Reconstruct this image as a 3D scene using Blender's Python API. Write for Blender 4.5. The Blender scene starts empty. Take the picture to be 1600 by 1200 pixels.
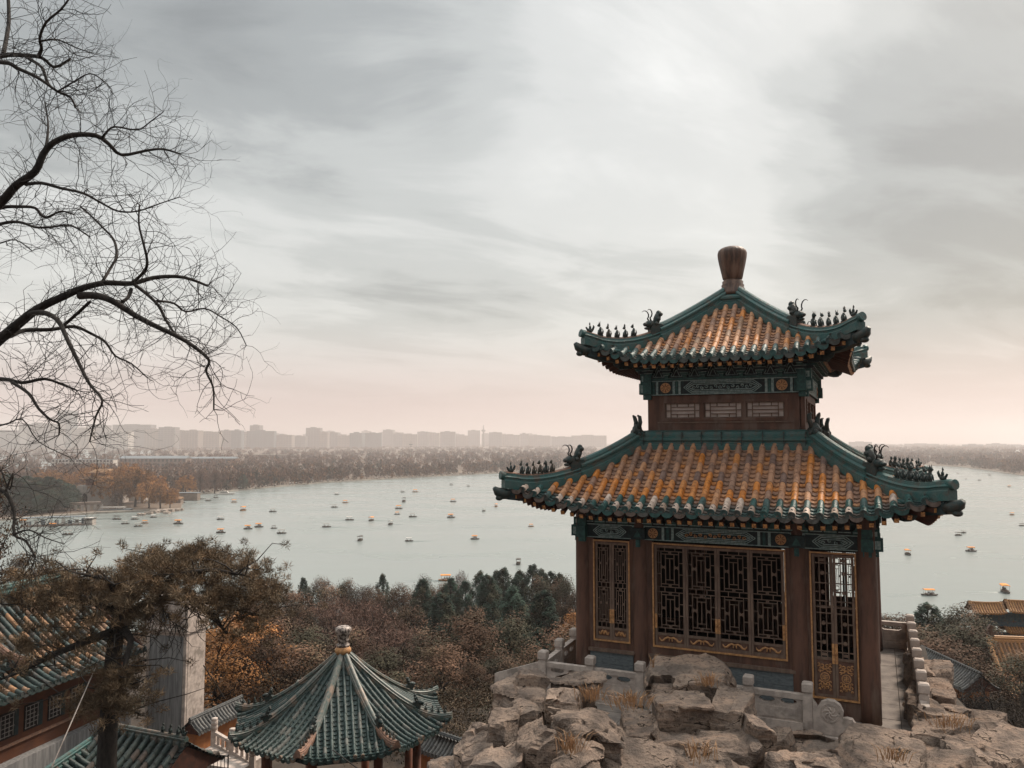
import bpy, math, random
import numpy as np
from mathutils import Vector, Matrix, noise as mnoise

SC = bpy.context.scene
COL = SC.collection
R = math.radians
EYE = 45.0

# ------------------------------------------------------------------ camera
PITCH = R(4.1)
FPX = 1230.0
cd = bpy.data.cameras.new("camera")
cam = bpy.data.objects.new("camera", cd)
COL.objects.link(cam)
cam.location = (0, 0, EYE)
cam.rotation_euler = (R(90) + PITCH, 0, 0)
cd.sensor_width = 36
cd.lens = FPX / 1600 * 36
cd.clip_start = 0.1
cd.clip_end = 30000
SC.camera = cam

# ------------------------------------------------------------------ sky
SUN_AZ, SUN_EL = R(48), R(46)      # to the right of the view direction, above the horizon
w = bpy.data.worlds.new("World")
SC.world = w
w.use_nodes = True
nt = w.node_tree
for n in list(nt.nodes):
    nt.nodes.remove(n)


class NT:
    """small helper for writing node trees"""
    def __init__(s, t):
        s.t = t

    def n(s, kind, **kw):
        nd = s.t.nodes.new(kind)
        for k, v in kw.items():
            if k == 'ins':
                for kk, vv in v.items():
                    if isinstance(vv, bpy.types.NodeSocket):
                        s.t.links.new(vv, nd.inputs[kk])
                    else:
                        nd.inputs[kk].default_value = vv
            else:
                setattr(nd, k, v)
        return nd

    def math(s, op, a, b=None, c=None, clamp=False):
        nd = s.t.nodes.new('ShaderNodeMath')
        nd.operation = op
        nd.use_clamp = clamp
        for i, v in enumerate((a, b, c)):
            if v is None:
                continue
            if isinstance(v, bpy.types.NodeSocket):
                s.t.links.new(v, nd.inputs[i])
            else:
                nd.inputs[i].default_value = v
        return nd.outputs[0]

    def mix(s, f, a, b, blend='MIX'):
        nd = s.t.nodes.new('ShaderNodeMix')
        nd.data_type = 'RGBA'
        nd.blend_type = blend
        for i, v in ((0, f), (6, a), (7, b)):
            if isinstance(v, bpy.types.NodeSocket):
                s.t.links.new(v, nd.inputs[i])
            else:
                if i and len(v) == 3:
                    v = (*v, 1)
                nd.inputs[i].default_value = v
        return nd.outputs[2]

    def ramp(s, f, stops, interp='LINEAR'):
        nd = s.t.nodes.new('ShaderNodeValToRGB')
        nd.color_ramp.interpolation = interp
        el = nd.color_ramp.elements
        while len(el) < len(stops):
            el.new(0.5)
        for e, (p, c) in zip(el, stops):
            e.position = p
            e.color = (c, c, c, 1) if not isinstance(c, tuple) else (*c, 1)
        s.t.links.new(f, nd.inputs[0])
        return nd.outputs[0]

    def mapr(s, f, a, b, c=0.0, d=1.0):
        nd = s.t.nodes.new('ShaderNodeMapRange')
        nd.interpolation_type = 'SMOOTHSTEP'
        s.t.links.new(f, nd.inputs[0])
        for i, v in enumerate((a, b, c, d)):
            nd.inputs[i + 1].default_value = v
        return nd.outputs[0]

    def noise(s, vec, scale, detail=5, rough=.55, dist=0.0):
        nd = s.n('ShaderNodeTexNoise', ins={'Scale': scale, 'Detail': detail, 'Roughness': rough, 'Distortion': dist})
        if vec is not None:
            s.t.links.new(vec, nd.inputs['Vector'])
        return nd.outputs[0]

    def link(s, a, b):
        s.t.links.new(a, b)


def pix_dir(u, v):
    dx, dy = (u - 800) / FPX, (600 - v) / FPX
    d = Vector((dx, math.cos(PITCH) - dy * math.sin(PITCH), math.sin(PITCH) + dy * math.cos(PITCH)))
    return d


g = NT(nt)
sky = g.n('ShaderNodeTexSky', sky_type='NISHITA', sun_disc=False)
sky.sun_elevation = SUN_EL
sky.sun_rotation = SUN_AZ
sky.air_density = 1.6
sky.dust_density = 3.0
tc = g.n('ShaderNodeTexCoord').outputs['Generated']
sep = g.n('ShaderNodeSeparateXYZ', ins={0: tc})
zz = g.math('MAXIMUM', sep.outputs[2], 0.0)
den = g.math('ADD', zz, 0.16)
px = g.math('DIVIDE', sep.outputs[0], den)
py = g.math('DIVIDE', sep.outputs[1], den)
# streaks run from lower left to upper right: rotate then stretch
ang = R(24)
rx = g.math('ADD', g.math('MULTIPLY', px, math.cos(ang)), g.math('MULTIPLY', py, math.sin(ang)))
ry = g.math('SUBTRACT', g.math('MULTIPLY', py, math.cos(ang)), g.math('MULTIPLY', px, math.sin(ang)))
pc = g.n('ShaderNodeCombineXYZ', ins={0: g.math('MULTIPLY', rx, 0.55), 1: ry, 2: 3.7})
n1 = g.noise(pc.outputs[0], 0.62, 4, .48, .35)
n2 = g.noise(pc.outputs[0], 2.1, 8, .6, .45)
cl = g.math('ADD', g.math('MULTIPLY', n1, .5), g.math('SUBTRACT', g.math('MULTIPLY', n2, .58), .04))


def blob(u, v, c0, amp):
    """a broad thicker or thinner bank of cloud around one direction of the sky"""
    d = pix_dir(u, v).normalized()
    dot = g.n('ShaderNodeVectorMath', operation='DOT_PRODUCT', ins={0: tc, 1: tuple(d)}).outputs['Value']
    return g.mapr(dot, math.cos(R(c0)), 1.0, 0.0, amp)


bank = None
for b in ((1080, 170, 18, .15), (1590, 250, 19, -.17), (1450, 370, 12, -.05), (420, 190, 9, -.05), (-40, -80, 20, -.11),
          (150, 420, 16, .08), (900, 60, 11, .02), (1290, 230, 8, -.05), (680, 130, 9, -.03), (1000, 330, 8, -.03)):
    o = blob(*b)
    bank = o if bank is None else g.math('ADD', bank, o)
cl = g.math('ADD', cl, bank)
cloud = g.ramp(cl, [(.24, (1.32, 1.42, 1.41)), (.36, (2.0, 2.13, 2.1)), (.46, (2.95, 3.07, 2.99)), (.55, (3.75, 3.83, 3.72)), (.74, (5.05, 5.08, 4.92))], 'EASE')
pinkf = g.mapr(sep.outputs[2], .0, .16, 1.0, 0.0)
cloud2 = g.mix(g.math('MULTIPLY', pinkf, .9), cloud, (3.95, 3.0, 2.92))
# an overcast sky is brightest overhead; boosted out of view for stronger top light
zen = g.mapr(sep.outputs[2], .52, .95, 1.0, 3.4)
# added dimming of the unseen sky behind the camera, shades camera-facing sides
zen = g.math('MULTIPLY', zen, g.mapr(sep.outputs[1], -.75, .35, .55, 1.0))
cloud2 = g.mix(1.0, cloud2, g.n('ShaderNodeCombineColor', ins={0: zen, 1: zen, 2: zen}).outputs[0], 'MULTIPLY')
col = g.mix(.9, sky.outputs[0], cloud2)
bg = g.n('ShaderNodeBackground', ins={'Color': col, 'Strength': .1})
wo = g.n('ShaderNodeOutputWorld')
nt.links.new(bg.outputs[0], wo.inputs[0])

sl = bpy.data.lights.new("sun", 'SUN')
sl.energy = 2.2
sl.angle = R(10)
sl.color = (1.0, .86, .72)
so = bpy.data.objects.new("sun", sl)
COL.objects.link(so)
so.location = (60, 40, 120)
sd = Vector((math.sin(SUN_AZ) * math.cos(SUN_EL), math.cos(SUN_AZ) * math.cos(SUN_EL), math.sin(SUN_EL)))
so.rotation_euler = sd.to_track_quat('Z', 'Y').to_euler()

SC.view_settings.view_transform = 'Standard'
SC.view_settings.look = 'None'
SC.view_settings.exposure = 0.9
SC.view_settings.gamma = 1.0
SC.render.engine = 'CYCLES'
SC.cycles.max_bounces = 6
SC.cycles.volume_bounces = 1
SC.cycles.transparent_max_bounces = 6
SC.cycles.use_denoising = True
SC.cycles.caustics_reflective = False
SC.cycles.caustics_refractive = False


# ------------------------------------------------------------------ helpers
def P(u, v, Y):
    """world point seen at a photo pixel at forward distance Y"""
    d = pix_dir(u, v)
    t = Y / d.y
    return Vector((d.x * t, Y, EYE + d.z * t))


def onz(u, v, z=0.0):
    d = pix_dir(u, v)
    t = (z - EYE) / d.z
    return Vector((d.x * t, d.y * t, z))


class MB:
    def __init__(s):
        s.v, s.f, s.m, s.c, s.s = [], [], [], [], []

    def add(s, vs, fs, m=0, c=None, sm=False):
        o = len(s.v)
        s.v.extend(tuple(p) for p in vs)
        for f in fs:
            s.f.append([i + o for i in f])
            s.m.append(m)
            s.c.append(c)
            s.s.append(sm)

    def box(s, x0, x1, y0, y1, z0, z1, m=0, c=None, M=None):
        vs = [(x, y, z) for z in (z0, z1) for y in (y0, y1) for x in (x0, x1)]
        if M is not None:
            vs = [M @ Vector(p) for p in vs]
        s.add(vs, [(0, 2, 3, 1), (4, 5, 7, 6), (0, 1, 5, 4), (2, 6, 7, 3), (0, 4, 6, 2), (1, 3, 7, 5)], m, c)

    def bar(s, a, b, wd, th, m=0, c=None, up=(0, 0, 1)):
        """box from a to b; wd across, th along 'up'"""
        a, b = Vector(a), Vector(b)
        d = (b - a)
        if d.length < 1e-6:
            return
        d.normalize()
        u = Vector(up)
        if abs(d.dot(u)) > .99:
            u = Vector((0, 1, 0)) if abs(d.y) < .9 else Vector((1, 0, 0))
        x = d.cross(u).normalized() * (wd / 2)
        y = x.cross(d).normalized() * (th / 2)
        vs = [a - x - y, a + x - y, a + x + y, a - x + y, b - x - y, b + x - y, b + x + y, b - x + y]
        s.add(vs, [(3, 2, 1, 0), (4, 5, 6, 7), (0, 1, 5, 4), (1, 2, 6, 5), (2, 3, 7, 6), (3, 0, 4, 7)], m, c)

    def tube(s, pts, rad, n=6, m=0, c=None, sm=True, cap=True):
        pts = [Vector(p) for p in pts]
        if not hasattr(rad, '__len__'):
            rad = [rad] * len(pts)
        o = len(s.v)
        prev = None
        for i, p in enumerate(pts):
            d = (pts[min(i + 1, len(pts) - 1)] - pts[max(i - 1, 0)])
            if d.length < 1e-9:
                d = Vector((0, 0, 1))
            d.normalize()
            if prev is None:
                prev = d.orthogonal().normalized()
            x = (prev - d * prev.dot(d))
            x = x.normalized() if x.length > 1e-5 else d.orthogonal().normalized()
            prev = x
            y = d.cross(x)
            for k in range(n):
                a = 2 * math.pi * k / n
                s.v.append(tuple(p + (x * math.cos(a) + y * math.sin(a)) * rad[i]))
        for i in range(len(pts) - 1):
            for k in range(n):
                k2 = (k + 1) % n
                s.f.append([o + i * n + k, o + i * n + k2, o + (i + 1) * n + k2, o + (i + 1) * n + k])
                s.m.append(m); s.c.append(c); s.s.append(sm)
        if cap:
            for idx in ([o + k for k in range(n)][::-1], [o + (len(pts) - 1) * n + k for k in range(n)]):
                s.f.append(idx); s.m.append(m); s.c.append(c); s.s.append(False)

    def lathe(s, prof, n=20, cx=0, cy=0, z=0, m=0, c=None, sm=True, a0=0.0):
        o = len(s.v)
        for r, h in prof:
            for k in range(n):
                a = a0 + 2 * math.pi * k / n
                s.v.append((cx + r * math.cos(a), cy + r * math.sin(a), z + h))
        for i in range(len(prof) - 1):
            for k in range(n):
                k2 = (k + 1) % n
                s.f.append([o + i * n + k, o + i * n + k2, o + (i + 1) * n + k2, o + (i + 1) * n + k])
                s.m.append(m); s.c.append(c); s.s.append(sm)
        s.f.append([o + k for k in range(n)][::-1]); s.m.append(m); s.c.append(c); s.s.append(False)
        s.f.append([o + (len(prof) - 1) * n + k for k in range(n)]); s.m.append(m); s.c.append(c); s.s.append(False)

    def prism(s, poly, y0, y1, m=0, c=None, M=None):
        """polygon in x,z extruded along y"""
        n = len(poly)
        vs = [(x, y0, z) for x, z in poly] + [(x, y1, z) for x, z in poly]
        if M is not None:
            vs = [M @ Vector(p) for p in vs]
        fs = [list(range(n)), list(range(2 * n - 1, n - 1, -1))]
        for i in range(n):
            j = (i + 1) % n
            fs.append([i, i + n, j + n, j])
        s.add(vs, fs, m, c)

    def ell(s, ctr, rad, m=0, c=None, M=None, nu=8, nv=6):
        ctr = Vector(ctr)
        vs = []
        for j in range(nv + 1):
            t = math.pi * j / nv
            for i in range(nu):
                a = 2 * math.pi * i / nu
                p = Vector((rad[0] * math.sin(t) * math.cos(a), rad[1] * math.sin(t) * math.sin(a), rad[2] * math.cos(t)))
                vs.append((M @ p if M is not None else p) + ctr)
        fs = []
        for j in range(nv):
            for i in range(nu):
                i2 = (i + 1) % nu
                fs.append((j * nu + i, (j + 1) * nu + i, (j + 1) * nu + i2, j * nu + i2))
        s.add(vs, fs, m, c, True)

    def sweep(s, path, prof, m=0, c=None, cfun=None):
        """closed profile (x across, z up) swept along a path, kept upright"""
        path = [Vector(p) for p in path]
        n = len(prof)
        o = len(s.v)
        for i, p in enumerate(path):
            d = path[min(i + 1, len(path) - 1)] - path[max(i - 1, 0)]
            d.z = 0
            d.normalize()
            x = Vector((d.y, -d.x, 0))
            for a, b in prof:
                s.v.append(tuple(p + x * a + Vector((0, 0, b))))
        for i in range(len(path) - 1):
            cc = cfun(i) if cfun else c
            for k in range(n):
                k2 = (k + 1) % n
                s.f.append([o + i * n + k, o + (i + 1) * n + k, o + (i + 1) * n + k2, o + i * n + k2])
                s.m.append(m); s.c.append(cc); s.s.append(False)
        for idx in ([o + k for k in range(n)], [o + (len(path) - 1) * n + k for k in range(n)][::-1]):
            s.f.append(idx); s.m.append(m); s.c.append(cfun(0) if cfun else c); s.s.append(False)

    def build(s, name, mats, parent=None, loc=None):
        if not isinstance(mats, (list, tuple)):
            mats = [mats]
        me = bpy.data.meshes.new(name)
        me.from_pydata(s.v, [], s.f)
        for mt in mats:
            me.materials.append(mt)
        me.polygons.foreach_set('material_index', s.m)
        me.polygons.foreach_set('use_smooth', s.s)
        if any(c is not None for c in s.c):
            at = me.color_attributes.new('Col', 'FLOAT_COLOR', 'CORNER')
            cols = np.array([(c if len(c) == 4 else (*c, 1)) if c is not None else (1, 1, 1, 1) for c in s.c], dtype=np.float32)
            cnt = np.array([len(f) for f in s.f])
            at.data.foreach_set('color', np.repeat(cols, cnt, axis=0).ravel())
        me.update()
        o = bpy.data.objects.new(name, me)
        COL.objects.link(o)
        if parent is not None:
            o.parent = parent
        if loc is not None:
            o.location = loc
        return o


def np_mesh(name, verts, faces, mats, cols=None, mi=None, parent=None, smooth=False):
    """faces: (M,k) array, all the same k"""
    me = bpy.data.meshes.new(name)
    M, k = faces.shape
    me.vertices.add(len(verts))
    me.vertices.foreach_set('co', np.asarray(verts, dtype=np.float32).ravel())
    me.loops.add(M * k)
    me.loops.foreach_set('vertex_index', faces.astype(np.int32).ravel())
    me.polygons.add(M)
    me.polygons.foreach_set('loop_start', np.arange(0, M * k, k, dtype=np.int32))
    me.polygons.foreach_set('loop_total', np.full(M, k, dtype=np.int32))
    for mt in (mats if isinstance(mats, (list, tuple)) else [mats]):
        me.materials.append(mt)
    if mi is not None:
        me.polygons.foreach_set('material_index', mi.astype(np.int32))
    me.polygons.foreach_set('use_smooth', np.full(M, smooth, dtype=bool))
    if cols is not None:
        at = me.color_attributes.new('Col', 'FLOAT_COLOR', 'CORNER')
        c4 = np.concatenate([cols, np.ones((len(cols), 1))], axis=1) if cols.shape[1] == 3 else cols
        at.data.foreach_set('color', np.repeat(c4.astype(np.float32), k, axis=0).ravel())
    me.update(calc_edges=True)
    o = bpy.data.objects.new(name, me)
    COL.objects.link(o)
    if parent is not None:
        o.parent = parent
    return o


def empty(name, loc=(0, 0, 0), rz=0.0):
    o = bpy.data.objects.new(name, None)
    COL.objects.link(o)
    o.location = loc
    o.rotation_euler = (0, 0, rz)
    o.empty_display_size = .3
    return o


def tag(o, label=None, cat=None, group=None, kind=None):
    for k, v in (('label', label), ('category', cat), ('group', group), ('kind', kind)):
        if v:
            o[k] = v
    return o


def copy_tree(o, parent=None):
    c = o.copy()
    COL.objects.link(c)
    if parent is not None:
        c.parent = parent
    for ch in list(o.children):
        copy_tree(ch, c)
    return c


# ------------------------------------------------------------------ materials
def mat(name, c1, c2=None, scale=3.0, detail=6, rough=.7, bump=0.0, bscale=None, attr=False, coat=0.0, spec=.4,
        lo=.35, hi=.65, c3=None, scale3=.6, stretch=(1, 1, 1), rough2=None, objrand=0.0, metal=0.0):
    m = bpy.data.materials.new(name)
    m.use_nodes = True
    t = NT(m.node_tree)
    b = m.node_tree.nodes['Principled BSDF']
    co = t.n('ShaderNodeTexCoord').outputs['Object']
    mp = t.n('ShaderNodeMapping', ins={'Vector': co, 'Scale': stretch}).outputs[0]
    if attr:
        a = t.n('ShaderNodeAttribute', attribute_name='Col')
        base = a.outputs['Color']
        alpha = a.outputs['Alpha']
    else:
        base = None
    nf = t.noise(mp, scale, detail, .6)
    f = t.mapr(nf, lo, hi)
    if base is None:
        base = t.mix(f, c1, c2 if c2 else tuple(x * .75 for x in c1))
    else:
        base = t.mix(f, base, t.mix(1.0, base, (*(c2 if c2 else (.6, .6, .6)), 1), 'MULTIPLY'))
    if c3:
        f3 = t.mapr(t.noise(mp, scale3, 5, .6), .5, .68)
        base = t.mix(f3, base, c3)
    if objrand:
        oi = t.n('ShaderNodeObjectInfo').outputs['Random']
        v = t.math('ADD', t.math('MULTIPLY', oi, objrand), 1 - objrand / 2)
        base = t.mix(1.0, base, t.n('ShaderNodeCombineColor', ins={0: v, 1: v, 2: v}).outputs[0], 'MULTIPLY')
    t.link(base, b.inputs['Base Color'])
    if attr and rough2 is not None:
        t.link(t.math('ADD', t.math('MULTIPLY', alpha, rough2 - rough), rough), b.inputs['Roughness'])
    else:
        b.inputs['Roughness'].default_value = rough
    b.inputs['Specular IOR Level'].default_value = spec
    b.inputs['Coat Weight'].default_value = coat
    b.inputs['Metallic'].default_value = metal
    if bump:
        nb = t.noise(mp, bscale or scale * 4, 8, .65)
        bm = t.n('ShaderNodeBump', ins={'Strength': bump, 'Distance': .05, 'Height': nb})
        t.link(bm.outputs[0], b.inputs['Normal'])
    return m


M = {}
M['tile'] = mat('glazed_tile', None, (.46, .42, .40), attr=True, scale=9, rough=.8, rough2=.36, bump=.35, bscale=40, spec=.5, lo=.42, hi=.7)
M['ridge'] = mat('green_ridge_glaze', (.03, .105, .10), (.065, .115, .108), scale=5, rough=.45, bump=.5, bscale=22, c3=(.085, .085, .07), scale3=4.5)
M['ridge_worn'] = mat('worn_ridge_tile', (.27, .15, .10), (.17, .10, .075), scale=8, rough=.7, bump=.3)
M['statue'] = mat('dark_glazed_statue', (.016, .04, .04), (.05, .045, .038), scale=10, rough=.45, bump=.4, bscale=30)
M['rust_statue'] = mat('weathered_statue', (.10, .075, .055), (.03, .045, .04), scale=10, rough=.7, bump=.4, bscale=30)
M['wood'] = mat('old_brown_paint', (.15, .074, .05), (.075, .04, .029), scale=4, rough=.72, bump=.25, bscale=18, stretch=(1, 1, .22), c3=(.16, .105, .08), scale3=3.2)
M['wood2'] = mat('weathered_brown_timber', (.21, .142, .105), (.14, .092, .07), scale=9, rough=.75, bump=.2, stretch=(1, 1, .3))
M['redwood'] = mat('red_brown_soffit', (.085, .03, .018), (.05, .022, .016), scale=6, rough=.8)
M['gold'] = mat('old_gold_paint', (.60, .31, .13), (.38, .19, .085), scale=14, rough=.5, bump=.2, bscale=40)
M['goldsq'] = mat('gilded_rafter_end', (.62, .30, .11), (.24, .11, .045), scale=26, rough=.55, lo=.42, hi=.58)
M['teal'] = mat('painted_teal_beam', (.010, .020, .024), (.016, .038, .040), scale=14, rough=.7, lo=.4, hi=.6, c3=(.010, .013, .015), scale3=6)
M['tealline'] = mat('pale_teal_paint', (.34, .43, .41), (.16, .24, .235), scale=20, rough=.7)
M['green'] = mat('bright_teal_paint', (.035, .11, .10), (.018, .055, .055), scale=12, rough=.65)
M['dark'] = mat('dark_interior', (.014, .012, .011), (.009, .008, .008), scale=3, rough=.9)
M['brickdado'] = mat('blue_grey_brick', (.18, .20, .205), (.115, .135, .145), scale=7, rough=.85, bump=.3, stretch=(1, 1, 5))
M['stone'] = mat('pale_grey_marble', (.54, .455, .40), (.37, .31, .275), scale=5, rough=.8, bump=.25, bscale=22, c3=(.26, .22, .19), scale3=2.2)
M['steleface'] = mat('grey_stele_stone', (.27, .265, .26), (.15, .15, .152), scale=6, rough=.8, bump=.2, stretch=(1.6, 1.6, .12))
M['vase'] = mat('weathered_finial', (.125, .062, .038), (.052, .030, .022), scale=10, rough=.5, bump=.4, bscale=16, stretch=(1, 1, .15), c3=(.2, .12, .085), scale3=3)
M['orange_wall'] = mat('ochre_plaster', (.40, .155, .055), (.29, .11, .045), scale=3, rough=.9, bump=.2)
M['grey_tile'] = mat('grey_clay_tile', (.115, .115, .112), (.065, .067, .067), scale=9, rough=.85, bump=.2)
M['bark'] = mat('dark_bark', (.045, .037, .032), (.022, .019, .017), scale=12, rough=.95, bump=.6, stretch=(1, 1, .35))
M['twig'] = mat('dark_twig', (.033, .028, .026), (.022, .02, .019), scale=10, rough=.9)
M['leaf'] = mat('foliage', None, (.72, .72, .72), attr=True, scale=.9, rough=.85, spec=.15, objrand=.85)
M['iron'] = mat('black_iron', (.02, .02, .02), rough=.5)
# ------------------------------------------------------------------ tiled roofs
GREEN = (.026, .092, .086, 1.0)
GREEN2 = (.05, .10, .096, .75)
ORANGE = (.60, .21, .035, .8)
ORANGE2 = (.54, .215, .06, .6)
WORN = (.40, .215, .13, .16)
WORN2 = (.30, .175, .12, .12)
WORN3 = (.48, .24, .12, .3)
PALE = (.58, .45, .37, .3)
SOOT = (.10, .075, .062, .15)


class Profile:
    """curved slope: d is the distance outward from the axis, s runs along the eave"""
    def __init__(p, d0, d1, z0, z1, power=1.35, up=0.0, flare=0.0, s0f=.42, k=1.0, smax=None):
        p.d0, p.d1, p.z0, p.z1, p.pw, p.up, p.fl, p.k = d0, d1, z0, z1, power, up, flare, k
        p.dtip = d1 + flare
        p.send = smax if smax else p.dtip * k
        p.s0 = s0f * p.send
        p.smax = smax

    def u(p, s):
        return min(max(0.0, (abs(s) - p.s0) / (p.send - p.s0)), 1.15)

    def z(p, s, d):
        t = min(max((d - p.d0) / (p.d1 - p.d0), -.2), 1.2)
        q = 1 - t
        return p.z1 + (p.z0 - p.z1) * (math.copysign(abs(q) ** p.pw, q)) + p.up * p.u(s) ** 2.2

    def dend(p, s):
        return p.d1 + p.fl * p.u(s) ** 2

    def dstart(p, s):
        return p.d0 if p.smax else max(p.d0, abs(s) / p.k + .06)

    def hip(p, d):
        """local point on the hip (positive s side)"""
        return d * p.k, d, p.z(d * p.k, d)


def side_point(s, d, z, th):
    x, y = s, -d
    return (x * math.cos(th) - y * math.sin(th), x * math.sin(th) + y * math.cos(th), z)


def tile_side(mb, pf, th, sp, r, cfun, rng, L=.29, e=.132, detail=True, discs=True, slim=None):
    """one slope of barrel tiles (round ridges) over pan tiles (the channels between), with eave ends"""
    lim = slim if slim else pf.send
    n = int((lim * 2) / sp)
    ss = [(i - (n - 1) / 2) * sp for i in range(n)]
    seg = 6 if detail else 4
    for i, s in enumerate(ss):
        de, ds = pf.dend(s), pf.dstart(s)
        if de - ds < .12:
            continue
        d = de
        j = 0
        while d > ds + .02:
            d2 = max(d - L, ds)
            jit = rng.uniform(-.006, .006)
            c = cfun('b', s, de - d, j, rng)
            vs = []
            for dd, rr in ((d, r * 1.07), ((d + d2) / 2, r * 1.03), (d2 - .012, r * .97)):
                zc = pf.z(s, dd)
                for k in range(seg + 1):
                    a = math.pi * k / seg
                    vs.append(side_point(s + jit + rr * math.cos(a), dd, zc + rr * 1.4 * math.sin(a) - .012, th))
            fs = []
            q = seg + 1
            for a in (0, 1):
                for k in range(seg):
                    fs.append((a * q + k, a * q + k + 1, (a + 1) * q + k + 1, (a + 1) * q + k))
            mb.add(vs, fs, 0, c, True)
            # the lip at the lower edge of the tile
            zc = pf.z(s, d)
            vs = []
            for rr in (r * 1.07, r * .9):
                for k in range(seg + 1):
                    a = math.pi * k / seg
                    vs.append(side_point(s + jit + rr * math.cos(a), d, zc + rr * 1.4 * math.sin(a) - .012, th))
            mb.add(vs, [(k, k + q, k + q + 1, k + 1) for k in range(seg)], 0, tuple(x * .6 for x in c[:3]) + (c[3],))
            if j == 0 and detail:
                # nail cap on the last tile
                dn = d - .13
                ctr = side_point(s, dn, pf.z(s, dn) + r * 1.15, th)
                mb.ell(ctr, (.028, .028, .03), 0, (.012, .016, .016, .3), None, 6, 4)
            d = d2
            j += 1
        if discs:
            zc = pf.z(s, de) + r * .28
            rr = r * 1.06
            ns = 12 if detail else 8
            vs, fs = [], []
            for (a_r, off) in ((rr, -.05), (rr, .02), (rr * .74, .02), (rr * .7, .006)):
                for k in range(ns):
                    a = 2 * math.pi * k / ns
                    vs.append(side_point(s + a_r * math.cos(a), de + off, zc + a_r * math.sin(a), th))
            for lv in range(3):
                for k in range(ns):
                    k2 = (k + 1) % ns
                    fs.append((lv * ns + k, lv * ns + k2, (lv + 1) * ns + k2, (lv + 1) * ns + k))
            fs.append([3 * ns + k for k in range(ns)])
            mb.add(vs, fs, 0, cfun('d', s, 0, 0, rng))
    nseg = 4 if detail else 2
    for i in range(len(ss) + 1):
        s = (i - n / 2) * sp
        if abs(s) > lim:
            continue
        de, ds = pf.dend(s), pf.dstart(s)
        d = de
        first = True
        j = 0
        while d > ds - .05 and de - ds > .05:
            d2 = d - e
            c = cfun('p', s, de - d, j, rng)
            tl = rng.uniform(-.004, .006)
            vs = []
            for dd, lift in ((d, .036 + tl), (d2 - .02, -.006)):
                for k in range(nseg + 1):
                    f = k / nseg * 2 - 1
                    vs.append(side_point(s + f * sp * .5, dd, pf.z(s, dd) - .075 * (1 - f * f) + lift, th))
            for k in range(nseg + 1):
                f = k / nseg * 2 - 1
                vs.append(side_point(s + f * sp * .5, d, pf.z(s, d) - .075 * (1 - f * f) - .012, th))
            q = nseg + 1
            fs = [(k, k + 1, q + k + 1, q + k) for k in range(nseg)]
            fs2 = [(k, 2 * q + k, 2 * q + k + 1, k + 1) for k in range(nseg)]
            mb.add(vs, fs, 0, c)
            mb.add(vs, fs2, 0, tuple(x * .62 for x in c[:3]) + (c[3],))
            d = d2
            j += 1
        if discs and de - ds > .05:
            # drip tile: a rounded apron hanging below the channel
            zc = pf.z(s, de)
            ww = sp * .5
            poly = []
            for k in range(nseg + 1):
                f = k / nseg * 2 - 1
                poly.append((s + f * ww, zc - .075 * (1 - f * f) + .02))
            for k in range(1, 8):
                a = math.pi * k / 8
                poly.append((s + ww * math.cos(a) * .98, zc - .01 - .135 * math.sin(a) ** .8))
            np_ = len(poly)
            vs = [side_point(x, de + .012, z, th) for x, z in poly] + [side_point(x, de - .025, z, th) for x, z in poly]
            fs = [list(range(np_))[::-1], list(range(np_, 2 * np_))] + [(a, (a + 1) % np_, np_ + (a + 1) % np_, np_ + a) for a in range(np_)]
            mb.add(vs, fs, 0, cfun('a', s, 0, 0, rng))


def soffit(mb, pf, th, drop, din, m=0, ns=24, inset=.06):
    """the boarding under the tiles"""
    vs, fs = [], []
    nd = 6
    for a in range(nd + 1):
        for b in range(ns + 1):
            f = b / ns * 2 - 1
            t = a / nd
            sfull = pf.send - inset
            s_out = f * sfull
            d_out = pf.dend(s_out) - inset
            s_in = f * min(sfull, din * pf.k if not pf.smax else sfull)
            s = s_in + (s_out - s_in) * t
            d = din + (d_out - din) * t
            vs.append(side_point(s, d, pf.z(s, d) - drop, th))
    for a in range(nd):
        for b in range(ns):
            o = a * (ns + 1) + b
            fs.append((o, o + 1, o + ns + 2, o + ns + 1))
    mb.add(vs, fs, m)


def rafters(mb, pf, th, sp, size, din, inset, drop, m_side, m_end, rnd=False, fan=True):
    n = int(2 * (pf.send - .12) / sp)
    for i in range(n):
        s = (i - (n - 1) / 2) * sp
        de = pf.dend(s) - inset
        lim = din * pf.k - .12
        sin_ = max(-lim, min(lim, s)) if fan else s
        a = Vector(side_point(sin_, din, pf.z(sin_, din) - drop, th))
        b = Vector(side_point(s, de, pf.z(s, de) - drop, th))
        b2 = b + (b - a).normalized() * .012
        if rnd:
            mb.tube([a, b], size / 2, 8, m_side)
            mb.tube([b, b2], size / 2 * .96, 8, m_end)
        else:
            mb.bar(a, b, size, size, m_side)
            mb.bar(b, b2, size * .96, size * .96, m_end)


RIDGE_BIG = [(-.15, -.1), (-.15, .06), (-.10, .085), (-.10, .15), (-.135, .18), (-.135, .22), (-.08, .25), (-.08, .29), (-.05, .34), (0, .36),
             (.05, .34), (.08, .29), (.08, .25), (.135, .22), (.135, .18), (.10, .15), (.10, .085), (.15, .06), (.15, -.1)]
RIDGE_SMALL = [(-.12, -.1), (-.12, .05), (-.085, .07), (-.085, .10), (-.11, .12), (-.07, .15), (-.06, .19), (0, .22), (.06, .19), (.07, .15), (.11, .12),
               (.085, .10), (.085, .07), (.12, .05), (.12, -.1)]


def scale_prof(pr, a, b):
    return [(x * a, z * b) for x, z in pr]


def hip_path(pf, th, da, db, n=12, lift=0.0):
    out = []
    for i in range(n + 1):
        d = da + (db - da) * i / n
        s, d, z = pf.hip(d)
        out.append(Vector(side_point(s, d, z + lift, th)))
    return out


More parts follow.
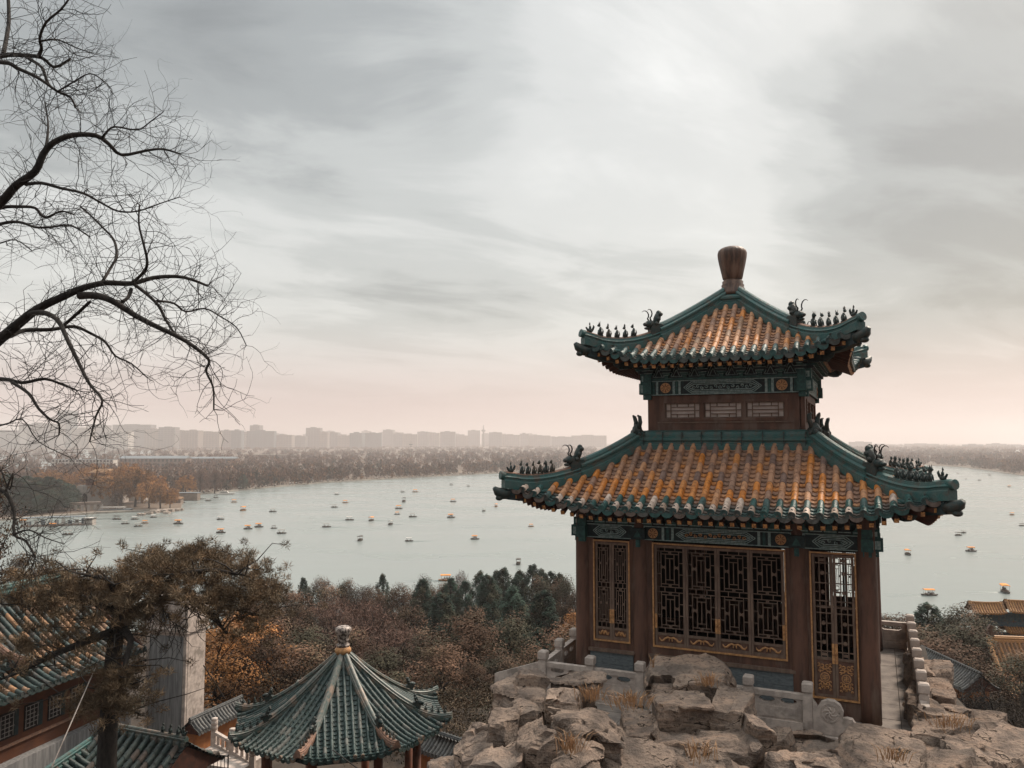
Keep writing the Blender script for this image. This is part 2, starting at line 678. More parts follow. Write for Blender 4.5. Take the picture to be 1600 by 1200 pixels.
def seated_beast(mb, h, kind=0, m=0):
    """small seated guardian, facing -y, h tall, standing on z=0"""
    k = h
    n0 = len(mb.v)
    mb.box(-.16 * k, .16 * k, -.24 * k, .34 * k, 0, .07 * k, m)
    Mx = Matrix.Rotation(R(-24), 3, 'X')
    mb.ell((0, .06 * k, .36 * k), (.14 * k, .17 * k, .30 * k), m, None, Mx, 8, 6)          # chest and back
    mb.ell((0, .2 * k, .2 * k), (.17 * k, .18 * k, .15 * k), m, None, None, 8, 5)           # haunch
    for sx in (-1, 1):
        mb.tube([(sx * .07 * k, -.07 * k, .4 * k), (sx * .08 * k, -.13 * k, .22 * k), (sx * .08 * k, -.15 * k, .05 * k)], [.06 * k, .05 * k, .055 * k], 6, m)
        mb.tube([(sx * .07 * k, 0, .82 * k), (sx * .1 * k, .02 * k, (.98 if kind != 2 else .9) * k)], [.045 * k, .012 * k], 5, m)   # ears
    mb.ell((0, -.03 * k, .73 * k), (.115 * k, .15 * k, .13 * k), m, None, None, 8, 6)       # head
    mb.ell((0, -.16 * k, .69 * k), (.07 * k, .1 * k, .07 * k), m, None, None, 6, 5)        # muzzle
    if kind == 1:
        mb.ell((0, .06 * k, .68 * k), (.17 * k, .13 * k, .2 * k), m, None, None, 8, 6)     # mane
    if kind == 3:
        mb.tube([(0, -.02 * k, .84 * k), (0, 0, 1.02 * k)], [.06 * k, .03 * k], 6, m)
    mb.tube([(0, .33 * k, .1 * k), (0, .42 * k, .3 * k), (0, .36 * k, .52 * k)], [.06 * k, .07 * k, .03 * k], 6, m)    # tail
    for i in range(n0, len(mb.v)):
        x, y, z = mb.v[i]
        mb.v[i] = (x * .9, y * .62, z)


def rider(mb, h, m=0):
    """figure riding a hen at the tip of the ridge"""
    k = h
    mb.ell((0, .02 * k, .22 * k), (.17 * k, .34 * k, .2 * k), m, None, None, 8, 6)
    mb.tube([(0, -.25 * k, .3 * k), (0, -.36 * k, .5 * k), (0, -.44 * k, .5 * k)], [.1 * k, .08 * k, .02 * k], 6, m)
    mb.tube([(0, .28 * k, .28 * k), (0, .42 * k, .6 * k), (0, .36 * k, .75 * k)], [.12 * k, .1 * k, .03 * k], 6, m)
    mb.tube([(0, .02 * k, .3 * k), (0, .04 * k, .58 * k), (0, .02 * k, .72 * k)], [.13 * k, .11 * k, .05 * k], 7, m)
    mb.ell((0, .0, .82 * k), (.08 * k, .08 * k, .1 * k), m, None, None, 7, 5)
    mb.tube([(0, .0, .9 * k), (0, .02 * k, 1.0 * k)], [.05 * k, .015 * k], 5, m)


def horned_beast(mb, h, m=0, mh=0, horns=True):
    """the big ridge beast: maned head on a block, facing -y"""
    k = h
    mb.prism([(-.2 * k, 0), (.42 * k, 0), (.42 * k, .3 * k), (.3 * k, .5 * k), (-.1 * k, .48 * k), (-.24 * k, .3 * k)], -.15 * k, .15 * k, m,
             None, Matrix.Rotation(R(90), 4, 'Z'))
    Mx = Matrix.Rotation(R(-18), 3, 'X')
    mb.ell((0, .12 * k, .72 * k), (.15 * k, .16 * k, .32 * k), m, None, Mx, 8, 6)          # curled mane rising behind
    mb.ell((0, .2 * k, .95 * k), (.12 * k, .12 * k, .13 * k), m, None, None, 8, 6)
    mb.ell((0, -.2 * k, .48 * k), (.17 * k, .24 * k, .17 * k), m, None, None, 8, 6)        # head
    mb.ell((0, -.4 * k, .46 * k), (.12 * k, .13 * k, .09 * k), m, None, None, 7, 5)        # upper jaw
    mb.ell((0, -.34 * k, .3 * k), (.1 * k, .14 * k, .06 * k), m, None, None, 7, 5)         # lower jaw
    for i in range(5):
        mb.ell((.12 * k * (-1) ** i, .02 * k + .05 * k * i, .5 * k + .1 * k * i), (.09 * k, .1 * k, .09 * k), m, None, None, 6, 5)
    if horns:
        for sx in (-1, 1):
            pts = [(sx * .08 * k, -.2 * k, .6 * k)]
            for q in range(7):
                a = R(-60 + q * 33)
                pts.append((sx * (.1 + .02 * q) * k, -.34 * k + .15 * k * math.cos(a) * 1.0, .88 * k + .18 * k * math.sin(a)))
            mb.tube(pts, [.035 * k, .032 * k, .03 * k, .028 * k, .025 * k, .022 * k, .016 * k, .008 * k], 5, mh)


def scroll_head(mb, h, m=0):
    """corner dragon where four level ridges meet: two curled horns over a lobed body"""
    k = h
    mb.ell((0, 0, .3 * k), (.24 * k, .26 * k, .34 * k), m, None, None, 8, 6)
    for sx in (-1, 1):
        mb.tube([(sx * .12 * k, .0, .4 * k), (sx * .2 * k, .05 * k, .72 * k), (sx * .24 * k, .0, .95 * k), (sx * .2 * k, -.1 * k, 1.02 * k)], [.12 * k, .1 * k, .09 * k, .04 * k], 6, m)
    for i in range(6):
        a = i * 1.05
        mb.ell((.2 * k * math.cos(a), .2 * k * math.sin(a), .18 * k + .06 * k * (i % 3)), (.11 * k, .11 * k, .13 * k), m, None, None, 6, 5)


def place(mb_fn, name, mats, parent, loc, rz, *a):
    b = MB()
    mb_fn(b, *a)
    o = b.build(name, mats, parent, loc)
    o.rotation_euler = (0, 0, rz)
    return o


# ------------------------------------------------------------------ the double-eave pavilion
PA = R(24.7)
FLOOR = EYE - 6.13
PC = Vector((6.24, 22.0, FLOOR))
rng = random.Random(5)


def paint_lower(kind, s, dist, j, rng):
    if kind == 'd':
        return rng.choice([GREEN, (.03, .07, .068, .7), (.05, .06, .055, .4)])
    if kind == 'a':
        return rng.choice([GREEN2, (.10, .10, .092, .3), (.15, .11, .09, .2), GREEN])
    if kind == 'b':
        if j == 0:
            if abs(s) < 3.0:
                return rng.choice([PALE, PALE, PALE, GREEN, (.36, .26, .20, .3)])
            return rng.choice([GREEN, GREEN, GREEN2, PALE])
        if j == 1:
            return rng.choice([GREEN, GREEN, GREEN, GREEN2, WORN3, PALE]) if abs(s) < 4 else GREEN
        hot = .5 + .5 * math.sin(s * 2.9 + 1.0) * math.sin(s * 1.3 + .4)
        side = .3 if s > 2.4 or s < -2.9 else 0
        pr = (.72 if dist < 1.05 else .42 * hot + side if dist < 1.7 else .10 + side) + .15 * hot
        if rng.random() < pr:
            return rng.choice([ORANGE, ORANGE, ORANGE2, ORANGE2, WORN3])
        return rng.choice([WORN, WORN, WORN2, WORN2, WORN3, (.20, .125, .10, .1)])
    if dist < .42:
        return rng.choice([GREEN2, (.085, .085, .078, .3), (.13, .10, .082, .2), GREEN2])
    return rng.choice([WORN, WORN2, WORN3, WORN2, ORANGE2 if rng.random() < .6 else WORN3])


def paint_upper(kind, s, dist, j, rng):
    if kind == 'd':
        return rng.choice([GREEN, (.03, .07, .068, .7)])
    if kind == 'a':
        return rng.choice([GREEN2, (.09, .10, .092, .3), GREEN])
    if kind == 'b':
        if j == 0:
            return rng.choice([(.10, .15, .145, .9), (.14, .18, .17, .8), GREEN2])
        if j == 1 and rng.random() < .8:
            return rng.choice([(.12, .16, .15, .8), GREEN2, GREEN2])
        if rng.random() < .26:
            return rng.choice([ORANGE, ORANGE2])
        return rng.choice([WORN, WORN3, WORN3, WORN2, (.34, .2, .12, .4)])
    if dist < .5:
        return rng.choice([(.12, .145, .135, .5), (.10, .105, .096, .3), (.16, .13, .11, .2)])
    return rng.choice([WORN, WORN2, WORN3, WORN3, ORANGE2 if rng.random() < .3 else WORN2])


pav = tag(empty('pavilion', PC, -PA), 'square two-tiered wooden pavilion with orange and green glazed roofs beside the rockery', 'pavilion')

LO = Profile(2.25, 4.6, 5.98, 4.5, 1.3, .66, .25)
UP = Profile(.36, 3.05, 9.9, 8.2, 1.32, .60, .24)


def pavilion_roof(name, pf, cfun, sp, r, din, big_end, fig_h, beast_h, nfig, seed, zs):
    rg = random.Random(seed)
    mb = MB()
    for k in range(4):
        tile_side(mb, pf, k * math.pi / 2, sp, r, cfun, rg)
    roof = mb.build(name, [M['tile']], pav)
    b = MB()
    for k in range(4):
        soffit(b, pf, k * math.pi / 2, .10, din)
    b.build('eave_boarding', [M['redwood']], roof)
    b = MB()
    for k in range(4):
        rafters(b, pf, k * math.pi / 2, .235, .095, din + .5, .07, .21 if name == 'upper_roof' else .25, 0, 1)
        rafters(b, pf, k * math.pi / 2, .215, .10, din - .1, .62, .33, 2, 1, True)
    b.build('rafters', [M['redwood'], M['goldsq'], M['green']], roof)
    for k in range(4):
        th = k * math.pi / 2
        # corner beams with carved ends
        b = MB()
        pa = hip_path(pf, th, din - .1, pf.dtip - .05, 8, -.26)
        b.sweep(pa, [(-.1, -.14), (-.1, .12), (.1, .12), (.1, -.14)], 0)
        pa2 = hip_path(pf, th, din - .1, pf.dtip - .75, 6, -.46)
        b.sweep(pa2, [(-.1, -.13), (-.1, .1), (.1, .1), (.1, -.13)], 0)
        tip = pa[-1]
        dr = (pa[-1] - pa[-3]).normalized()
        b.tube([tip - dr * .05, tip + dr * .12, tip + dr * .26 + Vector((0, 0, .04)), tip + dr * .34 + Vector((0, 0, .12))], [.13, .15, .11, .05], 7, 1)
        b.ell(tip + dr * .2 + Vector((0, 0, -.12)), (.1, .1, .07), 1)
        t2 = pa2[-1]
        b.tube([t2 - dr * .05, t2 + dr * .12, t2 + dr * .22 + Vector((0, 0, .05))], [.13, .11, .05], 6, 0)
        b.build('corner_beam', [M['teal'], M['statue']], roof)
        # the tall part of the hip ridge
        b = MB()
        b.sweep(hip_path(pf, th, pf.d0 - .12, big_end, 14), scale_prof(RIDGE_BIG, 1.15, 1.15), 0)
        lo_p = hip_path(pf, th, big_end - .02, pf.dtip + .02, 14)
        b.sweep(lo_p, scale_prof(RIDGE_SMALL, 1.1, zs), 0)
        capp = [q + Vector((0, 0, .20 * zs)) for q in lo_p]
        b.sweep(capp, [(-.065, -.03), (-.065, 0), (0, .035), (.065, 0), (.065, -.03)], 1,
                cfun=None)
        e = lo_p[-1] + Vector((0, 0, .14 * zs))
        dd = (lo_p[-1] - lo_p[-3]).normalized()
        b.tube([e - dd * .05, e + dd * .08], .105, 12, 0)
        rd = b.build('hip_ridge', [M['ridge'], M['ridge_worn'] if rg.random() < .7 else M['ridge']], roof)
        # beast
        ang = th + math.pi / 4 if False else None
        pt = Vector(side_point(*pf.hip(big_end + .08), th)) + Vector((0, 0, .1))
        outward = Vector((dd.x, dd.y, 0)).normalized()
        rz = math.atan2(outward.x, -outward.y)
        bb = place(horned_beast, 'ridge_beast', [M['statue'], M['iron']], roof, pt, rz, beast_h, 0, 1)
        # figures
        for i in range(nfig):
            d = big_end + .55 + (pf.dtip - .32 - big_end - .55) * i / (nfig - 1)
            pt = Vector(side_point(*pf.hip(d), th)) + Vector((0, 0, .205 * zs))
            tilt = rg.choice([0, 1, 2, 3])
            o = place(seated_beast, 'ridge_figure', [M['statue'] if rg.random() < .75 else M['rust_statue']], roof, pt, rz + rg.uniform(-.15, .15), fig_h * rg.uniform(.9, 1.08), tilt)
        pt = Vector(side_point(*pf.hip(pf.dtip - .12), th)) + Vector((0, 0, .205 * zs))
        place(rider, 'ridge_rider', [M['statue']], roof, pt, rz, fig_h * .72)
    return roof


lower = pavilion_roof('lower_roof', LO, paint_lower, .284, .076, 3.3, 3.4, .37, .66, 6, 11, 1.3)
upper = pavilion_roof('upper_roof', UP, paint_upper, .25, .070, 1.95, 1.72, .39, .66, 5, 12, 1.2)

# level ridge round the foot of the upper storey
b = MB()
ring = [(-.14, -.12), (-.14, .03), (-.09, .06), (-.09, .12), (-.125, .15), (-.125, .2), (-.08, .23), (-.08, .30), (-.05, .36), (0.03, .40), (.2, .42), (.2, -.12)]


def ring_ridge(b, half, z, prof, m=0):
    n = len(prof)
    vs = []
    for k in range(4):
        th = k * math.pi / 2
        for a, h in prof:
            vs.append(side_point(half - a, half - a, z + h, th))
    fs = []
    for k in range(4):
        k2 = (k + 1) % 4
        for i in range(n):
            j = (i + 1) % n
            # corner of side k at +s equals start of side k+1
            fs.append((k * n + i, k2 * n + i, k2 * n + j, k * n + j))
    b.add(vs, fs, m)


ring_ridge(b, 2.17, 5.98, ring)
# tile joints on the level ridge
for k in range(4):
    for i in range(9):
        s = -2.0 + i * .5
        b.box(s - .009, s + .009, -2.31, -2.2, 5.99, 6.35, 1, None, Matrix.Rotation(k * math.pi / 2, 4, 'Z'))
b.build('level_ridge', [M['ridge'], M['statue']], lower)
for k in range(4):
    pt = Vector(side_point(2.2, 2.2, 6.2, k * math.pi / 2))
    dd = pt.copy(); dd.z = 0; dd.normalize()
    place(scroll_head, 'corner_dragon', [M['statue']], lower, pt, math.atan2(dd.x, -dd.y), .58)

# crown of the upper roof and the finial
b = MB()
ring_ridge(b, .36, 9.86, [(-.1, -.1), (-.1, .08), (-.06, .10), (-.06, .17), (-.1, .2), (-.1, .25), (-.05, .28), (.02, .33), (.34, .36), (.34, -.1)])
b.build('top_ridge', [M['ridge']], upper)
b = MB()
b.lathe([(.36, 0), (.36, .10), (.33, .12), (.335, .2), (.30, .22), (.315, .30), (.285, .33), (.29, .40), (.25, .44), (.235, .46)], 24, 0, 0, 10.2, 0)
base = b.build('finial_base', [M['vase']], upper)
b = MB()
vp = [(.235, 0), (.26, .03), (.30, .22), (.345, .42), (.375, .58), (.385, .70), (.36, .78), (.30, .84), (.20, .88), (.08, .90), (.02, .90)]
vp = [(a_ * 1.04, h_ * 1.06) for a_, h_ in vp]
o0 = len(b.v)
nn = 48
for rr, h in vp:
    for k in range(nn):
        a = 2 * math.pi * k / nn
        q = rr * (1 + .022 * math.cos(a * 16))
        b.v.append((q * math.cos(a), q * math.sin(a), 10.66 + h))
for i in range(len(vp) - 1):
    for k in range(nn):
        k2 = (k + 1) % nn
        b.f.append([i * nn + k, i * nn + k2, (i + 1) * nn + k2, (i + 1) * nn + k]); b.m.append(0); b.c.append(None); b.s.append(True)
b.build('finial_vase', [M['vase']], upper)

# ---------------- walls of the lower storey
ZB = 3.68          # underside of the painted beam
H = 3.30           # wall plane (centre line)
def side_M(k):
    return Matrix.Rotation(k * math.pi / 2, 4, 'Z')


for k in range(4):
    Mk = side_M(k)
    for s in (-3.34, -1.84, 1.84):
        b = MB()
        x, y = s, -H + .02
        rr = .20 if abs(s) > 3 else .20
        b.lathe([(rr * 1.04, 0), (rr * 1.03, .5), (rr, 2.0), (rr * .98, 4.0), (rr * .97, 4.9)], 20, 0, 0, 0, 0)
        o = b.build('column', [M['wood']], pav, Mk @ Vector((x, y, 0)))
# wooden wall boards between columns, per side, with real openings
OPEN = [(-3.05, -2.10, 'win'), (-1.53, 1.58, 'wide'), (2.09, 3.06, 'door')]


def frame_gold(b, x0, x1, z0, z1, y, m):
    t = .035
    b.box(x0, x1, y - .03, y + .02, z1 - t, z1, m)
    b.box(x0, x0 + t, y - .03, y + .02, z0, z1 - t, m)
    b.box(x1 - t, x1, y - .03, y + .02, z0, z1 - t, m)
    b.box(x0 + t, x1 - t, y - .03, y + .02, z0, z0 + t, m)


def lattice_window(b, x0, x1, z0, z1, y, m, mg):
    """court lattice of nested upright rectangles, two units tall"""
    w_, h_ = x1 - x0, z1 - z0
    t, dp = .017, .03

    def vb(x, za, zb):
        X = x0 + x * w_
        b.box(X - t / 2, X + t / 2, y - dp / 2, y + dp / 2, z0 + za * h_, z0 + zb * h_, m)

    def hb(z, xa, xb):
        Z = z0 + z * h_
        b.box(x0 + xa * w_, x0 + xb * w_, y - dp / 2 + .002, y + dp / 2 - .002, Z - t / 2, Z + t / 2, m)
    for o in (.06, .54):
        H_ = .42
        f = lambda q: o + q * H_
        hb(f(0), 0, 1); hb(f(1), 0, 1)
        for x in (.16, .84):
            vb(x, f(0), f(1))
        for x in (.335, .665):
            vb(x, f(.08), f(.92))
        vb(.5, f(.2), f(.8))
        hb(f(.08), .16, .84); hb(f(.92), .16, .84)
        hb(f(.2), .335, .665); hb(f(.8), .335, .665)
        hb(f(.36), 0, .16); hb(f(.36), .84, 1); hb(f(.68), 0, .16); hb(f(.68), .84, 1)
        for xc in (.2475, .7525):
            X, Z = x0 + xc * w_, z0 + f(.55) * h_
            aw, ah = .0875 * w_, .055
            b.prism([(X - aw, Z - ah), (X, Z - .018), (X + aw, Z - ah), (X + aw, Z + ah), (X, Z + .018), (X - aw, Z + ah)], y - .012, y + .012, m)
        for zc in (.04, .96):
            X, Z = x0 + .5 * w_, z0 + f(zc) * h_
            b.box(X - .035, X + .035, y - .012, y + .012, Z - .017, Z + .017, mg)
    for z in (.0, 1.0):
        pass
    for x in (.3, .7):
        vb(x, .48, .54); vb(x, 0, .06)
        vb(x, .96, 1.0)


def scroll_ornament(b, x0, x1, z0, z1, y, m):
    """low relief bat-and-cloud strip"""
    cx, cz, w_, h_ = (x0 + x1) / 2, (z0 + z1) / 2, (x1 - x0), (z1 - z0)
    for sx in (-1, 1):
        pts = [(cx + sx * w_ * f, y, cz + h_ * g_) for f, g_ in ((.0, .22), (.12, .34), (.22, .12), (.30, -.25), (.38, -.3), (.44, -.05), (.46, .2))]
        b.tube(pts, [h_ * .14, h_ * .17, h_ * .19, h_ * .18, h_ * .16, h_ * .1, h_ * .04], 6, m)
        b.tube([(cx + sx * w_ * .05, y, cz + .25 * h_), (cx + sx * w_ * .06, y, cz - .3 * h_)], h_ * .11, 6, m)


def casement(parent, name, x0, x1, z0, z1, y, Mk, latt, door=False, solid=False):
    b = MB()
    st = .055
    b.box(x0, x0 + st, y - .03, y + .03, z0, z1, 0)
    b.box(x1 - st, x1, y - .03, y + .03, z0, z1, 0)
    xi0, xi1 = x0 + st, x1 - st
    b.box(xi0, xi1, y - .028, y + .028, z1 - st, z1, 0)
    b.box(xi0, xi1, y - .028, y + .028, z0, z0 + st, 0)
    zl = z0 + (.30 if not door else .86)
    b.box(xi0, xi1, y - .028, y + .028, zl - st, zl, 0)
    # lower panel
    b.box(xi0, xi1, y - .008, y + .02, z0 + st, zl - st, 1)
    if not door:
        b.box(xi0, xi1, y - .024, y - .006, z0 + st + .002, z0 + st + .02, 0)
        scroll_ornament(b, xi0 + .02, xi1 - .02, z0 + st + .03, zl - st - .02, y - .012, 2)
        lattice_window(b, xi0, xi1, zl, z1 - st, y, 0, 0)
    else:
        # gold carved medallion panel
        cx, cz = (xi0 + xi1) / 2, (z0 + st + zl - st) / 2
        ring_ = []
        for i in range(28):
            a = 2 * math.pi * i / 28
            q = .10
            ring_.append((cx + q * math.cos(a), cz + q * math.sin(a)))
        b.prism(ring_, y - .022, y - .006, 2)
        b.prism([(cx + .8 * (px_ - cx), cz + .8 * (pz - cz)) for px_, pz in ring_], y - .026, y - .020, 3)
        for (ax, az, bx, bz) in ((-.05, 0, .05, 0), (0, -.06, 0, .06), (-.05, .035, .05, .035), (-.05, -.035, .05, -.035)):
            b.box(cx + min(ax, bx) - .008, cx + max(ax, bx) + .008, y - .031, y - .0255, cz + min(az, bz) - .008, cz + max(az, bz) + .008, 2)
        for sx in (-1, 1):
            for sz in (-1, 1):
                for (ox, oz, r1) in ((.07, .15, .055), (.115, .20, .05), (.05, .24, .045), (.12, .11, .035), (.03, .17, .03), (.13, .275, .03)):
                    pts = []
                    for q in range(9):
                        a = q / 8 * 5.2 + (.4 if sz > 0 else 2.2)
                        rr_ = r1 * (1 - q / 11)
                        pts.append((cx + sx * (ox + rr_ * math.cos(a)) * .92, y - .012, cz + sz * (oz + rr_ * math.sin(a)) * .98))
                    b.tube(pts, .013, 5, 2)
        # tall lattice: two ladders with medallions
        hh = z1 - st - zl
        ww = xi1 - xi0
        t = .022
        for fx in (.30, .70):
            X = xi0 + fx * ww
            b.box(X - t / 2, X + t / 2, y - .02, y + .02, zl, z1 - st, 0)
        for i, fz in enumerate((.06, .24, .44, .50, .56, .74, .94)):
            Z = zl + fz * hh
            b.box(xi0, xi1, y - .017, y + .017, Z - t / 2, Z + t / 2, 0)
        for i, fz in enumerate((.15, .34, .65, .84)):
            Z = zl + fz * hh
            xa, xb = ((xi0, xi0 + .3 * ww), (xi0 + .7 * ww, xi1))[i % 2]
            b.box(xa, xb, y - .017, y + .017, Z - t / 2, Z + t / 2, 0)
            b.tube([(xi0 + .5 * ww, y - .016, Z), (xi0 + .5 * ww, y + .016, Z)], .045, 10, 0)
        for fz in (.03, .50, .97):
            Z = zl + fz * hh
            b.box(xi0 + .32 * ww, xi0 + .68 * ww, y - .014, y + .014, Z - .03, Z + .03, 0)
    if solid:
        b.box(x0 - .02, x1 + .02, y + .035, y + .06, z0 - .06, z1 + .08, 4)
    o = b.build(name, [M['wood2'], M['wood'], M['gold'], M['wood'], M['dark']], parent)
    return o


def handle_plate(parent, x, z, y, h=.34):
    b = MB()
    b.box(x - .028, x + .028, y - .045, y - .031, z - h / 2, z + h / 2, 0)
    b.tube([(x, y - .05, z + .03), (x, y - .075, z), (x, y - .05, z - .03)], .012, 6, 0)
    return b.build('handle', [M['gold']], parent)


for k in range(4):
    Mk = side_M(k)
    b = MB()
    y = -H
    T0, T1 = y - .07, y + .09
    # boards: fill everything between columns except the openings
    edges = [-3.2] + [q for o in OPEN for q in o[:2]] + [3.2]
    for i in range(0, len(edges), 2):
        b.box(edges[i], edges[i + 1], T0, T1, 0, ZB, 0, None, Mk)
    for (x0, x1, kind) in OPEN:
        if kind == 'door':
            b.box(x0, x1, T0, T1, 0, .38, 0, None, Mk)
        else:
            b.box(x0, x1, T0, T1, .92, 1.12, 0, None, Mk)
            b.box(x0 - .02, x1 + .02, T0 + .03, T1, 0, .92, 0, None, Mk)
    b.build('wall_boards', [M['wood']], pav)
    # ledge and blue brick dado under the windows
    for (x0, x1, kind) in OPEN:
        if kind == 'door':
            continue
        b = MB()
        e0, e1 = (x0 - .12, x1 + .12) if kind == 'win' else (x0 - .10, x1 + .28)
        b.box(e0, e1, T0 - .09, T0 + .02, .88, .955, 0, None, Mk)
        b.build('window_ledge', [M['wood2']], pav)
        b = MB()
        nrow, hrow = 6, .143
        rg = random.Random(k * 7 + int(x0 * 10))
        for r_ in range(nrow):
            x = e0 + .04 - (.16 if r_ % 2 else 0)
            while x < e1 - .04:
                xa, xb = max(x, e0 + .04), min(x + .33, e1 - .04)
                if xb - xa > .02:
                    c_ = rg.uniform(.75, 1.15)
                    b.box(xa, xb - .006, T0 - .045 - rg.uniform(0, .004), T0 + .025, .02 + r_ * hrow, .02 + (r_ + 1) * hrow - .006, 0, None, Mk)
                x += .33
        b.build('brick_dado', [M['brickdado']], pav)
    # frames, casements, doors
    for (x0, x1, kind) in OPEN:
        z0 = .40 if kind == 'door' else 1.13
        z1 = 3.63
        if k % 2 and kind == 'door':
            pass
        fb = MB()
        frame_gold(fb, x0, x1, z0, z1, T0, 1)
        fb.box(x0 + .035, x1 - .035, T0 + .0, T0 + .08, z1 - .06, z1 - .036, 0)
        fo = fb.build('door_frame' if kind == 'door' else 'window_frame', [M['wood'], M['gold']], pav)
        fo.rotation_euler = (0, 0, k * math.pi / 2)
        nleaf = 4 if kind == 'wide' else 2
        a0, a1 = x0 + .045, x1 - .045
        wl = (a1 - a0) / nleaf
        for i in range(nleaf):
            # boarded from inside on the far side except where light comes through
            solid = k in (1, 2, 3)
            if k == 2 and (kind == 'win'):
                solid = False
            if k == 2 and kind == 'wide' and i == 0:
                solid = False
            if k == 3 and kind == 'win' and i == 0:
                solid = False
            casement(fo, 'door_leaf' if kind == 'door' else 'casement', a0 + i * wl + .004, a0 + (i + 1) * wl - .004, z0 + .04, z1 - .065, T0 + .045, Mk, None, kind == 'door', solid)
        if k == 0:
            hy = T0 + .045
            xs = [(a0 + a1) / 2 - .032, (a0 + a1) / 2 + .032]
            if kind == 'wide':
                xs += [a0 + .03, a1 - .03]
            for x in xs:
                handle_plate(fo, x, z0 + (.62 if kind != 'door' else 1.0), hy, .34 if kind != 'door' else .44)
# floor, inner ceiling
b = MB()
b.box(-3.2, 3.2, -3.2, 3.2, -.05, .02, 0)
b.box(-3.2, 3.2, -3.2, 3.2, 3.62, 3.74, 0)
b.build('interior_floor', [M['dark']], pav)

# ---------------- painted beams
def beam_band(name, half, z0, z1, y, bays, Mk, k):
    b = MB()
    b.box(-half, half, y - .10, y + .10, z0, z1, 0, None, Mk)
    yy = y - .10
    hgt = z1 - z0
    zc = (z0 + z1) / 2

    def line(pts, wd=.03, m=1, closed=True):
        n = len(pts)
        for i in range(n if closed else n - 1):
            (xa, za), (xb, zb) = pts[i], pts[(i + 1) % n]
            b.bar(Mk @ Vector((xa, yy - .004, za)), Mk @ Vector((xb, yy - .004, zb)), wd, .014, m, None, Mk.to_3x3() @ Vector((0, 1, 0)))

    line([(-half, z1 - .02), (half, z1 - .02)], .02, 1, False)
    line([(-half, z0 + .02), (half, z0 + .02)], .02, 1, False)
    for (xa, xb, style) in bays:
        w_ = xb - xa
        cx = (xa + xb) / 2
        a = hgt * .34
        if style == 'rosette':
            ring_ = [(cx + a * math.cos(q * math.pi / 9), zc + a * math.sin(q * math.pi / 9)) for q in range(18)]
            b.prism(ring_, yy - .02, yy, 2, None, Mk)
            for rr_ in (.62, .3):
                line([(cx + a * rr_ * math.cos(q * math.pi / 7), zc + a * rr_ * math.sin(q * math.pi / 7)) for q in range(14)], .014, 3)
            for q in range(8):
                an = q * math.pi / 4
                b.bar(Mk @ Vector((cx + a * .3 * math.cos(an), yy - .022, zc + a * .3 * math.sin(an))), Mk @ Vector((cx + a * .85 * math.cos(an), yy - .022, zc + a * .85 * math.sin(an))), .012, .012, 3)
        elif style == 'bars':
            for q in range(3):
                x = xa + (q + .5) * w_ / 3
                b.box(x - .03, x + .03, yy - .014, yy, z0 + .03, z1 - .03, 4 if q % 2 else 1, None, Mk)
        else:
            e = min(.22, w_ * .2)
            for inset in (.0, .035, .075):
                if hgt / 2 - .05 - inset > .02:
                    line([(xa + .02 + inset * 1.6, zc), (xa + e + inset, zc + hgt / 2 - .05 - inset), (xb - e - inset, zc + hgt / 2 - .05 - inset), (xb - .02 - inset * 1.6, zc),
                          (xb - e - inset, zc - hgt / 2 + .05 + inset), (xa + e + inset, zc - hgt / 2 + .05 + inset)], .021, 1)
            n = max(2, int((w_ - 2 * e) / .11))
            for q in range(n):
                x = xa + e + .06 + q * (w_ - 2 * e - .12) / max(1, n - 1)
                rr_ = hgt * .12
                mm = 2 if style == 'gold' else 1
                pts = [(x + rr_ * (1 - t_ / 12) * math.cos(t_ * .7 + q), zc + rr_ * (1 - t_ / 12) * math.sin(t_ * .7 + q) + (.02 if q % 2 else -.02)) for t_ in range(10)]
                b.tube([Mk @ Vector((p_[0], yy - .006, p_[1])) for p_ in pts], .014, 4, mm)
    return b.build(name, [M['teal'], M['tealline'], M['gold'], M['redwood'], M['green']], pav)


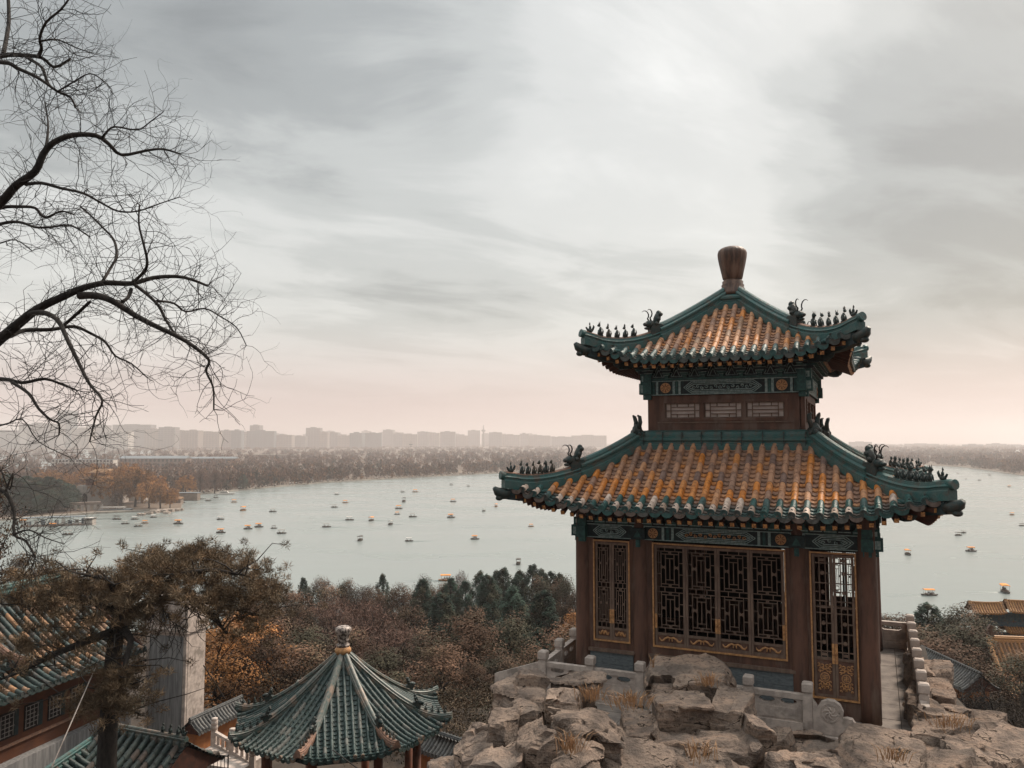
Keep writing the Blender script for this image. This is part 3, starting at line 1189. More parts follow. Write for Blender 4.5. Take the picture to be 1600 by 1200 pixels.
for k in range(4):
    Mk = side_M(k)
    beam_band('painted_beam', 3.35, ZB, ZB + .36, -H - .02,
              [(-3.05, -2.15, 'hex'), (-1.62, -1.36, 'rosette'), (-2.05, -1.66, 'bars'), (-1.3, -.95, 'bars'), (-.95, .95, 'gold'), (.95, 1.3, 'bars'), (1.36, 1.62, 'rosette'),
               (1.66, 2.05, 'bars'), (2.15, 3.05, 'hex')], Mk, k)
    # cloud shaped blocks over the beam, and the beam ends crossing at the corner
    b = MB()
    n = 22
    for i in range(n):
        x = -3.3 + (i + .5) * 6.6 / n
        b.prism([(x - .14, ZB + .365), (x + .14, ZB + .365), (x + .14, ZB + .43), (x + .09, ZB + .47), (x + .05, ZB + .55), (x - .05, ZB + .55), (x - .09, ZB + .47), (x - .14, ZB + .43)],
                -H - .14, -H - .02, i % 2, None, Mk)
        b.bar(Mk @ Vector((x - .13, -H - .148, ZB + .41)), Mk @ Vector((x + .13, -H - .148, ZB + .41)), .012, .018, 2)
    b.box(-3.4, 3.4, -H - .02, -H + .08, ZB + .36, ZB + 1.3, 0, None, Mk)
    b.box(-3.42, 3.42, -H - .17, -H + .05, ZB + .555, ZB + .62, 3, None, Mk)
    b.build('cloud_brackets', [M['teal'], M['green'], M['tealline'], M['teal']], pav)
    for sg in (1, -1):
        b = MB()
        for (s0, s1, z0, z1, yo) in ((3.30, 3.62, ZB + .02, ZB + .30, .0), (3.30, 3.56, ZB + .298, ZB + .5, .01), (3.30, 3.53, ZB - .1, ZB + .022, .03)):
            e_ = 0 if sg > 0 else .003
            xa, xb = (s0, s1) if sg > 0 else (-s1, -s0)
            b.box(xa, xb, -H - .12 + yo, -H + .12 - yo, z0 + e_, z1 - e_, 0, None, Mk)
            b.box(xa + .05, xb - .05, -H - .128 + yo, -H - .115 + yo, z0 + .05, z1 - .05, 1, None, Mk)
        b.build('beam_head', [M['green'], M['tealline']], pav)
    # small hanging bosses under the beam at the inner columns
    for s in (-1.84, 1.84):
        b = MB()
        b.box(s - .17, s + .17, -H - .26, -H - .02, ZB + .03, ZB + .3, 0, None, Mk)
        b.prism([(s - .1, ZB + .08), (s + .1, ZB + .08), (s, ZB + .26)], -H - .275, -H - .26, 1, None, Mk)
        b.box(s - .05, s + .05, -H - .27, -H - .2, ZB - .16, ZB + .02, 1, None, Mk)
        b.build('beam_boss', [M['teal'], M['green']], pav)

# ---------------- upper storey
M['paper'] = mat('window_paper', (.74, .64, .58), (.6, .5, .45), scale=4, rough=.9)
HU = 1.93
UZ0, UZ1 = 6.38, 7.31
for k in range(4):
    Mk = side_M(k)
    b = MB()
    y = -HU
    xo0, xo1, zo0, zo1 = -1.58, 1.58, 6.66, 7.16
    if k == 2:
        zo0, zo1 = 6.74, 7.29
    b.box(-1.96, xo0, y - .05, y + .05, UZ0, UZ1, 0, None, Mk)
    b.box(xo1, 1.86, y - .05, y + .05, UZ0, UZ1, 0, None, Mk)
    b.box(xo0, xo1, y - .05, y + .05, UZ0, zo0, 0, None, Mk)
    b.box(xo0, xo1, y - .05, y + .05, zo1, UZ1, 0, None, Mk)
    b.box(-1.7, 1.72, y - .085, y - .051, 6.585, 6.615, 1, None, Mk)
    b.build('upper_wall', [M['wood'], M['wood2']], pav)
    b = MB()
    fr = .05
    b.box(xo0, xo1, y - .075, y + .03, zo1 - fr, zo1 + .02, 0, None, Mk)
    b.box(xo0, xo1, y - .075, y + .03, zo0 - .02, zo0 + fr, 0, None, Mk)
    for x in (xo0 + .03, -.53, .53, xo1 - .03):
        b.box(x - .05, x + .05, y - .073, y + .028, zo0 + fr, zo1 - fr, 0, None, Mk)
    wo_ = b.build('transom_frame', [M['wood']], pav)
    b = MB()
    b.box(xo0 + .02, xo1 - .02, y + .034, y + .045, zo0 + .02, zo1 - .02, 0, None, Mk)
    b.build('transom_backing', [M['paper']], pav)
    for (xa, xb) in ((xo0 + .08, -.58), (-.48, .48), (.58, xo1 - .08)):
        b = MB()
        t = .022
        za, zb = zo0 + fr, zo1 - fr
        W_, H_ = xb - xa, zb - za

        def rect(x0, x1, z0, z1):
            b.box(x0, x1, y - .03, y + .01, z0, z1, 0, None, Mk)
        for fz in (.04, .27, .5, .73, .96):
            xm0, xm1 = ((.0, 1.0) if fz in (.04, .96) else (.16, .84))
            rect(xa + xm0 * W_, xa + xm1 * W_, za + fz * H_ - t / 2, za + fz * H_ + t / 2)
        for fx in (.02, .16, .84, .98):
            b.box(xa + fx * W_ - t / 2, xa + fx * W_ + t / 2, y - .028, y + .008, za, zb, 0, None, Mk)
        for fx in (.34, .66):
            b.box(xa + fx * W_ - t / 2, xa + fx * W_ + t / 2, y - .027, y + .007, za + .73 * H_, za + .96 * H_, 0, None, Mk)
            b.box(xa + fx * W_ - t / 2, xa + fx * W_ + t / 2, y - .027, y + .007, za + .04 * H_, za + .27 * H_, 0, None, Mk)
        rect(xa, xa + .16 * W_, za + .5 * H_ - t / 2, za + .5 * H_ + t / 2)
        rect(xa + .84 * W_, xa + W_, za + .5 * H_ - t / 2, za + .5 * H_ + t / 2)
        b.build('transom_lattice', [M['wood2']], pav)
    beam_band('upper_painted_beam', 2.0, UZ1, UZ1 + .40, -HU - .02,
              [(-1.62, -1.30, 'rosette'), (-1.92, -1.64, 'bars'), (-1.28, -1.05, 'bars'), (-1.0, 1.0, 'hex'), (1.05, 1.28, 'bars'), (1.30, 1.62, 'rosette'), (1.64, 1.92, 'bars')], Mk, k)
    # bracket sets
    b = MB()
    zb0 = UZ1 + .40
    b.box(-1.98, 1.98, -HU - .03, -HU + .08, zb0, zb0 + .62, 0, None, Mk)
    b.box(-2.05, 2.05, -HU - .13, -HU + .0, zb0 + .002, zb0 + .06, 1, None, Mk)
    for i in range(9):
        x = -1.9 + i * .475
        for (wd, pr, za, zb) in ((.10, .16, .06, .14), (.20, .22, .14, .20), (.30, .28, .20, .27), (.14, .36, .27, .33), (.34, .40, .33, .39), (.16, .5, .39, .46)):
            b.box(x - wd / 2, x + wd / 2, -HU - pr, -HU - .025, zb0 + za, zb0 + zb - .004, 1 if int(za * 50) % 2 else 0, None, Mk)
            b.box(x - wd / 2 - .004, x + wd / 2 + .004, -HU - pr - .006, -HU - pr + .01, zb0 + zb - .018, zb0 + zb - .006, 2, None, Mk)
        if i < 8:
            xc = x + .2375
            for sc in (1.0, .6):
                tri = [(xc - .15 * sc, zb0 + .10), (xc + .15 * sc, zb0 + .10), (xc + .05 * sc, zb0 + .10 + .22 * sc), (xc, zb0 + .10 + .3 * sc), (xc - .05 * sc, zb0 + .10 + .22 * sc)]
                for q in range(5):
                    (xa, za), (xb, zb_) = tri[q], tri[(q + 1) % 5]
                    b.bar(Mk @ Vector((xa, -HU - .036, za)), Mk @ Vector((xb, -HU - .036, zb_)), .02, .014, 2, None, Mk.to_3x3() @ Vector((0, 1, 0)))
    b.build('bracket_sets', [M['teal'], M['green'], M['tealline']], pav)
    for sg in (1, -1):
        b = MB()
        for (s0, s1, z0, z1, yo) in ((1.90, 2.18, UZ1 + .04, UZ1 + .34, .0), (1.90, 2.15, UZ1 + .335, UZ1 + .58, .01), (1.90, 2.08, UZ1 - .1, UZ1 + .045, .03)):
            xa, xb = (s0, s1) if sg > 0 else (-s1, -s0)
            e_ = 0 if sg > 0 else .003
            b.box(xa, xb, -HU - .11 + yo, -HU + .11 - yo, z0 + e_, z1 - e_, 0, None, Mk)
            b.box(xa + .04, xb - .04, -HU - .118 + yo, -HU - .105 + yo, z0 + .05, z1 - .05, 1, None, Mk)
        b.build('beam_head', [M['green'], M['tealline']], pav)
b = MB()
b.box(-1.9, 1.9, -1.9, 1.9, UZ0 - .1, UZ0 + .05, 0)
b.box(-1.9, 1.9, -1.9, 1.9, UZ1 + .02, UZ1 + .1, 0)
b.build('upper_floor', [M['dark']], pav)
# ------------------------------------------------------------------ ground, lake, shore
CA, SA = math.cos(PA), math.sin(PA)


def pav_local(x, y):
    dx, dy = x - PC.x, y - PC.y
    return dx * CA - dy * SA, dx * SA + dy * CA      # s, -D  (y_local)


def pav_world(s, D, z=0.0):
    return Vector((PC.x + s * CA - D * SA, PC.y - s * SA - D * CA, z))


SLOPE = [(-60, -12), (0, -11.5), (25, -14.6), (46, -15.2), (58, -22), (80, -29), (120, -37), (160, -42), (184, -44.2), (196, -46), (240, -50), (400, -52)]


def interp(tab, x):
    if x <= tab[0][0]:
        return tab[0][1]
    for (a, b), (c, d) in zip(tab, tab[1:]):
        if x <= c:
            f = (x - a) / (c - a)
            return b + (d - b) * f
    return tab[-1][1]


def sstep(a, b, x):
    t = min(1, max(0, (x - a) / (b - a)))
    return t * t * (3 - 2 * t)


def ground_z(x, y):
    z = interp(SLOPE, y)
    # the rockery mound that carries the pavilion
    s, yl = pav_local(x, y)
    D = -yl
    out = max(abs(s) - 4.5, 0)
    back = max(-D - 4.2, 0)
    front = max(D - 4.9, 0)
    left = max(-4.3 - s, 0)
    right = max(s - 4.5, 0)
    drop = left * 1.8 + right * 1.15 + back * 1.2 + front * .12 + max(front - 7, 0) * .5
    zm = -6.25 - drop
    z = max(z, zm)
    z += 1.2 * (mnoise.noise(Vector((x * .05, y * .05, 2))) if y > 50 else 0)
    if y > 175:
        z = min(z, interp(SLOPE, y))
    # the shore swings away on the left, where the hill ends nearer
    return z + EYE


# one sheet for the hill: dense near the viewer, coarse beyond
xs = np.concatenate([np.arange(-260, -60, 8.0), np.arange(-60, 60, 1.5), np.arange(60, 261, 8.0)])
ys = np.concatenate([np.arange(-30, 4, 3.0), np.arange(4, 60, 1.0), np.arange(60, 420, 6.0)])
vv = np.array([(x, y, ground_z(x, y)) for y in ys for x in xs])
nx, ny = len(xs), len(ys)
ii = np.arange(nx - 1)[None, :] + (np.arange(ny - 1) * nx)[:, None]
ii = ii.ravel()
ff = np.stack([ii, ii + 1, ii + nx + 1, ii + nx], axis=1)
M['soil'] = mat('leaf_litter_soil', (.055, .04, .029), (.032, .024, .019), scale=1.2, rough=.95, bump=.6, bscale=7, c3=(.075, .052, .036), scale3=.25)
tag(np_mesh('hillside', vv, ff, M['soil'], smooth=True), kind='structure')

# lake bed / base sheet to the horizon and the water
b = MB()
b.add([(-16000, -200, -8), (16000, -200, -8), (16000, 16000, -8), (-16000, 16000, -8)], [(0, 1, 2, 3)])
tag(b.build('ground', [M['soil']]), kind='structure')

m = bpy.data.materials.new('lake_water')
m.use_nodes = True
t = NT(m.node_tree)
bs = m.node_tree.nodes['Principled BSDF']
bs.inputs['Base Color'].default_value = (.22, .25, .24, 1)
bs.inputs['Roughness'].default_value = .16
bs.inputs['IOR'].default_value = 1.33
co = t.n('ShaderNodeTexCoord').outputs['Object']
mp = t.n('ShaderNodeMapping', ins={'Vector': co, 'Scale': (.5, 1.0, 1)}).outputs[0]
h1 = t.noise(mp, .55, 4, .6, .4)
h2 = t.noise(mp, .03, 3, .5)
patch = t.mapr(h2, .42, .62, .35, 1.0)
bmp = t.n('ShaderNodeBump', ins={'Strength': .32, 'Distance': .16, 'Height': t.math('MULTIPLY', h1, patch)})
t.link(bmp.outputs[0], bs.inputs['Normal'])
t.link(t.mapr(h2, .35, .65, .20, .28), bs.inputs['Roughness'])
M['water'] = m
b = MB()
b.add([(-9000, 120, 0), (9000, 120, 0), (9000, 9000, 0), (-9000, 9000, 0)], [(0, 1, 2, 3)])
tag(b.build('lake_water', [M['water']]), kind='structure')

# far shore: outline from west (left of the view) to east
SHORE = [(-520, 826), (-120, 822), (30, 812), (110, 806), (150, 803), (215, 800), (283, 797), (284, 789), (262, 783), (268, 777), (330, 771), (400, 764), (500, 755), (640, 747), (775, 740), (900, 735),
         (1050, 730), (1250, 727.5), (1380, 727.5), (1450, 727.5), (1500, 730), (1540, 735), (1600, 744), (1700, 746), (1900, 747)]
SP = [onz(u, v, 0) for u, v in SHORE]
M['farland'] = mat('winter_ground', (.13, .092, .065), (.085, .062, .048), scale=.02, rough=.95, c3=(.16, .12, .085), scale3=.006)
M['embank'] = mat('pale_stone_embankment', (.36, .32, .27), (.24, .21, .18), scale=.3, rough=.9)
b = MB()
n = len(SP)
vs = [(p.x, p.y, 1.1) for p in SP] + [(SP[-1].x * 6, 9000, 1.1), (SP[0].x * 8, 9000, 1.1)]
b.add(vs, [list(range(len(vs)))])
tag(b.build('far_shore_ground', [M['farland']]), kind='structure')
b = MB()
b.add([(p.x, p.y, -.5) for p in SP] + [(p.x, p.y - .0, 1.12) for p in SP], [(i, i + 1, n + i + 1, n + i) for i in range(n - 1)])
b.add([(p.x, p.y, 1.13) for p in SP] + [(p.x * 1.006, p.y * 1.006, 1.13) for p in SP], [(i, i + 1, n + i + 1, n + i) for i in range(n - 1)])
tag(b.build('shore_path', [M['embank']]), kind='structure')

# ------------------------------------------------------------------ air
m = bpy.data.materials.new('pale_air')
m.use_nodes = True
nt_ = m.node_tree
for nd in list(nt_.nodes):
    nt_.nodes.remove(nd)
pv = nt_.nodes.new('ShaderNodeVolumePrincipled')
pv.inputs['Color'].default_value = (.94, .865, .85, 1)
pv.inputs['Density'].default_value = .00019
pv.inputs['Anisotropy'].default_value = .3
oo = nt_.nodes.new('ShaderNodeOutputMaterial')
nt_.links.new(pv.outputs[0], oo.inputs['Volume'])
b = MB()
b.box(-17000, 17000, -230, 17000, -9, 270)
tag(b.build('haze', [m]), kind='stuff')
# ------------------------------------------------------------------ terrace, marble balustrades, rockery
M['paving'] = mat('grey_paving_stone', (.24, .205, .18), (.165, .14, .125), scale=3, rough=.85, bump=.25, c3=(.13, .11, .10), scale3=1.3)
b = MB()
rg = random.Random(3)
# paving slabs of the walk round the building
yy = -6.0
while yy < 5.4:
    ln = rg.uniform(.9, 1.3)
    xx = -4.6
    for wd in (.62, .62, 1.6, 1.9, 1.8, 1.5, .42, .62):
        if not (abs(xx + wd / 2) < 2.4 and abs(yy + ln / 2) < 2.2):
            b.box(xx + .006, xx + wd - .006, yy + .006, min(yy + ln, 5.4) - .006, -.25, rg.uniform(-.006, .004), 0)
        xx += wd
    yy += ln
tag(b.build('terrace', [M['paving']]), kind='structure')
ter = bpy.data.objects['terrace']
ter.location = PC
ter.rotation_euler = (0, 0, -PA)
b = MB()
b.box(-4.75, 4.75, -5.05, 5.5, -3.2, -.26, 0)
o = tag(b.build('terrace_base', [M['soil']]), kind='structure')
o.location = PC
o.rotation_euler = (0, 0, -PA)


def post_mesh(b, h, wd=.19):
    a = wd / 2
    b.box(-a, a, -a, a, -.05, h - .24, 0)
    b.box(-a + .012, a - .012, -a + .012, a - .012, h - .24, h - .20, 0)
    zs = [h - .20, h - .185, h - .03, h]
    rr = [a - .005, a + .012, a + .012, a - .02]
    for i in range(3):
        r0, r1, z0, z1 = rr[i], rr[i + 1], zs[i], zs[i + 1]
        b.add([(-r0, -r0, z0), (r0, -r0, z0), (r0, r0, z0), (-r0, r0, z0), (-r1, -r1, z1), (r1, -r1, z1), (r1, r1, z1), (-r1, r1, z1)],
              [(0, 1, 5, 4), (1, 2, 6, 5), (2, 3, 7, 6), (3, 0, 4, 7)])
    b.add([(-rr[3], -rr[3], h), (rr[3], -rr[3], h), (rr[3], rr[3], h), (-rr[3], rr[3], h)], [(0, 1, 2, 3)])
    for sx in (-1, 1):     # sunk panel on the shaft
        b.box(-a + .035, a - .035, sx * (a + .003) - .004, sx * (a + .003) + .004, .12, h - .30, 0)


def panel_mesh(b, x0, x1, z0=0.0):
    t = .055
    b.box(x0, x1, -.085, .085, z0 - .12, z0 + .06, 0)
    b.box(x0, x1, -t, t, z0 + .06, z0 + .40, 0)
    b.box(x0 + .12, x1 - .12, -t - .012, t + .012, z0 + .11, z0 + .33, 0)
    b.box(x0, x1, -.07, .07, z0 + .53, z0 + .64, 0)
    w_ = x1 - x0
    # cloud shaped blocks leave two lens shaped openings under the rail
    for cx, hw in ((x0 + .06, .06), ((x0 + x1) / 2, .06), (x1 - .06, .06)):
        b.prism([(cx - hw - .09, z0 + .401), (cx + hw + .09, z0 + .401), (cx + hw, z0 + .445), (cx + hw, z0 + .49), (cx + hw + .09, z0 + .529), (cx - hw - .09, z0 + .529), (cx - hw, z0 + .49), (cx - hw, z0 + .445)],
                -t + .004, t - .004, 0)


def balustrade(label, p0, p1, nspan, h=.9, first=True, last=True, z=None):
    """p0, p1 are world points of the first and last post at floor level"""
    p0, p1 = Vector(p0), Vector(p1)
    d = p1 - p0
    rz = math.atan2(d.y, d.x)
    root = tag(empty('balustrade', p0, rz), label, 'balustrade', 'marble balustrades of the pavilion terrace')
    L = math.hypot(d.x, d.y)
    sp = L / nspan
    for i in range(nspan + 1):
        if (i == 0 and not first) or (i == nspan and not last):
            continue
        b = MB()
        post_mesh(b, h)
        o = b.build('post', [M['stone']], root, (i * sp, 0, d.z * i / nspan))
    for i in range(nspan):
        b = MB()
        panel_mesh(b, i * sp + .1, (i + 1) * sp - .1)
        o = b.build('panel', [M['stone']], root, (0, 0, d.z * (i + .5) / nspan))
    return root, rz, L


FZ = FLOOR + .14
fr, frz, frL = balustrade('pale marble balustrade along the front wall with five square posts and pierced panels', pav_world(-3.96, 4.5, FZ), pav_world(2.07, 4.5, FZ), 5)
# kerb below and the carved drum stone that ends the run
b = MB()
b.box(-.3, frL + 1.75, -.16, .16, -.42, -.125, 0)
b.box(frL + .2, frL + 1.6, -.20, -.161, -.30, -.16, 0)
b.build('kerb', [M['stone']], fr)
b = MB()
prof = [(frL + .1, -.12), (frL + .1, .56)]
for q in range(7):
    a = R(160 - q * 30)
    prof.append((frL + .44 + .26 * math.cos(a), .34 + .26 * math.sin(a)))
prof += [(frL + .76, .27), (frL + .86, .26), (frL + .93, .16), (frL + 1.06, .14), (frL + 1.12, .10), (frL + 1.34, .10), (frL + 1.37, .05), (frL + 1.37, -.12)]
b.prism(prof, -.08, .08, 0)
for r_ in (.19, .165):
    pts = [(frL + .44 + r_ * math.cos(q * math.pi / 10), -.084, .34 + r_ * math.sin(q * math.pi / 10)) for q in range(21)]
    b.tube(pts, .008, 5, 0)
for q in range(6):
    a = q * math.pi / 3
    pts = [(frL + .44 + r_ * math.cos(a + t_), -.084, .34 + r_ * math.sin(a + t_)) for r_, t_ in ((.03, 0), (.07, .25), (.11, .6), (.14, 1.0))]
    b.tube(pts, [.012, .016, .014, .006], 5, 0)
b.ell((frL + .44, -.084, .34), (.032, .015, .032), 0)
b.build('drum_stone', [M['stone']], fr)

balustrade('pale marble balustrade running back beside the left corner column', pav_world(-3.96, 4.5, FZ), pav_world(-4.3, -4.0, FZ), 7, first=False)
rr_, rrz, rrL = balustrade('long marble balustrade receding along the paved walk between pavilion and rock slope', pav_world(4.3, -3.6, FZ), pav_world(4.3, 3.55, FZ), 7)
b = MB()
prof = [(rrL + .1, -.12), (rrL + .1, .56)]
for q in range(7):
    a = R(160 - q * 30)
    prof.append((rrL + .40 + .22 * math.cos(a), .36 + .22 * math.sin(a)))
prof += [(rrL + .70, .30), (rrL + .78, .12), (rrL + .9, .10), (rrL + .96, .0), (rrL + 1.2, .0), (rrL + 1.2, -.12)]
b.prism(prof, -.08, .08, 0)
b.box(-.2, rrL + 1.3, -.15, .15, -.42, -.13, 0)
b.build('drum_stone', [M['stone']], rr_)
balustrade('short marble balustrade closing the far end of the paved walk', pav_world(2.6, -3.7, FZ), pav_world(4.3, -3.7, FZ), 1, first=True, last=False)
# the sloping parapet of the stair that leaves the left corner post
b = MB()
a0 = pav_world(-3.96, 4.5, FZ)
a1 = P(776, 1090, 20.5)
dv = a1 - a0
L2 = math.hypot(dv.x, dv.y)
st = tag(empty('stair_parapet', a0, math.atan2(dv.y, dv.x)), 'sloping marble stair parapet running down and away from the left corner post', 'parapet')
sl_ = dv.z / L2
b.prism([(.1, .30), (.1, .62), (L2, .62 + dv.z), (L2, .30 + dv.z)], -.08, .08, 0)
b.build('rail', [M['stone']], st)
b = MB()
b.prism([(.1, -.9), (.1, .299), (L2, .299 + dv.z), (L2, -.9 + dv.z)], -.05, .05, 0)
b.build('panel', [M['steleface']], st)

# ------------------------------------------------------------------ rocks
m = bpy.data.materials.new('layered_sandstone')
m.use_nodes = True
t = NT(m.node_tree)
bs = m.node_tree.nodes['Principled BSDF']
co = t.n('ShaderNodeTexCoord').outputs['Object']
oi = t.n('ShaderNodeObjectInfo').outputs['Random']
co = t.n('ShaderNodeVectorMath', operation='ADD', ins={0: co, 1: t.n('ShaderNodeCombineXYZ', ins={0: t.math('MULTIPLY', oi, 17.0), 1: t.math('MULTIPLY', oi, 31.0), 2: 0.0}).outputs[0]}).outputs[0]
st_ = t.n('ShaderNodeMapping', ins={'Vector': co, 'Scale': (.6, .6, 5)}).outputs[0]
n1 = t.noise(co, 2.2, 8, .62)
n2 = t.noise(st_, 1.6, 6, .6, .6)
n3 = t.noise(co, 13, 8, .7)
base = t.mix(t.mapr(n1, .35, .65), (.37, .275, .215), (.16, .125, .105))
base = t.mix(t.mapr(n2, .5, .66, 0, .7), base, (.42, .29, .215))
base = t.mix(t.mapr(n3, .5, .66, 0, .85), base, (.085, .064, .052))
base = t.mix(t.mapr(t.noise(co, .9, 5, .6), .56, .68, 0, .7), base, (.215, .175, .148))
vor = t.n('ShaderNodeTexVoronoi', feature='DISTANCE_TO_EDGE', ins={'Vector': t.n('ShaderNodeVectorMath', operation='ADD', ins={0: t.n('ShaderNodeMapping', ins={'Vector': co, 'Scale': (.6, .6, 1.7)}).outputs[0], 1: t.n('ShaderNodeTexNoise', ins={'Vector': co, 'Scale': 1.6, 'Detail': 5.0}).outputs[1]}).outputs[0], 'Scale': 1.15})
crack = t.mapr(t.math('ADD', vor.outputs['Distance'], t.math('MULTIPLY', t.mapr(n1, .42, .5), .2)), .0, .02)
base = t.mix(crack, (.035, .027, .022), base)
v = t.math('ADD', t.math('MULTIPLY', oi, .4), .8)
base = t.mix(1.0, base, t.n('ShaderNodeCombineColor', ins={0: v, 1: v, 2: v}).outputs[0], 'MULTIPLY')
t.link(base, bs.inputs['Base Color'])
bs.inputs['Roughness'].default_value = .9
bs.inputs['Specular IOR Level'].default_value = .2
hgt = t.math('ADD', t.math('ADD', t.math('MULTIPLY', n1, .6), t.math('MULTIPLY', n3, .5)), t.math('ADD', t.math('MULTIPLY', n2, .5), t.math('MULTIPLY', crack, .35)))
bm = t.n('ShaderNodeBump', ins={'Strength': 1.0, 'Distance': .2, 'Height': hgt})
t.link(bm.outputs[0], bs.inputs['Normal'])
M['rock'] = m


def rock_mesh(dims, seed, N=18, strata=.5, chamf=9, rough=1.0):
    rg = random.Random(seed)
    planes = [(Vector((1, 0, 0)), 1), (Vector((-1, 0, 0)), 1), (Vector((0, 1, 0)), 1), (Vector((0, -1, 0)), 1), (Vector((0, 0, 1)), 1), (Vector((0, 0, -1)), 1)]
    planes = [((n + Vector((rg.uniform(-.16, .16), rg.uniform(-.16, .16), rg.uniform(-.10, .10)))).normalized(), h * rg.uniform(.9, 1.02)) for n, h in planes]
    for _ in range(chamf):
        n = Vector((rg.gauss(0, 1), rg.gauss(0, 1), rg.gauss(0, .5))).normalized()
        planes.append((n, rg.uniform(.92, 1.25)))
    pn = np.array([p[0] for p in planes])
    ph = np.array([p[1] for p in planes])
    g_ = np.linspace(-1, 1, N + 1)
    verts, idx, faces = [], {}, []
    off = Vector((rg.uniform(-50, 50), rg.uniform(-50, 50), rg.uniform(-50, 50)))
    lh = rg.uniform(.10, .2)
    for ax in range(3):
        for sg in (-1, 1):
            ids = np.zeros((N + 1, N + 1), int)
            for i, a in enumerate(g_):
                for j, c in enumerate(g_):
                    q = [0, 0, 0]
                    q[ax] = sg
                    q[(ax + 1) % 3] = a
                    q[(ax + 2) % 3] = c
                    key = (round(q[0], 4), round(q[1], 4), round(q[2], 4))
                    if key not in idx:
                        d = np.array(q)
                        dn = pn @ d
                        r = np.min(np.where(dn > 1e-4, ph / np.maximum(dn, 1e-4), 9))
                        p = Vector((d[0] * r * dims[0], d[1] * r * dims[1], d[2] * r * dims[2])) / 2
                        w_ = p + off
                        # blocks broken off along joints
                        cv = mnoise.cell_vector(w_ * 1.35 + mnoise.noise_vector(w_ * 1.1) * .25)
                        hor = Vector((p.x, p.y, 0))
                        if hor.length > 1e-3:
                            hor.normalize()
                        lay = math.floor((p.z + off.z + .12 * mnoise.noise(w_ * .9)) / lh)
                        hl = (math.sin(lay * 12.9898 + seed) * 43758.5453) % 1
                        p += hor * (strata * (hl - .6) * .16 * rough)
                        p += (cv - Vector((.5, .5, .5))) * .2 * rough
                        p += mnoise.noise_vector(w_ * 1.3) * .05 * rough
                        p += mnoise.noise_vector(w_ * 4.2) * .05 * rough
                        idx[key] = len(verts)
                        verts.append(p)
                    ids[i, j] = idx[key]
            for i in range(N):
                for j in range(N):
                    f = (ids[i, j], ids[i + 1, j], ids[i + 1, j + 1], ids[i, j + 1])
                    faces.append(f if sg > 0 else f[::-1])
    return verts, faces


def rock(u0, u1, v0, v1, Y, dd, label, seed, yaw=0, ext=1.2, strata=.5, rough=1.0, N=18, chamf=8, cat='rock', group='sandstone blocks of the rockery'):
    tanv = max(.12, ((v0 + v1) / 2 - 688) / FPX)
    w_ = (u1 - u0) / FPX * Y * 1.04
    h_ = max(.25, (v1 - v0) / FPX * Y - dd * tanv)
    bot = P((u0 + u1) / 2, v1, Y)
    h2 = h_ + ext
    c = P((u0 + u1) / 2, (v0 + v1) / 2, Y + dd / 2)
    c.z = bot.z - ext + h2 / 2 - .26
    vs, fs = rock_mesh((w_, dd, h2), seed, N, strata, chamf, rough)
    b = MB()
    b.add(vs, fs, 0, None, False)
    o = b.build('rock', [M['rock']], None, c)
    o.rotation_euler = (0, 0, R(yaw) - math.atan2(c.x, c.y))
    return tag(o, label, cat, group)


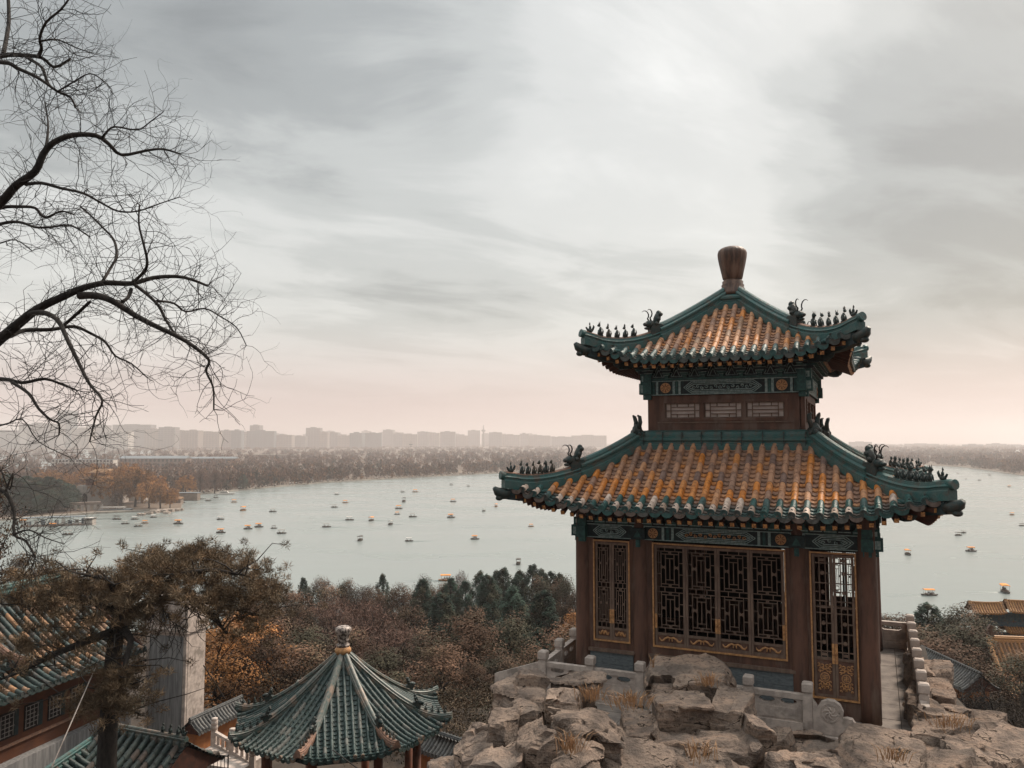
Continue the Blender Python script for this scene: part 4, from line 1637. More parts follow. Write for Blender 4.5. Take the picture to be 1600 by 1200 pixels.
RK = [
    (1014, 1137, 1030, 1066, 15.6, 1.7, 'flat cap slab with a grass tuft, topmost of the tall rock stack before the windows', 0, .25, .6),
    (1029, 1113, 1050, 1110, 14.5, 1.3, 'squared block with a bright left face just under the flat cap slab', 6, .6, .35),
    (1114, 1174, 1056, 1114, 14.3, 1.2, 'small cracked block right of the squared block under the cap slab', -10, .6, .4),
    (1018, 1172, 1102, 1182, 13.2, 1.5, 'massive rounded boulder carrying the squared block and cap slab', 4, 1.0, .7),
    (1160, 1192, 1085, 1180, 13.6, .9, 'dark upright shard leaning against the massive rounded boulder', 25, 1.0, .3),
    (1186, 1234, 1110, 1190, 14.3, .8, 'dark wedge of rock between the upright shard and the marble kerb', -20, 1.0, .4),
    (850, 978, 1080, 1150, 12.6, 1.5, 'large layered boulder with stepped ledges at the middle of the left rock pile', -8, 1.0, 1.1),
    (860, 940, 1040, 1068, 15.2, 1.2, 'flat layered slab on top of the left pile in front of the second marble post', 5, .6, .8),
    (843, 915, 1062, 1092, 14.0, 1.1, 'thin tilted slab lying under the flat layered slab of the left pile', -6, .8, .8),
    (800, 846, 1060, 1128, 13.9, .9, 'dark squared pillar rock near the left corner post', 12, 1.0, .4),
    (764, 808, 1072, 1172, 13.4, 1.0, 'tall upright grey rock at the left edge of the pile', -12, 1.2, .5),
    (770, 850, 1044, 1078, 14.8, 1.3, 'pale flat ledge at the upper left corner of the pile', 0, .9, .8),
    (714, 772, 1130, 1192, 13.0, 1.3, 'broad low boulder at the foot of the tall upright grey rock', 10, 1.6, .7),
    (750, 826, 1150, 1205, 12.0, 1.3, 'pale sloping slab at the bottom beside the rough rust coloured column', -15, 1.6, .5),
    (936, 1050, 1138, 1215, 11.9, 1.4, 'smooth low block below and right of the layered boulder', 6, 1.6, .3),
    (852, 942, 1132, 1225, 11.6, 1.0, 'rough rust coloured crag under the large layered boulder', 0, 1.6, .9),
    (816, 862, 1098, 1215, 12.2, .9, 'tall rugged column of rock left of the layered boulder', 8, 1.6, .8),
    (748, 774, 1106, 1140, 13.8, .8, 'small pale stone perched beside the tall upright grey rock', 20, 1.0, .5),
    (730, 756, 1122, 1146, 14.0, .7, 'smallest pale stone stepping down toward the green octagonal roof', -14, 1.2, .5),
    (972, 1034, 1082, 1148, 14.0, 1.3, 'earthy grass grown rock between layered boulder and massive rounded boulder', -4, 1.2, .6),
    (1040, 1200, 1168, 1225, 11.9, 1.2, 'thinly bedded ledge under the massive rounded boulder', 3, 1.6, 1.2),
    (660, 716, 1166, 1215, 13.2, 1.2, 'isolated flat topped rock nearest the octagonal pavilion columns', 14, 1.6, .5),
    (1203, 1312, 1146, 1180, 14.6, 1.2, 'dark ledge of rock directly below the marble kerb', -12, 1.2, .8),
    (1308, 1446, 1142, 1204, 13.2, 2.3, 'broad sunlit slab sloping toward the viewer before the drum stone', -10, 1.4, .4),
    (1416, 1548, 1146, 1188, 13.7, 1.9, 'flat cracked slab right of the broad sunlit slab', 8, 1.4, .6),
    (1438, 1572, 1178, 1230, 12.1, 1.7, 'lowest slab on the right, with split layered edge', -4, 1.4, .8),
    (1532, 1612, 1140, 1190, 14.0, 1.8, 'long tan slab tilted at the right border under the bare bush', -22, 1.4, .3),
    (1212, 1330, 1172, 1228, 12.1, 1.3, 'shadowy boulder under the dark ledge by the marble kerb', 10, 1.4, .7),
    (1416, 1452, 1004, 1050, 19.6, 1.3, 'pale rock farthest up beside the receding balustrade', 10, 1.4, .5),
    (1440, 1480, 1020, 1052, 20.2, 1.3, 'jutting flat rock overhanging the grey tiled wall', -8, .5, .5),
    (1446, 1488, 1044, 1088, 18.3, 1.3, 'rounded grey boulder bulging out halfway along the receding balustrade', 6, .9, .3),
    (1420, 1454, 1044, 1094, 17.7, 1.2, 'warm sloping rock against the middle balustrade post', -6, 1.3, .5),
    (1424, 1482, 1078, 1116, 16.5, 1.3, 'stepped slab beside the nearest drum stone', 12, 1.3, .7),
    (1428, 1504, 1100, 1156, 15.2, 1.4, 'wide bedded rock with dry grass right of the drum stone', -5, 1.3, .8),
    (1500, 1546, 1106, 1156, 15.6, 1.3, 'dark outer boulder at the edge of the right slope before the bare bush', 15, 1.3, .5),
    (1474, 1514, 1070, 1116, 17.0, 1.2, 'small rock tucked between grey boulder and dark outer boulder', -18, 1.3, .5),
    (1436, 1524, 1124, 1172, 14.6, 1.5, 'layered rock between wide bedded rock and flat cracked slab', 4, 1.3, .9),
]
for i, (u0, u1, v0, v1, Y, dd, lab, yaw, ext, strat) in enumerate(RK):
    big = (u1 - u0) > 70
    rock(u0, u1, v0, v1, Y, dd, lab, 100 + i * 7, yaw, ext, strat, (1.0 if big else .7) * (.5 if strat <= .4 else 1.0), 24 if big else 15, 5 if strat <= .4 else 8)
# buried filler stones that close the gaps between the blocks
rg = random.Random(77)
k = 0
for (u, v, Y) in ((745, 1180, 14), (800, 1130, 14.6), (840, 1100, 15), (900, 1120, 14.2), (960, 1120, 14.6), (1000, 1160, 12.8), (1060, 1120, 14.8), (1130, 1110, 15), (1180, 1150, 13.6), (1240, 1190, 12.6),
                  (1290, 1195, 13), (1400, 1170, 14.2), (1460, 1140, 15.2), (1500, 1170, 13.6), (1560, 1185, 13.4), (1455, 1070, 17.4), (1478, 1100, 16.6), (1530, 1120, 17.2), (1520, 1085, 19), (1560, 1150, 16), (1500, 1060, 20.5), (1580, 1130, 18), (1600, 1170, 15.5), (820, 1190, 12.6), (900, 1200, 12.0)):
    rock(u - 45, u + 45, v + 26, v + 60, Y, 1.4, 'rough broken stone wedged in the gaps of the rockery', 900 + k, rg.uniform(-30, 30), 1.2, .7, .8, 12, 8, 'rock', 'broken stones filling gaps in the rockery')
    k += 1

# dry grass growing in the joints
M['straw'] = mat('dry_grass', (.42, .24, .12), (.28, .16, .085), scale=20, rough=.9)


def grass(u, v, Y, h, wd, n, label, seed):
    rg = random.Random(seed)
    b = MB()
    for _ in range(n):
        x, y = rg.gauss(0, wd * .35), rg.gauss(0, wd * .3)
        hh = h * rg.uniform(.3, .8)
        lx, ly = rg.gauss(0, .6) * hh + x * .5, rg.gauss(0, .6) * hh
        a = rg.uniform(0, 6.3)
        ex, ey = .006 * math.cos(a), .006 * math.sin(a)
        b.add([(x - ex, y - ey, -.08), (x + ex, y + ey, -.08), (x + lx * .4 + ex, y + ly * .4 + ey, hh * .6), (x + lx * .4 - ex, y + ly * .4 - ey, hh * .6), (x + lx, y + ly, hh * .9)],
              [(0, 1, 2, 3), (3, 2, 4)])
    o = b.build('grass_tuft', [M['straw']], None, P(u, v, Y))
    return tag(o, label, 'grass tuft', 'dry grass tufts on the rockery')


grass(1106, 1064, 14.9, .22, .22, 60, 'bushy straw tuft hanging off the flat cap slab', 1)
grass(926, 1086, 14.0, .28, .3, 70, 'straw tuft at the right end of the flat layered slab', 2)
grass(985, 1092, 14.2, .16, .55, 150, 'wide thin patch of straw on the earthy rock', 3)
grass(890, 1165, 11.4, .3, .25, 60, 'straw tuft on the rough rust coloured crag', 4)
grass(1090, 1176, 11.7, .24, .3, 50, 'sparse straw tuft under the massive rounded boulder', 5)
grass(1482, 1128, 14.9, .2, .5, 90, 'straw patch on the wide bedded rock of the right slope', 6)
grass(1020, 1036, 15.9, .3, .06, 14, 'single thin stalk beside the flat cap slab', 7)
grass(1395, 1180, 13.0, .2, .3, 60, 'low straw tuft at the edge of the broad sunlit slab', 8)
# ------------------------------------------------------------------ buildings on the terraces below
def plain_paint(c_b, c_p, c_eave=None):
    def f(kind, s, dist, j, rng):
        if kind in ('d', 'a'):
            return rng.choice(c_eave or c_b)
        return rng.choice(c_b if kind == 'b' else c_p)
    return f


# ---- octagonal pavilion with a green roof
OC = P(536, 1016, 30.0)
oct_floor = ground_z(OC.x, OC.y)
APEX = OC.z - oct_floor
oc = tag(empty('octagonal_pavilion', (OC.x, OC.y, oct_floor), R(15)), 'octagonal pavilion with a dark green glazed pointed roof and small white stone knob', 'pavilion')
K8 = math.tan(math.pi / 8)
OE = APEX - 2.5
OP = Profile(.12, 3.72, APEX - .15, OE, 1.5, .30, .12, .5, K8)
G1, G2, G3, G4 = (.017, .042, .039, .9), (.028, .056, .052, .75), (.055, .082, .075, .5), (.13, .135, .122, .3)
oct_c = plain_paint([G1, G1, G2, G2, G3, G4], [G1, G1, G2, (.02, .045, .04, .6)], [G1, G2, G3, (.2, .14, .1, .3)])
mb = MB()
rg = random.Random(21)
for k in range(8):
    tile_side(mb, OP, k * math.pi / 4, .24, .06, oct_c, rg, e=.16)
oroof = mb.build('roof', [M['tile']], oc)
b = MB()
for k in range(8):
    soffit(b, OP, k * math.pi / 4, .1, 2.4, 0, 8)
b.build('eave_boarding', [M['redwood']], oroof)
M['pale_ridge'] = mat('bleached_green_ridge', (.06, .095, .085), (.16, .15, .13), scale=7, rough=.4, bump=.2, c3=(.28, .2, .15), scale3=2)
for k in range(8):
    th = k * math.pi / 4
    b = MB()
    def opath(da, db, n=10, lift=0.0):
        out = []
        for i in range(n + 1):
            d = da + (db - da) * i / n
            s, d, z = OP.hip(d)
            out.append(Vector(side_point(s, d, z + lift, th)))
        return out
    b.sweep(opath(.1, 2.6, 14), scale_prof(RIDGE_BIG, .78, .68), 0)
    b.sweep(opath(2.55, OP.dtip, 8), scale_prof(RIDGE_SMALL, .9, .8), 1 if k in (0, 7) else 0)
    b.build('hip_ridge', [M['pale_ridge'], M['ridge_worn']], oroof)
    q = opath(2.4, 2.65, 2)
    dd = (q[-1] - q[0]); dd.z = 0; dd.normalize()
    rz = math.atan2(dd.x, -dd.y)
    place(horned_beast, 'ridge_beast', [M['statue'], M['iron']], oroof, q[-1] + Vector((0, 0, .08)), rz, .5, 0, 1, False)
    for i in range(4):
        q1 = opath(2.95 + i * .22, 3.05 + i * .22, 1)[0]
        place(seated_beast, 'ridge_figure', [M['rust_statue'] if k in (0, 7, 2) else M['statue']], oroof, q1 + Vector((0, 0, .14)), rz, .28, i % 4)
b = MB()
b.lathe([(.30, -.1), (.30, .06), (.25, .10), (.25, .14)], 20, 0, 0, APEX, 0)
b.build('finial_collar', [M['gold']], oroof)
b = MB()
b.lathe([(.24, .14), (.24, .22), (.19, .25), (.19, .34), (.22, .37), (.2, .42), (.21, .5), (.27, .62), (.30, .72), (.29, .82), (.2, .88), (.02, .90)], 22, 0, 0, APEX, 0)
b.build('finial_knob', [mat('speckled_white_knob', (.46, .38, .33), (.07, .05, .045), scale=11, rough=.35, lo=.45, hi=.55)], oroof)
M['redcol'] = mat('vermilion_column', (.20, .07, .035), (.13, .05, .03), scale=5, rough=.6)
for k in range(8):
    a = k * math.pi / 4 + math.pi / 8
    b = MB()
    b.lathe([(.17, 0), (.16, .2), (.155, OE - .1)], 14, 2.85 * math.sin(a), -2.85 * math.cos(a), 0, 0)
    b.build('column', [M['redcol']], oc)
b = MB()
for k in range(8):
    Mk = Matrix.Rotation(k * math.pi / 4, 4, 'Z')
    b.box(-1.08, 1.08, -2.7, -2.56, OE - .55, OE - .05, 0, None, Mk)
    b.box(-1.08, 1.08, -2.72, -2.70, OE - .35, OE - .25, 1, None, Mk)
b.build('painted_lintel', [M['teal'], M['gold']], oc)
b = MB()
b.lathe([(3.4, -.6), (3.4, .02)], 8, 0, 0, 0, 0, None, False, math.pi / 8)
b.build('stone_base', [M['stone']], oc)

# ---- the great stone stele
cn = P(287, 1160, 38.0)
stele_z = ground_z(cn.x, cn.y)
sb = cn.z
ya = R(22.4 + 35)      # left face leaves the near corner at this angle
ex = Vector((-math.cos(R(35) - R(22.4)), math.sin(R(35) - R(22.4)), 0))
ex = Vector((-math.cos(R(12)), math.sin(R(12)), 0))
az = math.atan2(cn.x, cn.y)
imgx = Vector((math.cos(az), -math.sin(az), 0))
imgy = Vector((math.sin(az), math.cos(az), 0))
ex = (-imgx * math.cos(R(35)) + imgy * math.sin(R(35)))      # along the left face
ey = (imgx * math.sin(R(35)) + imgy * math.cos(R(35)))       # along the right face
LW, LD = 2.15, 1.5
ctr = cn + ex * (LW / 2) + ey * (LD / 2)
srz = math.atan2(-ex.y, -ex.x)       # local +x points from far left edge to the near corner
stl = tag(empty('stone_stele', (ctr.x, ctr.y, sb), srz), 'tall grey stone stele with squared capstone standing on a carved pedestal behind the pine', 'stele')
b = MB()
b.box(-LW / 2, LW / 2, -LD / 2, LD / 2, 0, 5.0, 0)
b.box(-LW / 2 + .16, LW / 2 - .16, -LD / 2 - .015, -LD / 2 + .01, .2, 4.85, 1)
b.box(LW / 2 - .01, LW / 2 + .015, -LD / 2 + .14, LD / 2 - .14, .2, 4.85, 0)
b.build('shaft', [M['stone'], M['steleface']], stl)
b = MB()
b.box(-LW / 2 - .1, LW / 2 + .1, -LD / 2 - .1, LD / 2 + .1, 5.0, 6.25, 0)
b.box(-LW / 2 - .1, LW / 2 + .1, -LD / 2 - .1, LD / 2 + .1, 6.253, 6.5, 0)
b.box(-.35, .25, -LD / 2 - .13, -LD / 2 - .09, 5.35, 6.0, 2)
b.box(-.3, .2, -LD / 2 - .14, -LD / 2 - .125, 5.42, 5.93, 1)
for i in range(14):
    x = -LW / 2 + i * LW / 13
    b.ell((x, -LD / 2 - .1, 5.12 + .05 * (i % 2)), (.11, .05, .11), 0)
b.build('capstone', [M['stone'], M['steleface'], M['rock']], stl)
b = MB()
b.box(-LW / 2 - .45, LW / 2 + .55, -LD / 2 - .55, LD / 2 + .4, -.22, -.001, 0)
b.box(-LW / 2 - .3, LW / 2 + .4, -LD / 2 - .4, LD / 2 + .25, -.6, -.22, 0)
for i in range(12):
    b.box(-LW / 2 - .28 + i * .235, -LW / 2 - .12 + i * .235, -LD / 2 - .43, -LD / 2 - .4, -.55, -.27, 0)
    if i < 9:
        b.box(LW / 2 + .4, LW / 2 + .43, -LD / 2 - .35 + i * .235, -LD / 2 - .2 + i * .235, -.55, -.27, 0)
b.box(-LW / 2 - .5, LW / 2 + .6, -LD / 2 - .6, LD / 2 + .45, -2.2, -.6, 1)
b.build('pedestal', [M['stone'], M['rock']], stl)


# ---- generic straight gabled run of tiles (coping walls, halls)
def tiled_hall(name, label, cat, p0, p1, half, rise, z_eave, paint, sp, r, wall_h, wall_mat, wall_in, detail=False, group=None, ridge_mat=None, ridge_s=.6, power=1.3, roofname='roof', sides=(0, 1), beam=None):
    """p0-p1: the ridge line in plan; local x along it, eaves at +-half"""
    p0, p1 = Vector((p0[0], p0[1], 0)), Vector((p1[0], p1[1], 0))
    d = p1 - p0
    L = d.length
    c = (p0 + p1) / 2
    root = tag(empty(name, (c.x, c.y, z_eave), math.atan2(d.y, d.x)), label, cat, group)
    pf = Profile(.06, half, rise, 0, power, 0, 0, .5, 1.0, L / 2)
    mb = MB()
    rg = random.Random(int(L * 100))
    for k in sides:
        tile_side(mb, pf, k * math.pi, sp, r, paint, rg, detail=detail, L=.3 if detail else .45, e=.16 if detail else .3)
    rf = mb.build(roofname, [M['tile']], root)
    b = MB()
    for k in sides:
        soffit(b, pf, k * math.pi, .09, .1, 0, 6, 0)
    b.prism([(-half, -.1), (half, -.1), (0, rise - .1)], -L / 2, -L / 2 + .05, 0, None, Matrix.Rotation(math.pi / 2, 4, 'Z'))
    b.prism([(-half, -.1), (half, -.1), (0, rise - .1)], L / 2 - .05, L / 2, 0, None, Matrix.Rotation(math.pi / 2, 4, 'Z'))
    b.build('eave_boarding', [M['redwood']], rf)
    b = MB()
    b.sweep([(-L / 2, 0, rise - .02), (L / 2, 0, rise - .02)], scale_prof(RIDGE_BIG, ridge_s, ridge_s), 0)
    b.build('ridge', [ridge_mat or M['ridge']], rf)
    if wall_h:
        b = MB()
        b.box(-L / 2 + .05, L / 2 - .05, -half + wall_in, half - wall_in, -wall_h, -.08, 0)
        if beam:
            b.box(-L / 2 + .02, L / 2 - .02, -half + wall_in - .06, half - wall_in + .06, -.09 - beam, -.085, 1)
        b.build('wall', [wall_mat, M['teal']], root)
    return root, L


gt = plain_paint([(.13, .13, .125, .1), (.10, .10, .098, .1), (.17, .165, .155, .1)], [(.07, .07, .07, .1), (.085, .085, .08, .1)])
# ochre walls with grey tile coping
a, c = P(296, 1130, 36.9), P(378, 1094, 40.2)
tiled_hall('coping_wall', 'ochre wall with grey tiled coping between stele and green octagonal roof', 'wall', a, c, .55, .42, (a.z + c.z) / 2 - .35, gt, .2, .06, 3.6, M['orange_wall'], .28, group='ochre walls with grey tile coping', ridge_mat=M['grey_tile'])
a, c = P(660, 1142, 36.0), P(742, 1152, 34.0)
tiled_hall('coping_wall', 'ochre wall with grey tiled coping right of the green octagonal roof', 'wall', a, c, .7, .55, a.z - .5, gt, .2, .06, 3.6, M['orange_wall'], .35, group='ochre walls with grey tile coping', ridge_mat=M['grey_tile'])
a, c = P(1440, 1026, 52.0), P(1532, 1040, 46.0)
tiled_hall('coping_wall', 'ochre wall with wide grey tiled coping beyond the right rock slope', 'wall', a, c, 1.1, .8, (a.z + c.z) / 2 - .8, gt, .22, .06, 3.6, M['orange_wall'], .6, group='ochre walls with grey tile coping', ridge_mat=M['grey_tile'])

# ---- hall on the left, half hidden by the pine
e0 = P(-60, 1128, 29.0)
e1 = P(232, 1012, 38.6)
zE = (P(40, 1090, 31.2).z + P(228, 1014, 38.4).z) / 2
dv = (e1 - e0); dv.z = 0
nv = Vector((-dv.y, dv.x, 0)).normalized()          # away from the viewer's right, to the left
HALF = 4.6
M['hallwall'] = mat('dim_red_plaster', (.12, .045, .022), (.085, .034, .02), scale=2, rough=.9)
G5 = (.36, .22, .14, .2)
hallp = plain_paint([(.022, .046, .042, .8), (.03, .05, .046, .6), (.26, .16, .10, .2), (.33, .18, .09, .2), (.055, .055, .05, .3)], [(.02, .034, .032, .5), (.035, .035, .03, .2), (.018, .03, .03, .5)], [(.03, .05, .047, .6), (.05, .056, .053, .4)])
hall, HL = tiled_hall('hall', 'low red-walled hall with green and ochre tiled roof half hidden behind the pine', 'hall', e0 + nv * HALF, e1 + nv * HALF, HALF, 3.1, zE, hallp, .33, .10, 4.6, M['hallwall'], 1.35, True, ridge_s=1.2, beam=.55)
M['lattice_pale'] = mat('pale_lattice', (.30, .27, .25), rough=.8)
for i in range(int((HL - 1.6) / 1.22)):
    x = -HL / 2 + .9 + i * 1.22
    f = MB()
    yw = -HALF + 1.35
    f.box(x - .46, x + .46, yw - .03, yw + .01, -2.02, -.98, 0)
    for q in range(4):
        f.box(x - .4 + q * .2, x - .37 + q * .2, yw - .045, yw - .031, -1.95, -1.05, 1)
    for q in range(6):
        zq = -1.93 + q * .17
        f.box(x - .42 + .1 * (q % 2), x + .1 + .12 * (q % 3), yw - .046, yw - .032, zq, zq + .03, 1)
    f.box(x + .26, x + .46, yw - .05, yw - .031, -2.0, -1.0, 2)
    f.build('window', [M['dark'], M['lattice_pale'], M['teal']], hall)
b = MB()
b.box(-HL / 2, HL / 2, -HALF + 1.25, -HALF + 1.34, -2.35, -2.25, 0)
b.build('sill_rail', [M['ridge_worn']], hall)
b = MB()
b.box(-HL / 2 - .1, HL / 2 + .1, -HALF + .9, HALF - .9, -4.6, -2.9, 0)
b.build('stone_base', [M['steleface']], hall)

# ---- gate roof at the lower left, in front of the stele
# ridge along the view's lower left; one slope falls toward the viewer's right
r0 = P(20, 1210, 24.0)
r1 = P(150, 1146, 28.5)
r2 = P(292, 1150, 27.0)
zr = r1.z - .25
gp = plain_paint([(.026, .05, .046, .8), (.04, .06, .055, .6), (.09, .07, .058, .3), (.024, .044, .042, .8)], [(.012, .02, .019, .5), (.018, .026, .025, .4)], [(.03, .05, .047, .6), (.12, .085, .06, .2)])
gate, GL = tiled_hall('gate_roof', 'long low gallery with dark green tiled roof below the hall windows', 'gallery', Vector((r0.x, r0.y, 0)) - (r1 - r0).normalized() * 4, r1, 2.7, 1.35, zr - 1.35, gp, .36, .10, 3.2, M['redcol'], .8, True, ridge_s=.8)
gate2, GL2 = tiled_hall('gatehouse', 'small gatehouse whose green tiled ridge carries three seated figures in front of the stele', 'gatehouse', Vector((r1.x, r1.y, 0)) + Vector((.2, 0, 0)), r2, 1.7, 1.0, r2.z - 1.25, gp, .34, .10, 3.0, M['rock'], .7, True, ridge_s=.75, ridge_mat=M['pale_ridge'])
for i in range(3):
    place(seated_beast, 'ridge_figure', [M['statue']], gate2, Vector((GL2 / 2 - 1.05 + i * .34, 0, 1.24)), math.pi / 2, .34, i)
place(rider, 'ridge_rider', [M['statue']], gate2, Vector((GL2 / 2 - .12, 0, 1.22)), math.pi / 2, .34)

# ---- two-tiered ornament roof at the far left edge
cpt = P(8, 985, 34.0)
lt = tag(empty('corner_roof', (cpt.x - 1.6, cpt.y, cpt.z - 1.7), R(20)), 'green tiled corner roof with a dark figure finial and yellow glazed flower at the left border', 'roof')
LP = Profile(.2, 2.6, 2.2, .6, 1.3, .25, .1)
mb = MB()
for k in range(4):
    tile_side(mb, LP, k * math.pi / 2, .3, .085, gp, rg)
rf = mb.build('roof', [M['tile']], lt)
for k in range(4):
    b = MB()
    b.sweep(hip_path(LP, k * math.pi / 2, .1, LP.dtip, 10), scale_prof(RIDGE_SMALL, 1.1, 1.1), 0)
    b.build('hip_ridge', [M['ridge_worn']], rf)
b = MB()
b.lathe([(.45, 0), (.5, .12), (.36, .2), (.42, .32), (.2, .4)], 12, 0, 0, 2.15, 0)
b.build('yellow_flower', [mat('yellow_glaze', (.55, .30, .04), (.35, .17, .03), scale=8, rough=.4)], rf)
b = MB()
b.lathe([(.3, 0), (.36, .25), (.25, .5), (.3, .8), (.16, 1.1), (.12, 1.3), (.16, 1.45), (.03, 1.6)], 12, 0, 0, 2.5, 0)
b.build('finial', [M['statue']], rf)
b = MB()
b.box(-2.0, 2.0, -2.0, 2.0, -3.5, .7, 0)
b.build('wall', [M['redcol']], lt)

# ---- marble stair with posts, platform and iron railing between stele and octagonal pavilion
def round_post(b, x, y, z, h, r=.15):
    b.lathe([(r * 1.0, 0), (r * 1.0, h - .5)], 4, x, y, z, 0, None, False, math.pi / 4)
    b.lathe([(r * .75, h - .5), (r * .95, h - .46), (r * .95, h - .34), (r * .8, h - .32), (r * .95, h - .28), (r * .95, h - .14), (r * .75, h - .12), (r * .9, h - .08), (r * .85, h - .02), (r * .4, h)], 12, x, y, z, 0)


s0 = P(334, 1176, 34.5)
s1 = P(362, 1188, 33.6)
s2 = P(394, 1205, 32.6)
sr = tag(empty('stair_balustrade', s0, 0), 'carved marble stair balustrade with round headed posts stepping down toward the octagonal pavilion', 'balustrade')
pp = [s0, s1, s2]
for q, hh in zip(pp, (1.65, 1.5, 1.3)):
    b = MB()
    round_post(b, 0, 0, -.2, hh)
    b.build('post', [M['stone']], sr, q - s0)
for a, c in zip(pp, pp[1:]):
    b = MB()
    A, C = a - s0, c - s0
    b.bar(A + Vector((0, 0, .85)), C + Vector((0, 0, .72)), .14, .12, 0)
    b.bar(A + Vector((0, 0, .22)), C + Vector((0, 0, .10)), .1, .42, 0)
    for f in (.25, .5, .75):
        q = A.lerp(C, f)
        b.bar(q + Vector((0, 0, .2)), q + Vector((0, 0, .82)), .12, .07, 0)
    b.build('panel', [M['stone']], sr)
pl = P(350, 1180, 33.5)
b = MB()
b.box(-1.2, 1.6, -1.0, .7, -2.5, 0, 0)
o = tag(b.build('stone_platform', [M['stone']], None, pl), 'pale bare stone platform at the foot of the stele beside the iron railing', 'platform')
o.rotation_euler = (0, 0, R(-18))
ir = P(318, 1178, 30.5)
rl = tag(empty('iron_railing', (ir.x, ir.y, ir.z - 1.0), R(-14)), 'thin black iron railing in front of the pale stone platform', 'railing')
b = MB()
b.box(0, 1.05, -.015, .015, 1.0, 1.03, 0)
b.box(0, 1.05, -.012, .012, .12, .15, 0)
b.build('rail', [M['iron']], rl)
for i in range(8):
    b = MB()
    wd = .018 if i == 7 else .009
    b.box(i * .15 - wd, i * .15 + wd, -wd, wd, -.6, 1.0 + (.08 if i == 7 else 0), 0)
    b.build('bar', [M['iron']], rl)
# guy wires of the pine
for (u0, v0, Y0, u1, v1, Y1, lab) in ((155, 1030, 25.4, 78, 1205, 21.5, 'thin pale guy wire slanting from the pine trunk to the lower left'), (318, 1040, 27, 352, 1092, 33, 'dark cable slanting from the pine crown toward the octagonal roof'),
                                      (520, 1172, 25, 566, 1206, 23.5, 'dark cable crossing the octagonal pavilion eave at the bottom')):
    b = MB()
    b.tube([P(u0, v0, Y0), P(u1, v1, Y1)], .018, 5, 0)
    o = b.build('guy_wire', [M['bark'] if 'dark' in lab else M['stone']])
    tag(o, lab, 'cable')

# ---- yellow roofed hall and memorial arch on the right
yp = plain_paint([(.36, .155, .04, .6), (.30, .135, .045, .4), (.25, .125, .06, .3)], [(.20, .095, .04, .3), (.15, .075, .035, .3)])
a = P(1542, 1000, 74.0)
d_ = Vector((1, -.14, 0))
yh, YL = tiled_hall('yellow_roofed_hall', 'hall with a steep ochre yellow tiled roof at the right border below the memorial arch', 'hall', a, a + d_ * 12, 5.0, 4.6, a.z - 4.6, yp, .34, .1, 4.5, M['redcol'], 1.2, False, ridge_mat=M['gold'], ridge_s=1.3, power=1.25)
# the lower skirt roof beyond its gable
sk = MB()
pfS = Profile(.1, 3.2, 2.0, 0, 1.3, .5, 0, .3, 1.0, 3.6)
tile_side(sk, pfS, -math.pi / 2, .34, .1, yp, rg, detail=False, L=.45, e=.3)
so_ = sk.build('skirt_roof', [M['tile']], yh, Vector((-YL / 2 + .2, 0, -.6)))
b = MB()
b.sweep([Vector((-YL / 2 + .1, 0, 4.5)), Vector((-YL / 2 + .1, -1.5, 2.9)), Vector((-YL / 2 + .1, -3.2, 1.35)), Vector((-YL / 2 + .1, -5.0, .2))], scale_prof(RIDGE_BIG, 1.2, 1.1), 0)
b.build('gable_ridge', [M['gold']], yh)
b = MB()
b.prism([(-.25, 0), (.25, 0), (.3, .5), (.1, .8), (.35, 1.1), (.0, 1.25), (-.25, .9)], -.15, .15, 0)
b.build('ridge_ornament', [M['vase']], yh, Vector((-YL / 2 + .3, 0, 4.75)))

arch_c = P(1580, 990, 96.0)
ar = tag(empty('memorial_arch', (arch_c.x, arch_c.y, arch_c.z - 7), R(-8)), 'memorial archway with stacked short yellow roofs and blue painted beams at the right border', 'archway')
ay = plain_paint([(.40, .19, .055, .5), (.33, .15, .05, .4)], [(.22, .11, .045, .3)])
for (x0, x1, zr_, h_) in ((-4.6, -.9, 9.5, .95), (-.6, 5.0, 9.7, 1.05), (-.9, 1.6, 7.3, .7)):
    mb = MB()
    pf = Profile(.1, 1.15, h_, 0, 1.3, .25, .05, .5, 1.0, (x1 - x0) / 2)
    tile_side(mb, pf, 0, .3, .085, ay, rg, detail=False, L=.45, e=.3)
    tile_side(mb, pf, math.pi, .3, .085, ay, rg, detail=False, L=.45, e=.3)
    mb.sweep([((x0 - x1) / 2, 0, h_), (0, 0, h_ - .06), ((x1 - x0) / 2, 0, h_)], scale_prof(RIDGE_BIG, .9, .8), 0, (.36, .17, .05, .4))
    mb.build('short_roof', [M['tile']], ar, Vector(((x0 + x1) / 2, 0, zr_)))
M['archblue'] = mat('blue_painted_beam', (.045, .085, .115), (.09, .13, .14), scale=4, rough=.8, c3=(.14, .11, .07), scale3=3)
b = MB()
b.box(-3.9, 4.6, -.3, .3, 8.5, 9.45, 0)
b.box(-3.9, 4.6, -.35, .35, 7.9, 8.4, 0)
b.box(.9, 4.6, -.28, .28, 6.3, 7.8, 0)
b.box(-3.9, .8, -.28, .28, 6.4, 7.1, 0)
b.build('painted_beams', [M['archblue']], ar)
for x in (-3.6, .3, 4.2):
    b = MB()
    b.box(x - .22, x + .22, -.26, .26, -4, 8.45, 0)
    b.build('post', [M['redcol']], ar)
